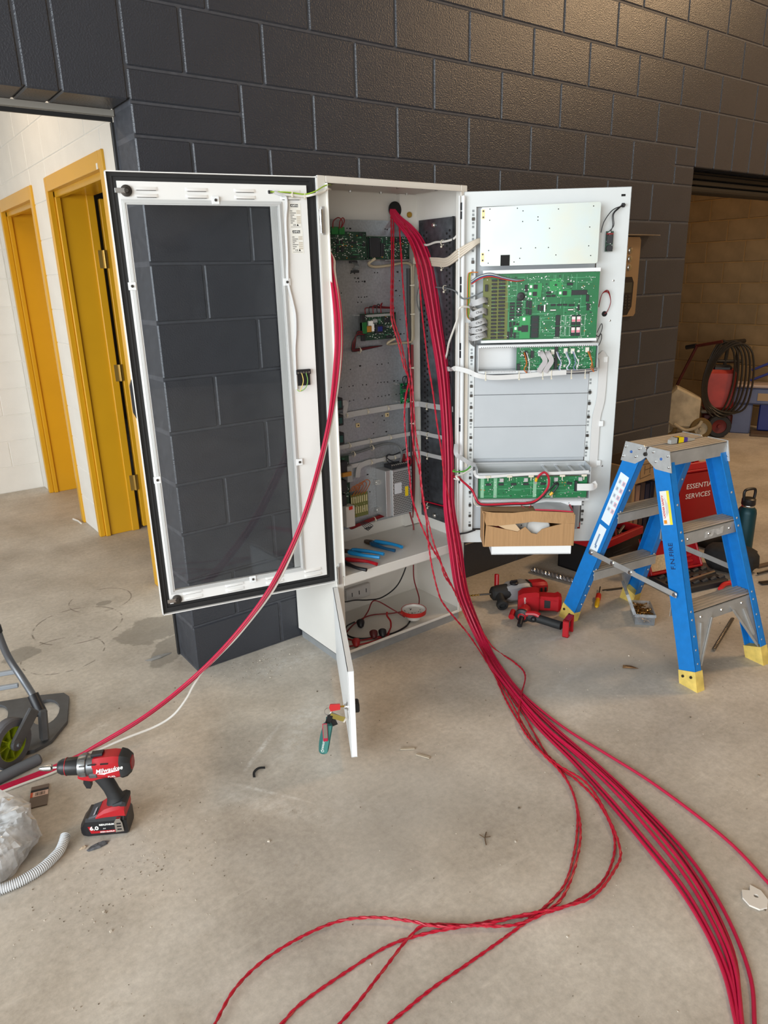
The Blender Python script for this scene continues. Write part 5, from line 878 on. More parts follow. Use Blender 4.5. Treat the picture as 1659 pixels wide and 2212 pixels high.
cord('black coiled cord at the front of the compartment floor', [(.92, -.27, Z), (.86, -.31, Z), (.78, -.325, Z), (.70, -.31, Z), (.63, -.27, Z), (.61, -.21, Z), (.64, -.16, Z + .01), (.68, -.17, Z + .025)], .0036, M_BLACK)
cord('red cord ending in a round plug near the door', [(.60, -.20, Z + .01), (.585, -.24, Z + .004), (.62, -.285, Z), (.69, -.315, Z + .003), (.74, -.33, Z), (.76, -.315, Z + .01)], .0034, mat('cord_red', '8a1014', .45))
cord('red cord trailing along the front lip of the compartment', [(.555, -.30, Z), (.58, -.322, Z + .006), (.62, -.333, Z + .006), (.68, -.33, Z), (.75, -.315, Z), (.79, -.29, Z + .01)], .0034, mat('cord_red', '', .45))
cord('short frayed red cable end standing up in the compartment', [(.79, -.29, Z + .01), (.80, -.275, Z + .03), (.785, -.27, Z + .06), (.79, -.265, Z + .075)], .004, mat('cord_red', '', .45), 'cable_end')
for lab, p, m in (('dark moulded plug lying left of the power outlet', (.70, -.185, Z + .018), M_BLACK), ('dark red plug in the middle of the coiled cords', (.685, -.305, Z + .018), mat('plug_maroon', '4a0e10', .5)), ('black plug beside the dark red plug', (.725, -.315, Z + .015), M_BLACK), ('round red plug lying nearest the lower door', (.585, -.315, Z + .016), mat('cord_red', '', .45))):
    tag(MB().lathe([(.006, -.022), (.013, -.016), (.018, .0), (.018, .010), (.014, .014), (0, .014)], p, (.3, .5, .4), 14).build('plug', m), lab, 'plug')
# ================================================================== CARDBOARD BOX in the tray, with detectors
M_CARD = mat('corrugated_cardboard', 'a9835a', .85, var=.08, vscale=1.0, bump=.6, bscale=1.0, stretch=(95, 95, 4))
M_CARDI = mat('cardboard_inside', '9a7448', .9)
bxw = RM @ Vector((.28, .09, .392))
box = thing('cardboard_box', 'torn cardboard carton resting in the tray of the inner door', 'box', tuple(bxw))
MB(RM).prism([(.087, .424), (.464, .427), (.467, .524), (.420, .525), (.366, .512), (.330, .501), (.309, .479), (.286, .484), (.259, .513), (.227, .490), (.093, .5215)], (0, .150, 0), (1, 0, 0), (0, 0, 1), (0, .004, 0)).build('front_panel', M_CARD, box)
MB(RM).add([RMp for RMp in [(.093, .152, .5215), (.139, .154, .518), (.247, .158, .531), (.289, .160, .537), (.346, .158, .532), (.420, .154, .523), (.467, .152, .522), (.466, .135, .566), (.382, .142, .574), (.289, .150, .582), (.206, .145, .573), (.124, .140, .574), (.077, .135, .579)]], [(0, 1, 11, 12), (1, 2, 10, 11), (2, 3, 9, 10), (3, 4, 8, 9), (4, 5, 7, 8), (5, 6, 7)], 0).build('top_flap', M_CARD, box)
MB(RM).box((.082, .02, .424), (.086, .150, .575), 0).box((.464, .02, .424), (.468, .150, .562), 0).box((.084, .016, .424), (.466, .02, .565), 0).box((.084, .018, .424), (.466, .152, .428), 0).build('carton_walls', M_CARD, box)
MB(RM).add([(.139, .149, .52), (.215, .149, .528), (.245, .147, .49), (.225, .147, .478)], [(0, 1, 2, 3)], 0).build('inner_flap', mat('pale_card', 'c9ab86', .85), box)
MB(RM).add([(.08, .136, .579), (.08, .02, .573), (.466, .02, .565), (.466, .136, .566)], [(0, 1, 2, 3)], 0).build('rear_flap', M_CARD, box)
for i, (s_, z, o, lab) in enumerate(((.278, .488, .065, 'white slotted detector lying left in the torn carton'), (.325, .490, .100, 'smooth white detector cap lying right in the torn carton'))):
    tt = thing('smoke_detector', lab, 'smoke detector', tuple(RM @ Vector((s_, o - .02, .43))))
    ax = (RM.to_3x3() @ Vector((.15 * (1 - 2 * i), .8, .55)))
    MB().lathe([(.046, -.02), (.050, -.012), (.050, .0), (.046, .006), (.03, .010), (.0, .012)], RM @ Vector((s_, o, z)), ax, 28).build('housing', mat('detector_white', '', .4), tt)
    if i == 0:
        h = MB(); u, v = perp(Vector(ax))
        for q in range(6):
            c = RM @ Vector((s_, o, z)) + Vector(ax).normalized() * .0105 + (u * math.cos(q) + v * math.sin(q)) * .026; h.cyl(c, c + Vector(ax).normalized() * .002, .003, n=8)
        tag(h.build('slots', M_DARK, tt), kind='stuff')
tag(MB(RM).box((.13, .04, .430), (.19, .11, .50), 0, .01).build('packet', mat('maroon_wire', '', .5)), 'dark red packet wedged behind the detectors in the carton', 'packet')
zb = MB(RM).add([(.30, .05, .584), (.36, .05, .592), (.43, .05, .588), (.458, .06, .574), (.462, .09, .568), (.46, .13, .568), (.38, .135, .577), (.30, .14, .583), (.37, .09, .592)], [(0, 1, 8), (1, 2, 8), (2, 3, 8), (3, 4, 8), (4, 5, 8), (5, 6, 8), (6, 7, 8), (7, 0, 8)], 0)
zb.strip([(.30, .142, .585), (.38, .137, .579), (.461, .132, .570), (.466, .09, .571), (.462, .055, .578)], .006, .002, (0, 1, .3), 1)
tag(zb.build('plastic_bag', [mat('pale_bag', 'c8cacb', .3, alpha=.85), mat('bag_red', 'b02038', .4)]), 'grey plastic bag with red edge lying on the carton', 'bag')
tag(MB(RM).box((.122, .01, .392), (.455, .1465, .4235), 0, .004).build('packing_sheet', mat('pink_bubble_wrap', 'b8848a', .35, var=.5, vscale=90, col2='d8c4c4', bump=.6, bscale=140)), 'pink bubble wrap folded between the carton and the tray', 'packing')
# ================================================================== STEP LADDER
LC = Vector((1.70, -1.02, 0)); LWv = Vector((.9895, -.1445, 0)); LFv = Vector((-.1445, -.9895, 0))
def LP_(w_, f, z): return LC + LWv * w_ + LFv * f + Vector((0, 0, z))
M_LBLUE = mat('blue_fibreglass', '0f74c0', .42, var=.08, vscale=40, bump=.1, bscale=200)
M_FOOT = mat('yellow_rubber_foot', 'd8bc62', .6, var=.22, vscale=25)
M_TREAD = mat('worn_aluminium_tread', 'b9ab98', .5, .2, var=.14, vscale=1, stretch=(8, 60, 8))
M_LALU = mat('ladder_aluminium', 'b0b0ae', .42, .45, var=.12, vscale=18)
lad = thing('step_ladder', 'blue fibreglass double-sided step ladder with yellow feet', 'ladder', tuple(LC))
lw = lambda z: .212 - .052 * z / .88
lf = lambda z: .345 - .292 * z / .88
for sd in (-1, 1):
    for fb in (1, -1):
        p0 = LP_(sd * lw(.0), fb * lf(.0), .012); p1 = LP_(sd * lw(.84), fb * lf(.84), .84)
        d_ = (p1 - p0).normalized(); out = (LWv * sd); out = (out - d_ * out.dot(d_)).normalized(); fr = d_.cross(out).normalized()
        r = MB(); HW = .038
        p0r = p0 + d_ * .035; r.bar(p0r, p1, HW * 2, .004, 0, tuple(out))
        for e in (-1, 1): r.bar(p0r + fr * e * (HW - .002) - out * .015, p1 + fr * e * (HW - .002) - out * .015, .004, .032, 0, tuple(out))
        ro = r.build('rail', M_LBLUE, lad)
        # foot: moulded yellow boot with flat sole
        q = p0 + d_ * .055
        ft = MB(); 
        for (P, hh) in ((p0 - d_ * .012, 0), (q, 1)): pass
        V = []
        for k_, (base, gr) in enumerate(((None, 1.16), (q, 1.04))):
            for a_, b_ in ((-1, .005), (1, .005), (1, -.036), (-1, -.036)):
                if k_ == 0:
                    pt = p0 + fr * a_ * HW * gr + out * b_; pt = Vector((pt.x, pt.y, 0.0))
                else: pt = base + fr * a_ * HW * gr + out * b_
                V.append(pt)
        ft.add(V, [(0, 1, 2, 3), (4, 5, 6, 7), (0, 1, 5, 4), (1, 2, 6, 5), (2, 3, 7, 6), (3, 0, 4, 7)], 0).build('foot', M_FOOT, lad)
        for e in (-.5, .5):
            c = p0 + d_ * .033 + fr * e * HW + out * .006; MB().cyl(c, c + out * .004, .0055, n=10).build('rivet', M_DSTEEL, lad)
        for t_ in (.10, .16, .22):
            for e in (1,):
                c = p0 + d_ * (t_ + .03) - out * .016 + fr * e * HW * fb * sd; 
        # gusset under the lowest step
        zs = .265
        for inner in (0,):
            a1 = LP_(sd * (lw(.06) - .03), fb * (lf(.06) + .03), .065); a2 = LP_(sd * (lw(zs) - .012), fb * (lf(zs) + .032), zs); a3 = LP_(sd * (lw(zs) - .15), fb * (lf(zs) + .032), zs)
            nn = LFv * fb * .003
            MB().add([a1, a2, a3, a1 - nn, a2 - nn, a3 - nn], [(0, 1, 2), (3, 4, 5), (0, 1, 4, 3), (1, 2, 5, 4), (2, 0, 3, 5)], 0).bar(a1 * .9 + a3 * .1 + nn, a3 * .88 + a1 * .12 + nn, .008, .004, 0, tuple(LFv * fb)).bar((a1 * .7 + (a2 * .5 + a3 * .5) * .3) + nn, (a2 * .5 + a3 * .5) * .85 + a1 * .15 + nn, .010, .006, 0, tuple(LFv * fb)).build('gusset', M_LALU, lad)
# rivets on the flange edges
rv = MB().sphere((0, 0, 0), .0055, n=8, sc=(1, 1, .6)); rvo = rv.build('rivet', mat('dull_rivet', '9a9ea4', .45, .5), None); COL.objects.unlink(rvo)
for sd in (-1, 1):
    for z in (.10, .15, .20, .26, .29, .55, .58, .68):
        share(rvo, lad, Matrix.Translation(LP_(sd * (lw(z) - .016), lf(z) + .0415, z)) @ Matrix.Rotation(1.57, 4, 'X'))
        share(rvo, lad, Matrix.Translation(LP_(sd * (lw(z) - .016), -lf(z) + .0415, z)) @ Matrix.Rotation(1.57, 4, 'X'))
for fb in (1, -1):
    for z in (.285, .575):
        f0 = fb * (lf(z) - .045); f1 = fb * (lf(z) + .040); ww_ = lw(z) - .004
        st = MB(frame(LC, LWv, LFv, (0, 0, 1)))
        st.box((-ww_, f0, z - .006), (ww_, f1, z - .002), 1); st.box((-ww_, f1 - fb * .004, z - .055), (ww_, f1, z - .002), 1); st.box((-ww_, f0, z - .045), (ww_, f0 + fb * .003, z - .002), 1)
        so = st.build('step', [M_TREAD, M_LALU], lad)
        for i in range(5):
            a = f0 + (f1 - f0) * (i + .08) / 5; b_ = f0 + (f1 - f0) * (i + .80) / 5
            MB(frame(LC, LWv, LFv, (0, 0, 1))).box((-ww_, a, z - .003), (ww_, b_, z + .001), 0, .0006).build('tread_rib', M_TREAD, so)
        for i in range(3):
            MB().sphere(LP_(-.12 + .12 * i, f1 + fb * .0005, z - .03), .006, n=8).build('rivet', M_STEEL, so)
    # platform halves
    f0, f1, z = fb * .006, fb * .108, .88; ww_ = .163
    pl = MB(frame(LC, LWv, LFv, (0, 0, 1))).box((-ww_, f0, z - .006), (ww_, f1, z - .003), 1).box((-ww_, f1 - fb * .004, z - .058), (ww_, f1, z - .003), 1)
    po = pl.build('platform', [M_TREAD, M_LALU], lad)
    for i in range(5):
        a = f0 + (f1 - f0) * (i + .06) / 5; b_ = f0 + (f1 - f0) * (i + .86) / 5
        MB(frame(LC, LWv, LFv, (0, 0, 1))).box((-ww_, a, z - .004), (ww_, b_, z), 0, .0008).build('tread_rib', M_TREAD, po)
    for sd in (-1, 1):
        po_ = [(.0, .838), (.004, .870), (.016, .882), (.110, .882), (.128, .800), (.052, .800), (.018, .822)]
        br_ = MB(); o_ = LC + LWv * sd * .1645
        br_.prism([(a * fb, b_) for a, b_ in po_], o_, LFv, (0, 0, 1), LWv * sd * (.004 if fb > 0 else .003))
        bo = br_.build('end_bracket', mat('bright_ladder_alu', 'c2c4c4', .36, .4, var=.1, vscale=30), lad)
        for a, b_ in ((.035, .865), (.105, .862), (.05, .83), (.115, .82), (.075, .845)):
            m_ = M_STEEL if (a, b_) != (.075, .845) else mat('blue_rivet', '2058a0', .4)
            MB().sphere(o_ + LFv * fb * a + Vector((0, 0, b_)) + LWv * sd * .004, .006, n=8).build('rivet', m_, bo)
for sd in (-1, 1): MB().cyl(LC + LWv * sd * .160 + Vector((0, 0, .85)), LC + LWv * sd * .176 + Vector((0, 0, .85)), .008, n=12).build('pivot_bolt', M_DSTEEL, lad)
# spreader bars
for sd in (-1, 1):
    zb, zf = .37, .345
    p = LP_(sd * (lw(zb) + .010), -lf(zb), zb); q = LP_(sd * (lw(zf) + .010), lf(zf), zf); mid = (p + q) / 2
    sp_ = MB().bar(p - (q - p) * .03, mid + (q - p) * .05, .003, .024, 0, (0, 0, 1), .001).bar(mid - (q - p) * .04 + LWv * sd * .004, q + (q - p) * .02 + LWv * sd * .004, .003, .022, 0, (0, 0, 1), .001)
    so = sp_.build('spreader', M_LALU, lad)
    for t_ in (0, .28, .5, 1.0):
        c = p.lerp(q, t_) + LWv * sd * .003; MB().lathe([(.011, 0), (.011, .002), (.007, .004), (.006, .008), (0, .009)], c, LWv * sd, 12).build('bolt', M_STEEL, so)
# stickers and writing on the rails (left webs)
def on_rail(fb, z, off=0.0065, da=0.0):
    p0 = LP_(-lw(.0), fb * lf(.0), .012); p1 = LP_(-lw(.84), fb * lf(.84), .84); d_ = (p1 - p0).normalized(); out = -LWv; out = (out - d_ * out.dot(d_)).normalized(); fr = d_.cross(out).normalized()
    if fr.dot(Vector((1, -.5, 0))) < 0: fr = -fr
    t_ = (z - .012) / .828; return p0.lerp(p1, t_) + out * off + fr * da, d_, fr, out
def sticker(fb, z0, z1, w0, w1, name, m, off=.0026):
    p0, d_, fr, out = on_rail(fb, z0); p1, _, _, _ = on_rail(fb, z1)
    c = p0 - out * .0065; L_ = (p1 - p0).length
    return MB(frame(c, d_, fr, out)).box((0, w0, off - .0004), (L_, w1, off), 0).build(name, m, lad)
sticker(-1, .52, .745, -.022, .026, 'instruction_sticker', mat('pale_blue_sticker', 'dfe9ee', .5))
sticker(-1, .37, .50, -.020, .022, 'instruction_sticker', mat('pale_blue_sticker', '', .5))
for i in range(5):
    for j in range(2):
        z = .565 + i * .032; sticker(-1, z + .006, z + .026, -.016 + j * .022, .002 + j * .022, 'pictogram', mat(('pict_a', 'pict_b')[j], ('cdd8e0', 'e0b8c4')[j], .5), .0029)
        sticker(-1, z + .010, z + .022, -.011 + j * .022, -.003 + j * .022, 'pictogram_mark', mat('pict_mark', '98a4b2', .5), .0032)
sticker(-1, .405, .462, -.004, .004, 'pictogram_line', mat('pict_line', '7a94b4', .5), .0029)
sticker(-1, .395, .41, .0, .010, 'pictogram_line', mat('pict_line', '', .5), .0029)
sticker(1, .60, .725, -.022, .022, 'safety_sticker', M_PAPER)
sticker(1, .60, .725, .010, .022, 'safety_sticker_band', mat('sticker_yellow', 'e6d83a', .5), .0029)
p0, d_, fr, out = on_rail(1, .612, 0.0); 
def rail_text(s_, z, da, size, m, nm, bold=0.0):
    p0, d_, fr, out = on_rail(1, z, 0.0, da); return text(s_, size, p0 + out * .0030, d_, -fr, m, nm, lad, bold=bold)
rail_text('LADDER SAFETY', .0125, -.0, .0125, M_RED, 'x') if False else None
rail_text('LADDER SAFETY', .625, -.008, .0122, mat('sticker_red', 'c82030', .5), 'safety_lettering', .0003)
sticker(1, .605, .618, -.018, -.004, 'safety_emblem', mat('emblem_orange', 'e08a20', .5), .0030)
for i in range(5): sticker(1, .63 + .004 * i, .70 - .006 * i, -.002 + .003 * i, -.0008 + .003 * i, 'small_print', mat('small_print_grey', 'a8a8b0', .6), .0031)
rail_text('F.N.FIRE', .435, .008, .030, mat('black_marker', '16204a', .6), 'marker_writing')
st = MB(frame(LC, LWv, LFv, (0, 0, 1))); fq = lf(.575) + .0405
st.prism([(-.02, .530), (.02, .530), (.035, .542), (.055, .530), (.085, .532), (.085, .562), (.05, .556), (.02, .560), (-.02, .556)], (0, fq, 0), (1, 0, 0), (0, 0, 1), (0, .0006, 0)); st.build('torn_sticker', mat('torn_paper', 'b9b6b2', .7, var=.3, vscale=60), lad)
# grease tube on the platform
tp = LP_(.005, .02, .8815); ta = Vector((.965, -.10, 0)).normalized(); tb_ = Vector((-ta.y, ta.x, 0))
gt = thing('sealant_tube', 'clear tube with yellow and purple label on the ladder platform', 'tube', tuple(tp))
F = frame(tp, ta, tb_, (0, 0, 1))
def tubeseg(x0, x1, h0, h1, w0, w1, m, nm): 
    V = [(x, y * w_, .001 + (h if zz else 0)) for x, h, w_ in ((x0, h0, w0), (x1, h1, w1)) for y, zz in ((-1, 0), (1, 0), (1, 1), (-1, 1))]
    return MB(F).add(V, [(0, 1, 2, 3), (4, 5, 6, 7), (0, 1, 5, 4), (1, 2, 6, 5), (2, 3, 7, 6), (3, 0, 4, 7)], 0).build(nm, m, gt)
tubeseg(-.075, -.045, .015, .022, .008, .013, mat('tube_grey', 'a8a8a4', .3, alpha=.9), 'nozzle_cap'); tubeseg(-.045, -.036, .022, .022, .013, .013, M_BLACK, 'collar'); tubeseg(-.036, -.006, .022, .020, .013, .014, mat('label_yellow', 'e8cf10', .4), 'yellow_label'); tubeseg(-.006, .016, .020, .016, .014, .015, mat('label_purple', '4a3a94', .4), 'purple_label'); tubeseg(.016, .060, .016, .006, .015, .016, mat('tube_clear', 'b8b4a8', .2, alpha=.75), 'tube_end')
text('ii', .016, F @ Vector((-.028, .004, .0225)), ta, tb_, mat('sticker_red', '', .5), 'label_mark', gt)

# ================================================================== POWER DRILL (left foreground)
DX = Vector((-.85, .527, 0)).normalized(); DYv = Vector((0, 0, 1)).cross(DX); DO = Vector((-.5685, -.6855, 0))
DF = frame(DO, DX, DYv, (0, 0, 1))                        # x: chuck direction, y: far side, z: up
drill = thing('cordless_drill', 'red and black cordless hammer drill standing upright on its battery', 'drill', tuple(DO))
def rsec(mb, secs, mi=0, n=4):
    """loft of chamfered rectangles: (x, halfwidth, z0, z1, chamfer) along x"""
    V = []; k = 8
    for x, hw, z0, z1, c in secs: V += [(x, -hw, z0 + c), (x, -hw, z1 - c), (x, -hw + c, z1), (x, hw - c, z1), (x, hw, z1 - c), (x, hw, z0 + c), (x, hw - c, z0), (x, -hw + c, z0)]
    Fc = [tuple(range(k)), tuple(range(len(V) - k, len(V)))]
    for i in range(len(secs) - 1):
        for j in range(k): Fc.append((i * k + j, i * k + (j + 1) % k, i * k + k + (j + 1) % k, i * k + k + j))
    return mb.add(V, Fc, mi)
bat = rsec(MB(DF), [(-.066, .034, .004, .055, .006), (-.060, .0375, .001, .064, .008), (.050, .0375, .0, .064, .008), (.062, .035, .002, .046, .008), (.068, .030, .006, .040, .008)], 0).build('battery', mat('battery_black', '1b1c20', .38), drill)
rsec(MB(DF), [(-.064, .036, .060, .094, .008), (-.05, .0365, .060, .102, .01), (-.005, .036, .060, .088, .008), (.020, .035, .060, .070, .004)], 0).build('battery_mount', M_RED, drill)
rsec(MB(DF), [(.016, .033, .055, .074, .004), (.040, .033, .050, .066, .004), (.060, .031, .040, .044, .002)], 0).build('battery_top', mat('battery_grey', '3a3b40', .45), drill)
MB(DF).add([(.022, .028, .0745), (.055, .028, .052), (.055, -.005, .052), (.022, -.005, .0745)], [(0, 1, 2, 3)], 0).build('warning_label', mat('grey_label_print', '9a9aa0', .5, var=.3, vscale=300), drill)
rsec(MB(DF), [(-.068, .030, .092, .106, .004), (-.058, .031, .092, .110, .005), (-.030, .028, .092, .100, .004)], 0).build('rear_bumper', M_GRIP, drill)
# grip: swept ellipse from mount to motor housing
gp = cr([(-.036, 0, .090), (-.034, 0, .112), (-.026, 0, .135), (-.016, 0, .16), (-.004, 0, .185), (.004, 0, .2)], 6)
V = []; nn = 16; rr = [(.030, .026), (.024, .020), (.022, .0185), (.024, .019), (.027, .0195), (.030, .020)]
for i, p in enumerate(gp):
    t_ = i / (len(gp) - 1) * 5; a = min(int(t_), 4); u_ = t_ - a; rx = rr[a][0] * (1 - u_) + rr[a + 1][0] * u_; ry = rr[a][1] * (1 - u_) + rr[a + 1][1] * u_
    for j in range(nn): V.append((p.x + rx * math.cos(6.2832 * j / nn), p.y + ry * math.sin(6.2832 * j / nn), p.z))
Fc = [(i * nn + j, i * nn + (j + 1) % nn, i * nn + nn + (j + 1) % nn, i * nn + nn + j) for i in range(len(gp) - 1) for j in range(nn)] + [tuple(range(nn)), tuple(range(len(V) - nn, len(V)))]
MB(DF).add(V, Fc, 0).build('grip', M_GRIP, drill)
rsec(MB(DF), [(-.030, .0205, .19, .206, .004), (.02, .021, .178, .206, .006), (.046, .018, .182, .202, .006), (.058, .012, .185, .197, .004)], 0).build('trigger_housing', M_RED, drill)
MB(DF).prism([(.028, .150), (.040, .152), (.046, .170), (.044, .184), (.030, .184), (.026, .166)], (0, -.010, 0), (1, 0, 0), (0, 0, 1), (0, .02, 0)).build('trigger', M_BLACK, drill)
rsec(MB(DF), [(-.082, .026, .194, .25, .010), (-.074, .030, .190, .256, .012), (-.05, .033, .188, .260, .014), (-.015, .033, .190, .258, .014), (.004, .031, .192, .254, .014), (.008, .029, .194, .252, .014)], 0).build('motor_housing', M_RED, drill)
rsec(MB(DF), [(-.096, .024, .200, .246, .010), (-.084, .031, .190, .256, .012), (-.072, .0335, .187, .260, .013), (-.068, .0335, .187, .260, .013)], 0).build('end_cap', M_GRIP, drill)
rsec(MB(DF), [(-.0985, .016, .206, .240, .008), (-.094, .020, .204, .243, .008)], 0).build('cap_badge', mat('dark_red_badge', '8a1420', .4), drill)
AXZ = .224
MB(DF).lathe([(.029, 0), (.031, .002), (.031, .020), (.029, .022)], (.004, 0, AXZ), (1, 0, 0), 24).box((-.006, -.034, .200), (.020, .034, .215), 0, .004).build('gearbox', mat('gunmetal', '6e7072', .35, .8), drill)
cl_ = MB(DF).lathe([(.028, 0), (.032, .003), (.033, .012), (.031, .024), (.029, .026)], (.025, 0, AXZ), (1, 0, 0), 24)
clo = cl_.build('clutch_ring', mat('gunmetal_light', '8c8e8e', .3, .85), drill)
for i in range(12):
    a = i * math.pi / 6; c = Vector((.031, math.cos(a) * .0325, AXZ + math.sin(a) * .0325)); MB(DF).box(c - Vector((.004, .002, .002)), c + Vector((.012, .002, .002)), 0, .001).build('clutch_rib', MATS['gunmetal'], clo)
MB(DF).lathe([(.025, 0), (.0262, .004), (.0250, .034), (.0235, .036), (.0225, .048), (.017, .058), (.0, .058)], (.051, 0, AXZ), (1, 0, 0), 24).build('chuck', mat('chuck_dark', '2a2b2d', .35, .3), drill)
MB(DF).lathe([(.0236, 0), (.0258, 0), (.0258, .0016), (.0236, .0016)], (.0855, 0, AXZ), (1, 0, 0), 24).build('chuck_band', M_RED, drill)
bit = MB(DF).cyl((.108, 0, AXZ), (.128, 0, AXZ), .0035, n=10).lathe([(.004, 0), (.009, .004), (.0095, .010), (.0085, .024), (.006, .036), (.003, .040), (0, .040)], (.125, 0, AXZ), (1, 0, 0), 16)
bit.build('bit', M_STEEL, drill)
rsec(MB(DF), [(-.02, .012, .256, .266, .003), (.012, .012, .254, .263, .003)], 0).build('gear_selector', M_BLACK, drill)
sd_ = -1
P = lambda x, z, y=.0340: DF @ Vector((x, y, z))
text('Milwaukee', .0195, P(-.002, .2165), -DX + Vector((0, 0, .13)), (0, 0, 1), M_PRINT_W, 'logo_lettering', drill, shear=.25, bold=.0003, sx=.92)
MB(DF).prism([(-.006, .2145), (-.068, .2235), (-.066, .2215), (-.03, .2140), (-.026, .2115)], (0, .0325, 0), (1, 0, 0), (0, 0, 1), (0, .0012, 0)).build('logo_flash', M_PRINT_W, drill)
text('FUEL', .007, P(-.034, .2015), -DX, (0, 0, 1), M_PRINT_W, 'logo_lettering', drill, sx=1.5)
for x0 in (-.005, -.04): MB(DF).box((x0, .0325, .244), (x0 + .022, .0336, .249), 0, .0008).build('vent', M_DARK, drill)
PB = lambda x, z: DF @ Vector((x, .0383, z))
MB(DF).prism([(.045, .040), (.038, .016), (-.045, .016), (-.05, .024), (.028, .024), (.034, .040)], (0, .0370, 0), (1, 0, 0), (0, 0, 1), (0, .001, 0)).build('red_stripe', M_RED, drill)
text('6.0', .018, PB(.040, .028), -DX, (0, 0, 1), M_PRINT_W, 'battery_lettering', drill, bold=.0006, sx=1.15); text('AH', .006, PB(.003, .029), -DX, (0, 0, 1), M_PRINT_W, 'battery_lettering', drill)
text('REDLITHIUM', .0075, PB(.012, .042), -DX, (0, 0, 1), M_PRINT_W, 'battery_lettering', drill, bold=.0003); text('HIGH OUTPUT', .0062, PB(.012, .0175), -DX, (0, 0, 1), M_PRINT_W, 'battery_lettering', drill, bold=.0002)
MB(DF).prism([(-.034, .020), (-.058, .022), (-.056, .052), (-.050, .066), (-.040, .066), (-.034, .056)], (0, .042, 0), (1, 0, 0), (0, 0, 1), (0, .003, 0)).box((-.052, .036, .060), (-.040, .044, .066), 0).build('belt_hook', M_STEEL, drill)
for z in (.028, .038, .048): MB(DF).box((-.052, .0448, z), (-.040, .0456, z + .004), 0).build('hook_slot', M_DARK, drill)
# ================================================================== LEFT FOREGROUND THINGS
M_TGREY = mat('dark_grey_plastic', '4a4b4d', .55, var=.15, vscale=25)
ht = thing('hand_truck', 'folding hand truck with grey toe plate and green hubbed wheel at the left edge', 'trolley', (-.72, -.02, 0))
outer = [(-.98, .36), (-.56, .20), (-.485, .16), (-.475, .12), (-.525, -.05), (-.60, -.14), (-.66, -.16), (-.98, -.05)]
def slab_holes(poly, holes, z0, z1):
    bm = bmesh.new()
    def loop(p): 
        vs_ = [bm.verts.new((x, y, z1)) for x, y in p]; return [bm.edges.new((vs_[i], vs_[(i + 1) % len(p)])) for i in range(len(p))]
    E_ = loop(poly)
    for h_ in holes: E_ += loop(h_)
    bmesh.ops.triangle_fill(bm, edges=E_, use_beauty=True)
    r = bmesh.ops.extrude_face_region(bm, geom=bm.faces[:]); 
    for v in r['geom']:
        if isinstance(v, bmesh.types.BMVert): v.co.z = z0
    V = [v.co.copy() for v in bm.verts]; bm.verts.index_update(); Fc = [tuple(v.index for v in f_.verts) for f_ in bm.faces]; bm.free(); return V, Fc
def ell(cx, cy, rx, ry, rot=0, n=20): return [(cx + rx * math.cos(6.2832 * i / n) * math.cos(rot) - ry * math.sin(6.2832 * i / n) * math.sin(rot), cy + rx * math.cos(6.2832 * i / n) * math.sin(rot) + ry * math.sin(6.2832 * i / n) * math.cos(rot)) for i in range(n)]
V, Fc = slab_holes(outer, [ell(-.575, .065, .05, .09, -.25), ell(-.74, .14, .05, .10, -.3), ell(-.88, .2, .05, .10, -.3), ell(-.72, -.04, .05, .035, -.3)], .004, .016)
MB().add(V, Fc, 0).build('toe_plate', M_TGREY, ht)
WC = Vector((-.732, -.180, .085)); WA = Vector((.60, -.80, 0)).normalized()
MB().lathe([(.058, -.018), (.080, -.018), (.085, -.012), (.085, .012), (.080, .018), (.058, .018)], WC, WA, 32).build('tyre', mat('grey_tyre', '55555a', .7), ht)
M_LIME = mat('lime_hub', '8c9a1a', .4)
hb = MB().lathe([(.058, -.016), (.060, -.016), (.060, .016), (.055, .016), (.055, -.010), (.058, -.014)], WC, WA, 32).lathe([(.016, -.02), (.018, .018), (0, .018)], WC, WA, 16).lathe([(.056, -.006), (.0, -.004)], WC, WA, 32)
u, v = perp(WA)
for i in range(8):
    q = u * math.cos(i * .785) + v * math.sin(i * .785); hb.bar(WC + q * .012, WC + q * .056, .004, .02, 0, tuple(WA))
hb.build('hub', M_LIME, ht)
Br = Vector((-.655, -.155, .135))
MB().bar(WC + WA * .028, Br + Vector((.02, .0, .03)), .05, .012, 0, tuple(WA), .004).lathe([(.02, .0), (.02, .012), (.008, .014), (.006, .02), (0, .02)], WC + WA * .024, WA, 14, 0).build('wheel_bracket', M_TGREY, ht)
MB().bar((-.62, -.13, .02), (-.606, -.11, .13), .028, .034, 0, (0, 1, 0), .006).build('hinge_block', M_TGREY, ht)
tp_ = cr([(-.612, -.10, .115), (-.618, -.07, .16), (-.636, -.0, .215), (-.655, .03, .27), (-.668, .035, .33), (-.678, .03, .42), (-.69, .02, .60), (-.70, .0, 1.0)], 6)
MB().tube(tp_, .0125, 12).build('frame_tube', mat('trolley_grey_metal', '6a6c70', .4, .6), ht)
MB().cyl((-.609, -.11, .11), (-.620, -.065, .17), .019, n=14).cyl((-.676, .032, .395), (-.678, .03, .42), .0155, n=14).build('tube_collar', M_BLACK, ht)
for z in (.18, .235): MB().bar((-.648, .02, z), (-1.05, .16, z), .016, .016, 0, (0, 0, 1), .003).build('cross_bar', mat('trolley_light_bar', '9aa0a8', .4, .5), ht)
MB().tube(cr([(-1.05, .14, .11), (-1.055, .17, .16), (-1.06, .24, .215), (-1.075, .27, .27), (-1.08, .27, .6), (-1.09, .24, 1.0)], 6), .0125, 12).build('frame_tube', MATS['trolley_grey_metal'], ht)
WC2 = WC + Vector((-.42, .16, 0)); MB().lathe([(.0, -.018), (.080, -.018), (.085, -.012), (.085, .012), (.080, .018), (0, .018)], WC2, WA, 28).build('tyre', mat('grey_tyre', '', .7), ht)
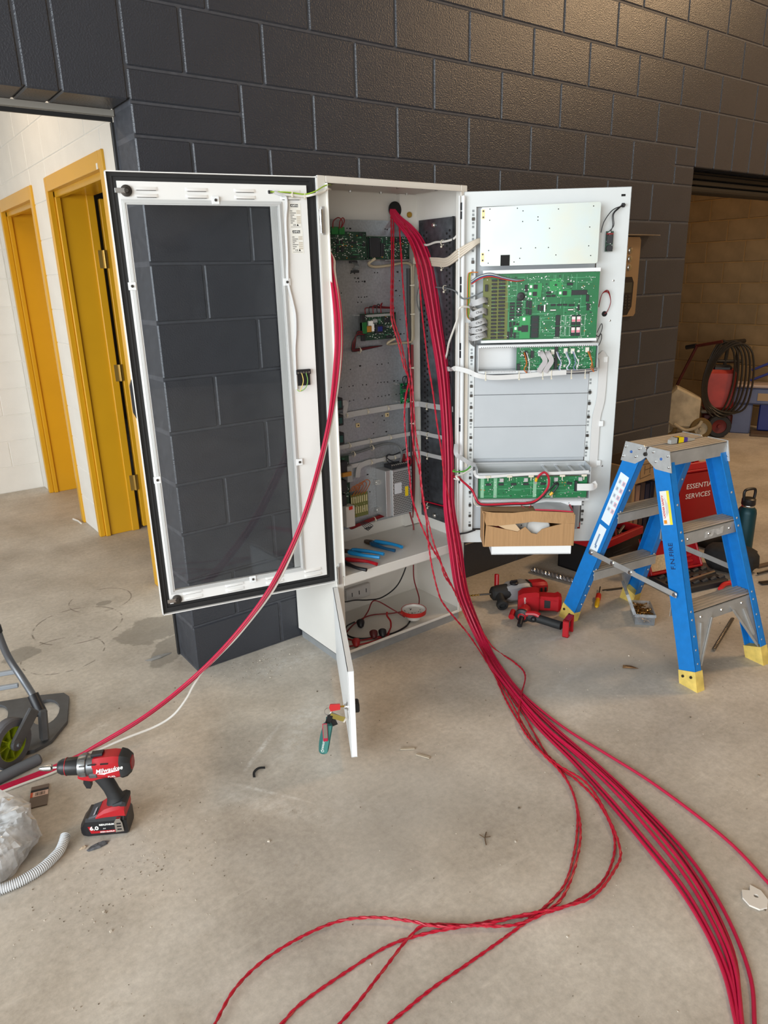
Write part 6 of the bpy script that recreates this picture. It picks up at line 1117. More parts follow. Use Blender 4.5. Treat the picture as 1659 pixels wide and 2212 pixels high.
tag(MB().tube(cr([(-.655, -.228, .0185), (-.70, -.237, .0185), (-.76, -.25, .0185), (-.84, -.268, .0185)], 5), lambda i: .0185 - (.005 if i == 0 else 0), 14).build('foam_grip', mat('grey_foam', '5c5e62', .8)), 'dark grey foam grip lying under the cables by the wheel', 'grip')
# coil of conduit in a clear bag
M_COND = mat('grey_conduit', 'd2d6da', .45)
def corr(pts, r, pitch, name, m, parent=None, n=14, amp=.0016):
    P = cr(pts, 40); 
    D = [0.0]
    for i in range(1, len(P)): D.append(D[-1] + (P[i] - P[i - 1]).length)
    tot = D[-1]; k = int(tot / pitch * 4); Q = []; j = 0
    for i in range(k + 1):
        t_ = tot * i / k
        while j < len(D) - 2 and D[j + 1] < t_: j += 1
        Q.append(P[j].lerp(P[j + 1], (t_ - D[j]) / max(D[j + 1] - D[j], 1e-9)))
    return MB().tube(Q, lambda i: r + (amp if i % 4 < 2 else -amp), n).build(name, m, parent, angle=70)
cond = corr([(-.684, -.668, .024), (-.700, -.695, .018), (-.718, -.715, .015), (-.761, -.742, .0145), (-.805, -.755, .0145), (-.85, -.757, .0145), (-.92, -.745, .0145)], .0125, .0052, 'corrugated_conduit', M_COND); tag(cond, 'grey corrugated conduit end curving across the floor', 'conduit')
bg_ = thing('bagged_conduit_coil', 'coil of grey conduit wrapped in clear plastic at the left edge', 'conduit coil', (-.89, -.58, 0))
BC = Vector((-.895, -.575, 0))
for i, (R_, z) in enumerate(((.115, .02), (.118, .048), (.115, .076), (.088, .02), (.09, .048), (.09, .074))): corr([(BC.x + R_ * math.cos(a * .6283), BC.y + R_ * math.sin(a * .6283), z) for a in range(11)], .012, .0052 * 2.2, 'conduit_turn', M_COND, bg_, 10)
r_ = random.Random(5); nu, nv = 72, 12; V = []
prof = [(.10, .003), (.138, .003), (.150, .018), (.155, .035), (.156, .052), (.154, .068), (.148, .082), (.138, .094), (.124, .103), (.108, .107), (.092, .104), (.076, .098), (.06, .092), (.045, .088), (.03, .086), (.015, .085), (.0, .085)]
for a, (R_, z) in enumerate(prof):
    for j in range(nu):
        th = 6.2832 * j / nu; wob = 1 + .05 * math.sin(5 * th + a) + .03 * math.sin(11 * th + 2 * a) + r_.uniform(-.03, .03) * (1 if a > 2 else .2)
        V.append(BC + Vector((R_ * wob * math.cos(th), R_ * wob * math.sin(th), max(.002, z + (r_.uniform(-.007, .007) if a > 2 else 0)))))
Fc = [(a * nu + j, a * nu + (j + 1) % nu, (a + 1) * nu + (j + 1) % nu, (a + 1) * nu + j) for a in range(len(prof) - 1) for j in range(nu)]
M_BAG = clear('clear_plastic_film', (1.0, 1.0, 1.0), .06, 2.4, .50, (1.0, 1.0, 1.0))
MB().add(V, Fc, 0).build('plastic_wrap', M_BAG, bg_, angle=24)
V = []; pr_ = [(-.79, -.42), (-.76, -.47), (-.775, -.53), (-.86, -.50), (-.86, -.42)]
MB().add([(-.80, -.40, .06), (-.745, -.46, .06), (-.76, -.52, .09), (-.86, -.50, .11), (-.88, -.41, .08), (-.82, -.45, .13), (-.79, -.48, .105)], [(0, 1, 6), (1, 2, 6), (2, 3, 5), (3, 4, 5), (4, 0, 5), (0, 6, 5), (6, 2, 5)], 0).build('bag_tail', M_BAG, bg_, smooth=False)
cdp = thing('hang_card_packet', 'small hang-sell packet with a barcode beside the plastic bag', 'packet', (-.72, -.39, 0))
cu_ = Vector((.97, -.25, 0)); cv_ = Vector((.28, .96, 0)).normalized()
cu_ = Vector((cv_.y, -cv_.x, 0)); CF = frame((-.735, -.43, .001), cu_, cv_, (0, 0, 1))
MB(CF).box((0, -.02, 0), (.052, .085, .003), 0).build('clear_blister', mat('packet_brown', '6a5c52', .3), cdp)
MB(CF).box((0, .054, .003), (.052, .066, .0036), 0).build('header', M_BLACK, cdp)
MB(CF).box((0, .030, .003), (.007, .054, .0036), 0).build('side_band', mat('packet_orange', 'b84a28', .4), cdp); MB(CF).box((.007, .030, .003), (.052, .054, .0036), 0).build('label', mat('packet_label', 'd0b0a0', .5), cdp)
r_ = random.Random(9)
bc = MB(CF)
x = .014
while x < .042: w_ = r_.choice((.0006, .001, .0016)); bc.box((x, .034, .0036), (x + w_, .050, .0038), 0); x += w_ + r_.choice((.0006, .001, .0014))
bc.build('barcode', M_PRINT_K, cdp)
def lump(name, lab, cat, c, size, m, seed, n=9, flat=.4):
    r = random.Random(seed); V = []; k = n
    for i, (s_, z) in enumerate(((1.0, 0), (.95, .4), (.6, .9), (0.02, 1.0))):
        for j in range(k): a = 6.2832 * j / k; q = s_ * r.uniform(.65, 1.15); V.append((c[0] + size[0] * q * math.cos(a), c[1] + size[1] * q * math.sin(a), c[2] + size[2] * z * r.uniform(.7, 1.1)))
    Fc = [(i * k + j, i * k + (j + 1) % k, i * k + k + (j + 1) % k, i * k + k + j) for i in range(3) for j in range(k)] + [tuple(range(k))]
    return tag(MB().add(V, Fc, 0).build(name, m, None, smooth=False), lab, cat)
lump('cloth_scrap', 'dark grey cloth scrap lying in front of the drill battery', 'scrap', (-.617, -.742, .0005), (.032, .012, .008), mat('grey_cloth', '55565a', .9, var=.4, vscale=120), 4)
lump('concrete_chip', 'pale chip of debris beside the cloth scrap', 'debris', (-.652, -.722, .0005), (.012, .006, .006), mat('pale_chip', 'b8a690', .9), 5)
lump('wood_sliver', 'flat grey sliver of debris by the wall corner', 'debris', (-.085, .225, .0005), (.06, .014, .008), mat('grey_sliver', '8a8884', .9), 6)
tag(MB().strip(cr([(-.125, -.755, .004), (-.115, -.735, .006), (-.095, -.728, .008), (-.075, -.735, .005)]), .008, .0015, (0, -.3, 1)).build('rubber_strip', M_RUBBER), 'curled black rubber strip on the open floor', 'strip')
tag(MB().add([(1.365, -1.085, .002), (1.380, -1.075, .008), (1.402, -1.10, .006), (1.410, -1.13, .003), (1.39, -1.12, .010), (1.375, -1.10, .012)], [(0, 1, 5), (1, 2, 5), (2, 4, 5), (2, 3, 4), (4, 3, 0), (0, 5, 4)], 0).build('dry_leaf', mat('brown_leaf', '7a5a38', .8, var=.3, vscale=60), None, smooth=False), 'curled dry brown leaf on the floor before the ladder', 'leaf')
pd = [(.0, .0), (.028, .012), (.044, .04), (.04, .07), (.02, .06), (.005, .075), (-.02, .06), (-.03, .035), (-.022, .01)]
V, Fc = slab_holes([(.655 + x * .9, -2.02 + y * .9) for x, y in pd], [ell(.668, -1.985, .006, .006, 0, 8)], .001, .006)
tag(MB().add(V, Fc, 0).build('plaster_disc', mat('offwhite_plaster', 'ddd6cc', .8, var=.08), None), 'broken off-white disc fragment at the right edge of the floor', 'fragment')
tg = MB().tube(cr([(.255, -1.43, .003), (.27, -1.41, .004), (.29, -1.395, .003)]), .0016, 5).tube(cr([(.27, -1.41, .004), (.268, -1.39, .003)]), .0013, 5).tube(cr([(.272, -1.408, .004), (.287, -1.415, .003)]), .0012, 5)
tag(tg.build('twig', mat('twig_brown', '5a4632', .9)), 'tiny forked twig in the middle of the floor', 'twig')
for x, y, a, i in ((.335, -.935, -.6, 0), (.36, -.99, -1.1, 1)):
    tag(MB().bar((x, y, .003), (x + .05 * math.cos(a), y + .05 * math.sin(a), .003), .010, .004, 0, (0, 0, 1), .001).build('chip_sliver', mat('pale_sliver', 'a79b88', .9)), ('pale flake of debris just right of the lower door', 'small pale flake lying beyond the longer flake')[i], 'debris')
# fine grit: nobody could count it
r_ = random.Random(12); gr = MB()
for i in range(900):
    if i < 170: x, y = r_.gauss(-.58, .14), r_.gauss(-.90, .10)
    elif i < 300: x, y = r_.gauss(.25, .09), r_.gauss(-.13, .06)
    else: x, y = r_.uniform(-1.1, 2.6), r_.uniform(-2.1, -.05)
    if y > -.02 or (CX0 < x < CX1 and y > -.35) or (x > 1.9 and y > -1.0) or (1.38 < x < 1.50 and y < -1.25) or (x < -.48 and -.78 < y): continue
    s_ = r_.uniform(.0005, .0013) if r_.random() > .04 else r_.uniform(.0015, .0028); q = r_.random()
    gr.box((x - s_, y - s_, 0), (x + s_ * r_.uniform(.6, 1.8), y + s_, s_ * 1.2), 0 if q < .5 else (1 if q < .8 else 2), R=Matrix.Rotation(r_.uniform(0, 3), 3, 'Z'))
tag(gr.build('floor_grit', [mat('grit_pale', 'c9c0b2', .9), mat('grit_dark', '6a6052', .9), mat('grit_mid', '8c8070', .9)], None, smooth=False), 'fine concrete grit scattered over the floor', 'grit', kind='stuff')

# ================================================================== TOOLS ON THE RIGHT
# --- rotary hammer lying on its side
rh = thing('rotary_hammer', 'red and grey rotary hammer drill lying with its bit toward the cabinet', 'power tool', (1.50, -.40, 0))
ax = Vector((.93, -.37, 0)).normalized(); ay = Vector((0, 0, 1)).cross(ax); RF0 = frame((1.50, -.355, .055), ax, ay, (0, 0, 1))
MB(RF0).lathe([(.022, -.12), (.034, -.11), (.038, -.08), (.040, -.03), (.030, -.02)], (0, 0, 0), (1, 0, 0), 18).build('collar', M_GRIP, rh)
rsec(MB(RF0), [(-.05, .030, -.034, .032, .012), (-.03, .040, -.045, .042, .014), (.05, .042, -.045, .046, .014), (.08, .036, -.038, .036, .012)], 0).build('gear_case', mat('silver_grey_case', '9a9ca0', .38, .3), rh)
MB(RF0).lathe([(.021, 0), (.021, .008), (.017, .012), (0, .012)], (-.005, -.012, .042), (0, 0, 1), 18).box((-.022, -.017, .05), (.012, -.008, .062), 0, .002).build('mode_dial', M_BLACK, rh)
rsec(MB(RF0), [(.075, .030, -.03, .032, .012), (.09, .033, -.036, .038, .012), (.15, .034, -.036, .036, .014), (.172, .026, -.028, .028, .012)], 0).build('rear_housing', M_RED, rh)
rsec(MB(RF0), [(.070, .036, -.04, .040, .012), (.082, .036, -.04, .040, .012)], 0).build('bellows', M_BLACK, rh)
for i in range(3): MB(RF0).box((.105 + .022 * i, -.036, -.014), (.118 + .022 * i, -.030, .012), 0, .004).build('vent', M_GRIP, rh)
# handle assembly folded toward the camera
b0 = RF0 @ Vector((.03, -.05, -.01))
ax2 = Vector((.70, -.72, 0)).normalized(); ay2 = Vector((0, 0, 1)).cross(ax2); RF1 = frame((1.478, -.475, .055), ax2, ay2, (0, 0, 1))
rsec(MB(RF1), [(-.052, .040, -.052, .030, .014), (-.03, .048, -.055, .045, .016), (.03, .050, -.055, .055, .016), (.045, .046, -.05, .05, .014)], 0).build('motor_head', M_RED, rh)
rsec(MB(RF1), [(.040, .032, -.040, .028, .008), (.055, .034, -.042, .032, .008), (.12, .034, -.042, .030, .008), (.135, .038, -.046, .036, .010), (.15, .03, -.038, .028, .010)], 0).build('battery_foot', M_RED, rh)
MB(RF1).box((.07, -.0355, -.024), (.098, -.033, .018), 0, .001).build('battery_contacts', M_CHIP, rh)
MB(RF1).bar((.06, -.0365, .022), (.128, -.0365, .014), .004, .004, 0).build('rail_edge', M_RED, rh)
text('Milwaukee', .014, RF1 @ Vector((-.026, -.0505, .034)), -Vector((0, 0, 1)) + ax2 * .1, ax2, M_PRINT_W, 'logo_lettering', rh, shear=.2, sx=.55)
sh0 = Vector((1.425, -.325, .06)); sh1 = Vector((1.375, -.40, .035))
MB().tube(cr([sh0, sh0.lerp(sh1, .3), sh0.lerp(sh1, .7), sh1], 4), lambda i: .020 + (.003 if i < 2 else 0), 14).lathe([(.018, -.012), (.027, -.008), (.029, .0), (.027, .012), (.016, .014), (.015, .002), (0, .0)], sh1, sh1 - sh0, 20).build('side_handle', M_GRIP, rh)
MB().bar((1.437, -.30, .075), (1.452, -.285, .135), .022, .018, 0, (1, 0, 0), .004).build('depth_lever', M_RED, rh)
bitp = [RF0 @ Vector((-.11, 0, 0)), Vector((1.405, -.22, .045)), Vector((1.43, -.13, .012))]
bp0, bp1 = RF0 @ Vector((-.115, .0, .0)), Vector((1.30, -.27, .045))
bp1 = bp0 + (-ax) * .10 + Vector((0, .06, -.02))
MB().cyl(bp0, bp0.lerp(bp1, .45), .0042, n=10).build('bit_shank', M_DSTEEL, rh); twb = MB(); tw_ = []
for i in range(26): tw_.append(bp0.lerp(bp1, .45 + .55 * i / 25))
twb.tube(tw_, lambda i: .0048 if i % 5 < 3 else .0032, 8).build('drill_bit', mat('gold_bit', '8a6a30', .35, .8), rh)
# --- screwdriver-style right angle driver in front
im = thing('angle_driver', 'bare red and black installation driver lying in front of the rotary hammer', 'power tool', (1.38, -.62, 0))
ax3 = Vector((.42, -.905, 0)).normalized(); hd = Vector((1.360, -.545, .040)); 
u3 = Vector((-.80, -.45, -.15)).normalized()
MB().lathe([(.0, -.055), (.026, -.05), (.032, -.02), (.033, .0), (.030, .012), (.018, .020), (0, .020)], hd, u3, 20).build('motor_head', M_RED, im)
MB().lathe([(.033, .0), (.034, .004), (.034, .012), (.026, .018), (.014, .020), (.013, .014), (0, .014)], hd, u3, 20).build('clutch_face', M_CHIP, im)
MB().lathe([(.012, 0), (.013, .002), (.013, .004), (.010, .004)], hd + u3 * .0195, u3, 16, 0).build('chuck_ring', M_STEEL, im)
MB().cyl(hd + u3 * .016, hd + u3 * .062 + Vector((-.006, -.006, -.012)), .012, n=14).cyl(hd + u3 * .062 + Vector((-.006, -.006, -.012)), hd + u3 * .063 + Vector((-.006, -.006, -.012)), .008, n=12).build('bit_holder', M_BLACK, im)
gr_ = cr([hd + Vector((.012, -.03, .0)), hd + Vector((.035, -.09, -.004)), hd + Vector((.055, -.15, -.008)), hd + Vector((.062, -.175, -.008))], 5)
MB().tube(gr_, lambda i: .024 if i < 3 else .0195, 14).build('grip', M_GRIP, im)
MB().tube(cr([hd + Vector((.000, -.02, .012)), hd + Vector((.02, -.055, .018)), hd + Vector((.028, -.075, .012))], 4), .014, 10).build('trigger_housing', M_RED, im)
MB().sphere(hd + Vector((.005, -.062, .0)), .014, n=12, sc=(1, 1, .9)).build('trigger', M_BLACK, im)
ft = frame((1.425, -.745, .042), Vector((.93, .36, 0)).normalized(), Vector((0, 0, 1)).cross(Vector((.93, .36, 0)).normalized()), (0, 0, 1))
for a, q, mm in (((-.032, -.004, -.040), (.032, .006, .040), 0), ((-.038, -.022, -.042), (-.028, .006, .042), 0), ((.028, -.022, -.042), (.038, .006, .042), 0), ((-.038, -.022, .032), (.038, .006, .042), 0), ((-.038, -.022, -.042), (-.010, .006, -.034), 0)): MB(ft).box(a, q, 0, .003).build('battery_shoe', M_RED, im)
MB(ft).box((-.006, -.012, -.012), (.018, -.003, .022), 0, .001).build('contacts', M_CHIP, im)
tag(MB().cyl((1.315, -.517, .032), (1.355, -.49, .040), .014, .012, n=14).build('red_insulated_bit', M_RED), 'red stubby tool handle lying between the two power tools', 'tool handle')
# --- auger bit and long masonry bit
def auger(lab, p, q, r, turns, m):
    p, q = Vector(p), Vector(q); d_ = q - p; u, v = perp(d_); A_t = []; B_t = []
    for i in range(turns * 10 + 1):
        t_ = i / (turns * 10); an = 6.2832 * turns * t_; off = (u * math.cos(an) + v * math.sin(an)) * r * .55; A_t.append(p.lerp(q, t_) + off); B_t.append(p.lerp(q, t_) - off)
    return tag(MB().tube(A_t, r * .5, 8).tube(B_t, r * .5, 8).cyl(p, q, r * .5, n=8).build('drill_bit', m), lab, 'drill bit')
auger('thick silver spiral masonry bit behind the rotary hammer', (1.845, -.165, .016), (1.90, -.47, .016), .015, 7, mat('silver_bit', 'a8a8ac', .3, .9))
auger('long dark masonry bit lying under the ladder steps', (1.775, -1.24, .009), (2.11, -1.14, .009), .008, 12, mat('dark_bit', '7a7268', .35, .8))
# --- screwdriver
sdv = thing('screwdriver', 'red and yellow handled screwdriver on the floor behind the ladder foot', 'screwdriver', (1.83, -.61, 0))
q0, q1 = Vector((1.735, -.672, .012)), Vector((1.93, -.545, .016)); dq = (q1 - q0).normalized()
MB().lathe([(.006, 0), (.011, .01), (.012, .06), (.008, .075), (.010, .085), (.007, .095), (0, .095)], q0 + dq * .0, dq, 12).build('handle', mat('yellow_handle', 'd8a818', .35), sdv)
MB().lathe([(.012, 0), (.0135, .01), (.013, .05), (.008, .055)], q0 + dq * .085, dq, 12).build('handle_end', mat('red_handle', 'b82818', .35), sdv)
MB().cyl(q0 + dq * .14, q0 + dq * .235, .003, n=8).build('shaft', M_DSTEEL, sdv)
# --- screw box
sb = thing('screw_box', 'small clear plastic box with open lid full of brass screws', 'box', (1.86, -.86, 0))
sa = Vector((.86, -.51, 0)).normalized(); sa = Vector((.55, -.58, 0)).normalized(); sbv = Vector((-sa.y, sa.x, 0)); SF = frame((1.735, -.885, .001), sa, sbv, (0, 0, 1))
M_CLR = clear('clear_box_plastic', (.95, .96, .97), .08, 1.5, .16)
bw, bd, bh = .085, .15, .052
MB(SF).box((0, 0, 0), (bw, bd, .002), 0).box((0, 0, 0), (bw, .002, bh), 0).box((0, bd - .002, 0), (bw, bd, bh), 0).box((0, 0, 0), (.002, bd, bh), 0).box((bw - .002, 0, 0), (bw, bd, bh), 0).build('tub', M_CLR, sb)
rim = MB(SF)
for a, q in (((-.004, -.004, bh - .014), (bw + .004, 0, bh)), ((-.004, bd, bh - .014), (bw + .004, bd + .004, bh)), ((-.004, 0, bh - .014), (0, bd, bh)), ((bw, 0, bh - .014), (bw + .004, bd, bh))): rim.box(a, q, 0, .001)
rim.build('rim', clear('clear_rim', (.96, .97, .98), .1, 1.6, .3), sb)
lm = MB(SF @ Matrix.Translation((-.002, 0, bh)) @ Matrix.Rotation(math.radians(-112), 4, 'Y')); lm.box((0, -.004, -.004), (bw + .02, bd + .004, -.002), 0).box((0, -.004, -.004), (bw + .02, -.002, .010), 0).box((0, bd + .002, -.004), (bw + .02, bd + .004, .010), 0).box((bw + .018, -.004, -.004), (bw + .02, bd + .004, .010), 0); lm.build('lid', MATS['clear_rim'], sb)
r_ = random.Random(20); M_BRASS = mat('zinc_brass_screw', '9a7440', .3, .9)
scr = MB().cyl((0, 0, 0), (.030, 0, 0), .0024, n=6).lathe([(.005, 0), (.004, .003), (.0, .004)], (.030, 0, 0), (1, 0, 0), 8).build('screw', M_BRASS, None); COL.objects.unlink(scr)
for i in range(110):
    x, y, z = r_.uniform(.012, bw - .012), r_.uniform(.02, bd - .02), r_.uniform(.006, .044)
    Rm = Matrix.Rotation(r_.uniform(0, 6.28), 4, 'Z') @ Matrix.Rotation(r_.uniform(-.5, .5), 4, 'Y')
    Mx = SF @ Matrix.Translation((x, y, z)) @ Rm @ Matrix.Translation((-.015, 0, 0))
    ok = all(.003 < (SF.inverted() @ Mx @ Vector((e, 0, 0)))[0] < bw - .003 and .003 < (SF.inverted() @ Mx @ Vector((e, 0, 0)))[1] < bd - .003 and .003 < (SF.inverted() @ Mx @ Vector((e, 0, 0)))[2] for e in (0, .033))
    if ok:
        c = bpy.data.objects.new('screw', scr.data); COL.objects.link(c); c.matrix_world = Mx; tag(c, 'brass coloured screw lying in the clear plastic box', 'screw', 'screws in the clear box')
# --- black toolbox with red rim and tray, open
tx = thing('toolbox', 'black tool box with red rim standing below the inner door', 'toolbox', (2.22, -.32, 0))
ta_ = Vector((.995, .06, 0)).normalized(); tb2 = Vector((0, 0, 1)).cross(ta_); TF = frame((2.035, -.455, 0), ta_, tb2, (0, 0, 1)); TL, TW, TH = .38, .26, .17
M_TBK = mat('toolbox_black', '121214', .45)
MB(TF).box((0, 0, 0), (TL, TW, .008), 0).box((0, 0, 0), (TL, .008, TH), 0, .002).box((0, TW - .008, 0), (TL, TW, TH), 0).box((0, 0, 0), (.008, TW, TH), 0).box((TL - .008, 0, 0), (TL, TW, TH), 0).build('body', M_TBK, tx)
rm = MB(TF)
for a, q in (((-.008, -.012, TH - .01), (TL + .008, .01, TH + .035)), ((-.008, TW - .01, TH - .01), (TL + .008, TW + .01, TH + .035)), ((-.008, 0, TH - .01), (.012, TW, TH + .035)), ((TL - .012, 0, TH - .01), (TL + .008, TW, TH + .035))): rm.box(a, q, 0, .004)
rm.build('red_rim', M_RED, tx)
MB(TF).box((.0, .01, TH - .02), (TL, TW - .01, TH - .015), 0).build('tray', M_CHIP, tx)
text('HEAVY TOOLS', .03, TF @ Vector((.17, -.003, .17)), ta_, (0, 0, 1), mat('grey_print', '8a8c90', .5), 'lettering', tx, sx=.8) if False else None
for i in range(5): MB(TF).box((.12, -.001, .04 + .018 * i), (.30 - .02 * (i % 2), .0005, .044 + .018 * i), 0).build('moulded_rib', mat('rib_black', '2a2b2e', .4), tx)
r_ = random.Random(31)
for i in range(9):
    x = .03 + .033 * i; tag(MB(TF).bar((x, .02 + r_.uniform(0, .05), TH - .005), (x + r_.uniform(.06, .12) if i < 8 else x + .03, .06 + r_.uniform(0, .1), TH + .012 + r_.uniform(0, .02)), .014, .012, 0, (0, 0, 1), .003).build('hand_tool', mat(('tool_k', 'tool_s', 'tool_r')[i % 3], ('1c1b1a', '8a8684', '6a1418')[i % 3], .4, (.1, .8, .1)[i % 3])), ('black gripped', 'bare steel', 'dark red gripped')[i % 3] + ' hand tool, ' + ('first', 'second', 'third', 'fourth', 'fifth', 'sixth', 'seventh', 'eighth', 'ninth')[i] + ' from left in the black toolbox', 'hand tool', 'hand tools in the toolbox')
# --- wooden ply carry box with folders behind the ladder
wx = thing('plywood_crate', 'worn plywood carry box holding folders behind the ladder', 'crate', (2.63, -.24, 0))
WF = frame((2.46, -.33, 0), Vector((1, 0, 0)), Vector((0, 1, 0)), (0, 0, 1)); M_PLY = mat('worn_plywood', 'a98a64', .8, var=.15, vscale=6)
MB(WF).box((0, 0, .405), (.30, .016, .53), 0, .003).build('front_board', M_PLY, wx); MB(WF).box((0, 0, 0), (.022, .016, .405), 0, .002).build('front_post', M_PLY, wx); MB(WF).box((.278, 0, 0), (.30, .016, .405), 0, .002).build('front_post', M_PLY, wx)
MB(WF).box((0, .2, 0), (.30, .212, .53), 0).build('back_board', mat('dark_ply', '3a2c20', .9), wx); MB(WF).box((0, .016, 0), (.012, .2, .5), 0).build('side_board', M_PLY, wx); MB(WF).box((.288, .016, 0), (.30, .2, .5), 0).build('side_board', M_PLY, wx); MB(WF).box((0, 0, 0), (.30, .2, .02), 0).build('base_board', M_PLY, wx)
mk = MB(WF)
for p, q in (((.06, .43), (.06, .51)), ((.06, .43), (.16, .44)), ((.06, .51), (.20, .505)), ((.10, .45), (.10, .50)), ((.10, .475), (.18, .48)), ((.15, .45), (.15, .50))): mk.bar((p[0], -.0006, p[1]), (q[0], -.0006, q[1]), .003, .001, 0, (0, 1, 0))
mk.build('pencil_marks', mat('pencil', '5a4a3a', .9), wx)
for i, c_ in enumerate(('8a6a5c', '9a7a6a', '4a3a38', '20223a', '181a2c')): tag(MB(WF).box((.035 + .047 * i, .03, .021), (.072 + .047 * i, .18, .37 + .008 * (i % 3)), 0, .002).build('folder', mat('folder_' + c_, c_, .6)), ('tan', 'pale brown', 'dark brown', 'navy', 'blue black')[i] + ' folder standing in the plywood carry box', 'folder', 'folders in the plywood box')
# --- essential services document cabinet
es = thing('document_cabinet', 'red steel cabinet lettered ESSENTIAL SERVICES behind the ladder', 'cabinet', (3.05, -.34, 0))
ea = Vector((.965, -.26, 0)).normalized(); EF = frame((2.84, -.385, .03), ea, Vector((0, 0, 1)).cross(ea), (0, 0, 1)); M_ERED = mat('signal_red_steel', '9c0f14', .38, var=.04)
MB(EF).box((0, .002, 0), (.36, .12, .38), 0, .003).build('body', M_ERED, es); MB(EF).box((.004, -.006, .004), (.356, .002, .376), 0, .002).build('door', M_ERED, es)
MB(EF).cyl((.325, -.012, .185), (.325, -.005, .185), .012, n=14).build('lock', M_STEEL, es)
for s_, z in (('ESSENTIAL', .285), ('SERVICES', .225)): text(s_, .043, EF @ Vector((.045, -.0065, z)), ea, (0, 0, 1), M_PRINT_W, 'lettering', es, sx=1.08)
MB(EF).box((.01, .0, -.03), (.35, .12, 0), 0, .002).build('base', M_ERED, es)
rl = MB(EF).box((-.02, -.01, .385), (.26, .14, .40), 0, .004).box((-.02, -.01, .40), (.26, .0, .44), 0, .003).box((-.02, .13, .40), (.26, .14, .44), 0, .003)
tag(rl.build('red_tray', mat('tray_red', 'b81a20', .4)), 'open red plastic tray resting on the red cabinet', 'tray')
tag(MB(EF).tube(cr([(.02, .05, .42), (.05, .08, .46), (.10, .06, .48), (.15, .09, .45), (.12, .04, .43)], 6), .008, 8).build('bracket_scrap', M_STEEL), 'shiny metal bracket lying in the red tray', 'bracket')
# --- insulated bottle
bt = thing('drink_bottle', 'dark teal insulated bottle with loop lid on the far floor', 'bottle', (3.03, -.70, 0)); BP = (3.03, -.70, 0)
MB().lathe([(.046, 0), (.050, .004), (.050, .215), (.046, .235), (.034, .25), (.033, .262), (0, .262)], BP, (0, 0, 1), 28).build('flask', mat('teal_flask', '10404a', .4, .3), bt)
MB().lathe([(.0335, .250), (.0345, .252), (.0345, .262), (.0335, .264)], BP, (0, 0, 1), 24).build('steel_neck', M_STEEL, bt); MB().lathe([(.036, .262), (.038, .266), (.037, .295), (.028, .302), (0, .302)], BP, (0, 0, 1), 24).build('lid', M_BLACK, bt)
MB().tube(cr([(2.995, -.69, .29), (2.992, -.688, .335), (3.005, -.693, .352), (3.055, -.707, .352), (3.068, -.712, .335), (3.066, -.71, .29)], 5), .008, 8).build('carry_loop', M_BLACK, bt)
# --- red socket case open
sc_ = thing('socket_set_case', 'open red plastic case with black socket tray under the ladder', 'tool case', (2.40, -.82, 0))
ca = Vector((.80, -.60, 0)).normalized(); ca = Vector((.72, -.20, 0)).normalized(); cb = Vector((0, 0, 1)).cross(ca); CF = frame((2.14, -.835, 0), ca, cb, (0, 0, 1)); CL, CW = .34, .20
MB(CF).box((0, 0, 0), (CL, CW, .035), 0, .006).build('base_tray', M_CHIP, sc_)
for i in range(6):
    for j in range(3): MB(CF).cyl((.03 + .055 * i, .035 + .06 * j, .030), (.03 + .055 * i + .03, .035 + .06 * j, .040), .013, n=10).build('moulded_pocket', mat('pocket_black', '2c2e32', .35), sc_)
lm_ = CF @ Matrix.Translation((0, CW, .03)) @ Matrix.Rotation(math.radians(62), 4, 'X')
MB(lm_).box((0, 0, -.004), (CL, CW, .0), 0, .002).box((0, 0, -.004), (CL, .012, .03), 0, .004).box((0, CW - .012, -.004), (CL, CW, .03), 0, .004).box((0, 0, -.004), (.012, CW, .03), 0, .004).box((CL - .012, 0, -.004), (CL, CW, .03), 0, .004).build('lid', M_RED, sc_)
MB(lm_).box((.03, .02, .0), (.21, .10, .002), 0).build('contents_label', mat('cream_label', 'd2bd98', .6, var=.2, vscale=80), sc_)
for i in range(3): MB(lm_).box((.245, .03 + .03 * i, 0), (.30, .045 + .03 * i, .012), 0, .004).build('clip', M_RED, sc_)
MB(lm_).box((.20, CW - .002, .005), (.25, CW + .008, .02), 0, .002).build('latch', mat('brass', '', .4), sc_)
tag(MB(CF).bar((.02, .02, .060), (.30, .06, .062), .012, .010, 0, (0, 0, 1), .003).build('ratchet_bar', M_STEEL), 'chrome ratchet bar lying on the socket tray', 'ratchet')
# --- black tool pouch, lime hammer drill, red tools
def blob(name, lab, cat, c, size, m, seed=1, rz=0.0):
    r = random.Random(seed); V = []; n = 16; k = 9
    for i in range(k):
        th = math.pi * i / (k - 1)
        for j in range(n):
            ph = 6.2832 * j / n; w_ = 1 + r.uniform(-.10, .10); x, y, z = math.sin(th) * math.cos(ph), math.sin(th) * math.sin(ph), math.cos(th)
            q = lambda t_: math.copysign(abs(t_) ** .6, t_)
            p = Vector((q(x) * size[0] * w_, q(y) * size[1] * w_, (q(z) * .5 + .5) * size[2])); p.rotate(Matrix.Rotation(rz, 3, 'Z')); V.append(Vector(c) + p)
    Fc = [(i * n + j, i * n + (j + 1) % n, i * n + n + (j + 1) % n, i * n + n + j) for i in range(k - 1) for j in range(n)]
    return tag(MB().add(V, Fc, 0).build(name, m, None, angle=80), lab, cat)
blob('tool_pouch', 'slumped black fabric tool pouch right of the socket case', 'pouch', (2.66, -.83, 0), (.085, .13, .14), mat('black_fabric', '1b1c1e', .85, var=.3, vscale=40, bump=.4, bscale=60), 3, .3)
blob('black_glove', 'black work glove lying behind the ladder', 'glove', (2.95, -.57, .0), (.11, .06, .05), mat('glove_black', '141414', .8), 6, -.3)
lg = thing('lime_nail_gun', 'black and lime green power tool partly hidden by the ladder rail', 'power tool', (2.33, -.61, 0))
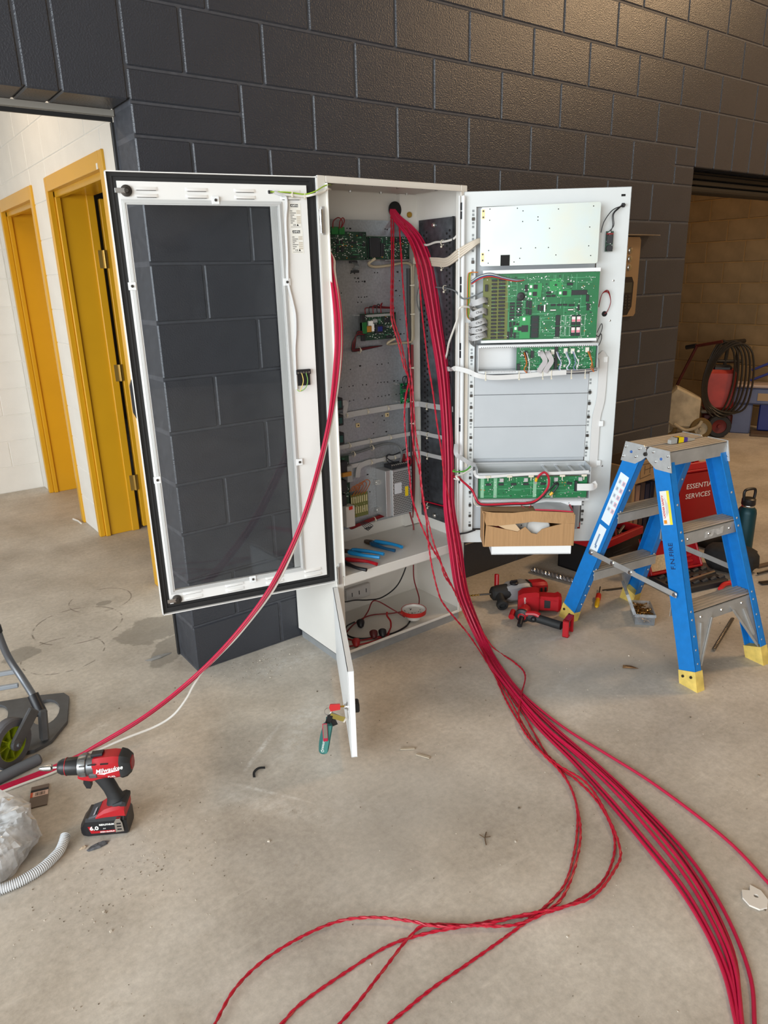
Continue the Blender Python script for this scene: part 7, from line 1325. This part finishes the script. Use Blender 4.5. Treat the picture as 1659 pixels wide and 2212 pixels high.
for c, s_, m, nm in (((2.33, -.56, .045), (.10, .055, .045), M_BLACK, 'body'), ((2.345, -.585, .075), (.045, .042, .038), mat('lime_plastic', '7cae1a', .4), 'lime_housing'), ((2.29, -.54, .1), (.06, .03, .022), M_BLACK, 'grip')):
    r = random.Random(len(nm)); MB().sphere((0, 0, 0), 1, n=16).v
    o = MB(Matrix.Translation(c) @ Matrix.Diagonal((s_[0], s_[1], s_[2], 1))).sphere((0, 0, 0), 1, n=16).build(nm, m, lg)
rt = thing('red_grinder', 'red and black power tool lying behind the near left ladder leg', 'power tool', (2.50, -.45, 0))
MB().lathe([(.0, -.02), (.034, -.016), (.036, .02), (.030, .05), (.024, .06)], (2.475, -.475, .038), (.45, .85, .1), 18).build('motor_end', M_RED, rt); MB().tube(cr([(2.50, -.45, .042), (2.53, -.43, .045), (2.58, -.41, .045), (2.63, -.39, .045)], 5), .027, 12).build('grip', M_GRIP, rt)
MB().lathe([(.027, 0), (.030, .003), (.026, .008), (0, .008)], (2.466, -.491, .037), (-.45, -.85, -.1), 16).build('badge', mat('pink_red', 'd0284a', .4), rt)
for i, (p, q, c_, lab) in enumerate((((2.37, -.935, .012), (2.49, -.935, .014), 'c41a22', 'bright red plier handles lying behind the lower ladder step'),)):
    tag(MB().tube(cr([p, ((p[0] + q[0]) / 2, (p[1] + q[1]) / 2 + .012, .016), q], 5), .012, 10).build('red_pliers', mat('h_' + c_, c_, .4)), lab, 'pliers')
pb = thing('pry_bar', 'dark steel bar with red grip at the right edge of the floor', 'pry bar', (2.72, -1.02, 0))
MB().bar((2.60, -1.02, .006), (2.80, -1.12, .006), .035, .008, 0, (0, 0, 1), .002).build('blade', M_DSTEEL, pb); MB().cyl((2.70, -.955, .012), (2.86, -.99, .014), .006, n=8).build('shank', M_DSTEEL, pb); MB().cyl((2.79, -.975, .014), (2.93, -1.01, .016), .014, n=12).build('grip', M_RED, pb)
wc_ = tag(MB().strip([(2.80, -.90, .006), (2.92, -.93, .006)], .03, .01, (0, 0, 1)).build('wood_offcut', mat('offcut', '6a5a4a', .9)), 'short brown timber offcut beside the pry bar', 'offcut')
for x, y, lab in ((1.93, -.56, 'dark thin drill bit lying by the yellow screwdriver'), (1.945, -.575, 'second thin drill bit beside the yellow screwdriver')):
    tag(MB().cyl((x, y, .004), (x + .10, y - .045, .004), .0032, n=8).build('thin_bit', M_DSTEEL), lab, 'drill bit')
tag(MB().tube([(.155, 2.50, .004), (.17, 2.42, .005), (.17, 2.36, .004)], .006, 8).build('white_tube_offcut', M_WIREW), 'short white cable offcut by the yellow door frame', 'offcut')

# ================================================================== WALL INTERCOM
ic = thing('intercom_panel', 'stainless intercom panel with push buttons on the charcoal wall', 'intercom', (2.7, -.02, 1.30))
MB().prism([(2.44, 1.29), (2.79, 1.29), (2.805, 1.305), (2.808, 1.70), (2.795, 1.715), (2.44, 1.715)], (0, -.018, 0), (1, 0, 0), (0, 0, 1), (0, .0175, 0)).build('face_plate', mat('brushed_stainless', 'b09a80', .35, .7, var=.06, vscale=3), ic)
MB().box((2.40, -.07, 1.722), (2.91, -.0005, 1.725), 0).build('rain_hood', mat('hood_steel', 'a89a88', .4, .6), ic)
for j in range(3):
    for i in range(4):
        x = 2.575 + i * .047; z = 1.645 - j * .045; MB().lathe([(.017, 0), (.018, .003), (.015, .007), (.008, .009), (0, .0095)], (x, -.018, z), (0, -1, 0), 18).build('push_button', M_STEEL, ic)
MB().prism([(2.50, 1.33), (2.52, 1.30), (2.70, 1.30), (2.735, 1.345), (2.74, 1.475), (2.72, 1.505), (2.52, 1.505), (2.50, 1.47)], (0, -.019, 0), (1, 0, 0), (0, 0, 1), (0, -.02, 0)).build('keypad_housing', M_BLACK, ic)
MB().box((2.52, -.041, 1.42), (2.725, -.039, 1.475), 0, .001).build('display', mat('display_grey', '3a3a34', .3), ic)
for j in range(5):
    for i in range(6): MB().box((2.54 + .031 * i, -.042, 1.335 + .016 * j), (2.562 + .031 * i, -.039, 1.344 + .016 * j), 0).build('key', mat('key_dark', '2c2a28', .5), ic)
# ================================================================== STORE ROOM THINGS
M_DIRTY = mat('dirty_white_plastic', 'b0a48c', .6, var=.25, vscale=12)
def wheel(parent, c, axis, R_, w_, m_t, m_h):
    MB().lathe([(R_ * .6, -w_), (R_ * .92, -w_), (R_, -w_ * .6), (R_, w_ * .6), (R_ * .92, w_), (R_ * .6, w_)], c, axis, 28).build('tyre', m_t, parent); MB().lathe([(R_ * .6, -w_ * .6), (R_ * .62, w_ * .7), (R_ * .5, w_ * .5), (R_ * .18, w_ * .4), (R_ * .16, w_ * 1.2), (0, w_ * 1.2)], c, axis, 24).build('wheel_hub', m_h, parent)
wa = Vector((-.75, -.66, 0)).normalized()
cm = thing('wheeled_pump', 'dirty white machine on wheels with red pole handle in the store room', 'machine', (5.55, 1.30, 0))
PF = frame((5.50, 1.20, 0), Vector((.6, -.8, 0)), Vector((.8, .6, 0)), (0, 0, 1))
rsec(MB(PF), [(-.16, .09, .14, .42, .02), (-.10, .11, .10, .49, .02), (.06, .11, .10, .41, .02), (.12, .09, .16, .38, .02)], 0).build('housing', M_DIRTY, cm)
rsec(MB(PF), [(-.13, .08, .05, .14, .02), (.12, .08, .04, .14, .02)], 0).build('engine_base', mat('dirty_beige', '8a7a60', .7, var=.3, vscale=20), cm)
MB(PF).tube(cr([(-.10, -.12, .14), (.0, -.15, .09), (.1, -.15, .12), (.14, -.14, .18)], 5), .015, 8).build('hose_loop', M_DIRTY, cm)
wheel(cm, PF @ Vector((.14, -.09, .10)), wa, .10, .035, mat('tan_tyre', '6a5630', .8), M_DIRTY); wheel(cm, PF @ Vector((-.16, -.06, .10)), wa, .10, .035, MATS['tan_tyre'], M_DIRTY)
M_MAR = mat('maroon_steel', '4a1410', .5, .2, var=.3, vscale=20)
MB().tube(cr([(5.48, 1.335, .40), (5.49, 1.25, .62), (5.50, 1.15, .86)], 4), .014, 8).build('pole', M_MAR, cm); MB().cyl((5.50, 1.20, .85), (5.52, .92, .912), .015, n=10).build('handle_bar', M_MAR, cm); MB().cyl((5.50, 1.255, .842), (5.50, 1.16, .862), .021, n=10).build('grip', M_BLACK, cm)
ct = thing('hose_cart', 'red gas cart with coiled black hose hanging over its frame', 'cart', (5.85, 1.02, 0))
HF = frame((5.82, 1.04, 0), Vector((.55, -.835, 0)), Vector((.835, .55, 0)), (0, 0, 1)); M_OXR = mat('faded_red_plastic', 'a8342a', .5, var=.2, vscale=10)
rsec(MB(HF), [(-.15, .10, .27, .60, .03), (-.13, .12, .25, .63, .03), (.09, .12, .25, .63, .03), (.11, .10, .27, .60, .03)], 0).build('red_case', M_OXR, ct); MB(HF).box((-.17, -.14, .22), (.14, .12, .25), 0, .01).build('shelf', mat('dusty_metal', '7a7468', .6, .4), ct); MB(HF).box((-.15, -.11, .10), (.12, .11, .22), 0, .02).build('lower_box', M_MAR, ct)
wheel(ct, HF @ Vector((.0, -.16, .11)), wa, .11, .035, M_RUBBER, mat('rust_red_hub', '6a1a14', .6))
for s_ in (-.14, .0, .14): MB(HF).cyl((s_ * .8, .02, .55), (s_ * .6 + .02, .02, .88), .016, n=8).build('frame_post', M_DSTEEL, ct)
MB(HF).cyl((-.15, .02, .70), (.15, .02, .70), .016, n=8).build('frame_rail', M_DSTEEL, ct); MB(HF).cyl((-.04, -.12, .88), (.16, .12, .88), .022, n=8).build('hook_bar', M_DSTEEL, ct)
MB(HF).box((-.10, -.06, .60), (.07, .04, .67), 0, .02).build('case_handle', M_BLACK, ct)
for i in range(6):
    o_ = .02 * i - .05; dz = .012 * (i % 3)
    MB(HF).tube(cr([(.03 + o_ * 1.5, -.13 - .01 * i, .905 - dz), (.13 + o_ * 1.5, -.15 - .01 * i, .80), (.16 + o_ * 1.6, -.16 - .008 * i, .55), (.12 + o_ * 1.6, -.17 - .008 * i, .32 - dz), (.0 + o_, -.18 - .006 * i, .20 + dz * 2), (-.13 + o_ * .5, -.18, .33), (-.16 + o_ * .4, -.17, .55), (-.08 + o_ * .8, -.15 - .008 * i, .80)], 6, True), .009, 8, closed=True).build('hose_coil', mat('black_hose', '2a241c', .32), ct)
bb = thing('blue_trolley', 'blue workshop trolley with lidded crate in the store room', 'trolley', (6.2, .93, 0))
BF = frame((6.13, .87, 0), Vector((.45, -.893, 0)), Vector((.893, .45, 0)), (0, 0, 1)); M_BLU = mat('workshop_blue', '22307a', .5)
rsec(MB(BF), [(-.18, .11, .29, .45, .015), (.18, .13, .29, .45, .015)], 0).build('crate', mat('blue_grey_crate', '5a6484', .5, var=.1), bb); MB(BF).box((-.20, -.14, .45), (.20, .12, .48), 0, .01).build('lid', mat('crate_lid', 'a89890', .5), bb); MB(BF).box((.03, -.129, .33), (.13, -.122, .40), 0).build('paper_label', mat('aged_label', 'a08868', .7), bb)
MB(BF).box((-.18, -.10, .0), (.0, .08, .29), 0, .01).build('leg_panel', mat('blue_grey_crate', '', .5), bb); MB(BF).box((.06, -.05, .03), (.18, .08, .29), 0, .01).build('leg_panel', M_BLU, bb); MB(BF).box((.01, -.22, .0), (.40, .0, .025), 0, .004).build('base_board', mat('plank_brown', '5a4838', .8), bb)
for dz in (0, .10): MB(BF).cyl((-.05, .02, .60 - dz), (.50, .02, .86 - dz), .012, n=8).build('push_handle', M_BLU, bb)
bk = thing('paint_bucket', 'dark bucket with red lid at the edge of the store room', 'bucket', (6.26, .52, 0))
MB().lathe([(.08, 0), (.09, .02), (.10, .20), (.104, .21), (.104, .22), (0, .22)], (6.20, .50, 0), (0, 0, 1), 24).build('pail', mat('dark_pail', '2a2620', .6), bk); MB().lathe([(.106, .218), (.110, .222), (.108, .245), (.09, .25), (0, .25)], (6.20, .50, 0), (0, 0, 1), 24).build('lid', mat('pail_red', '8a1210', .5), bk)
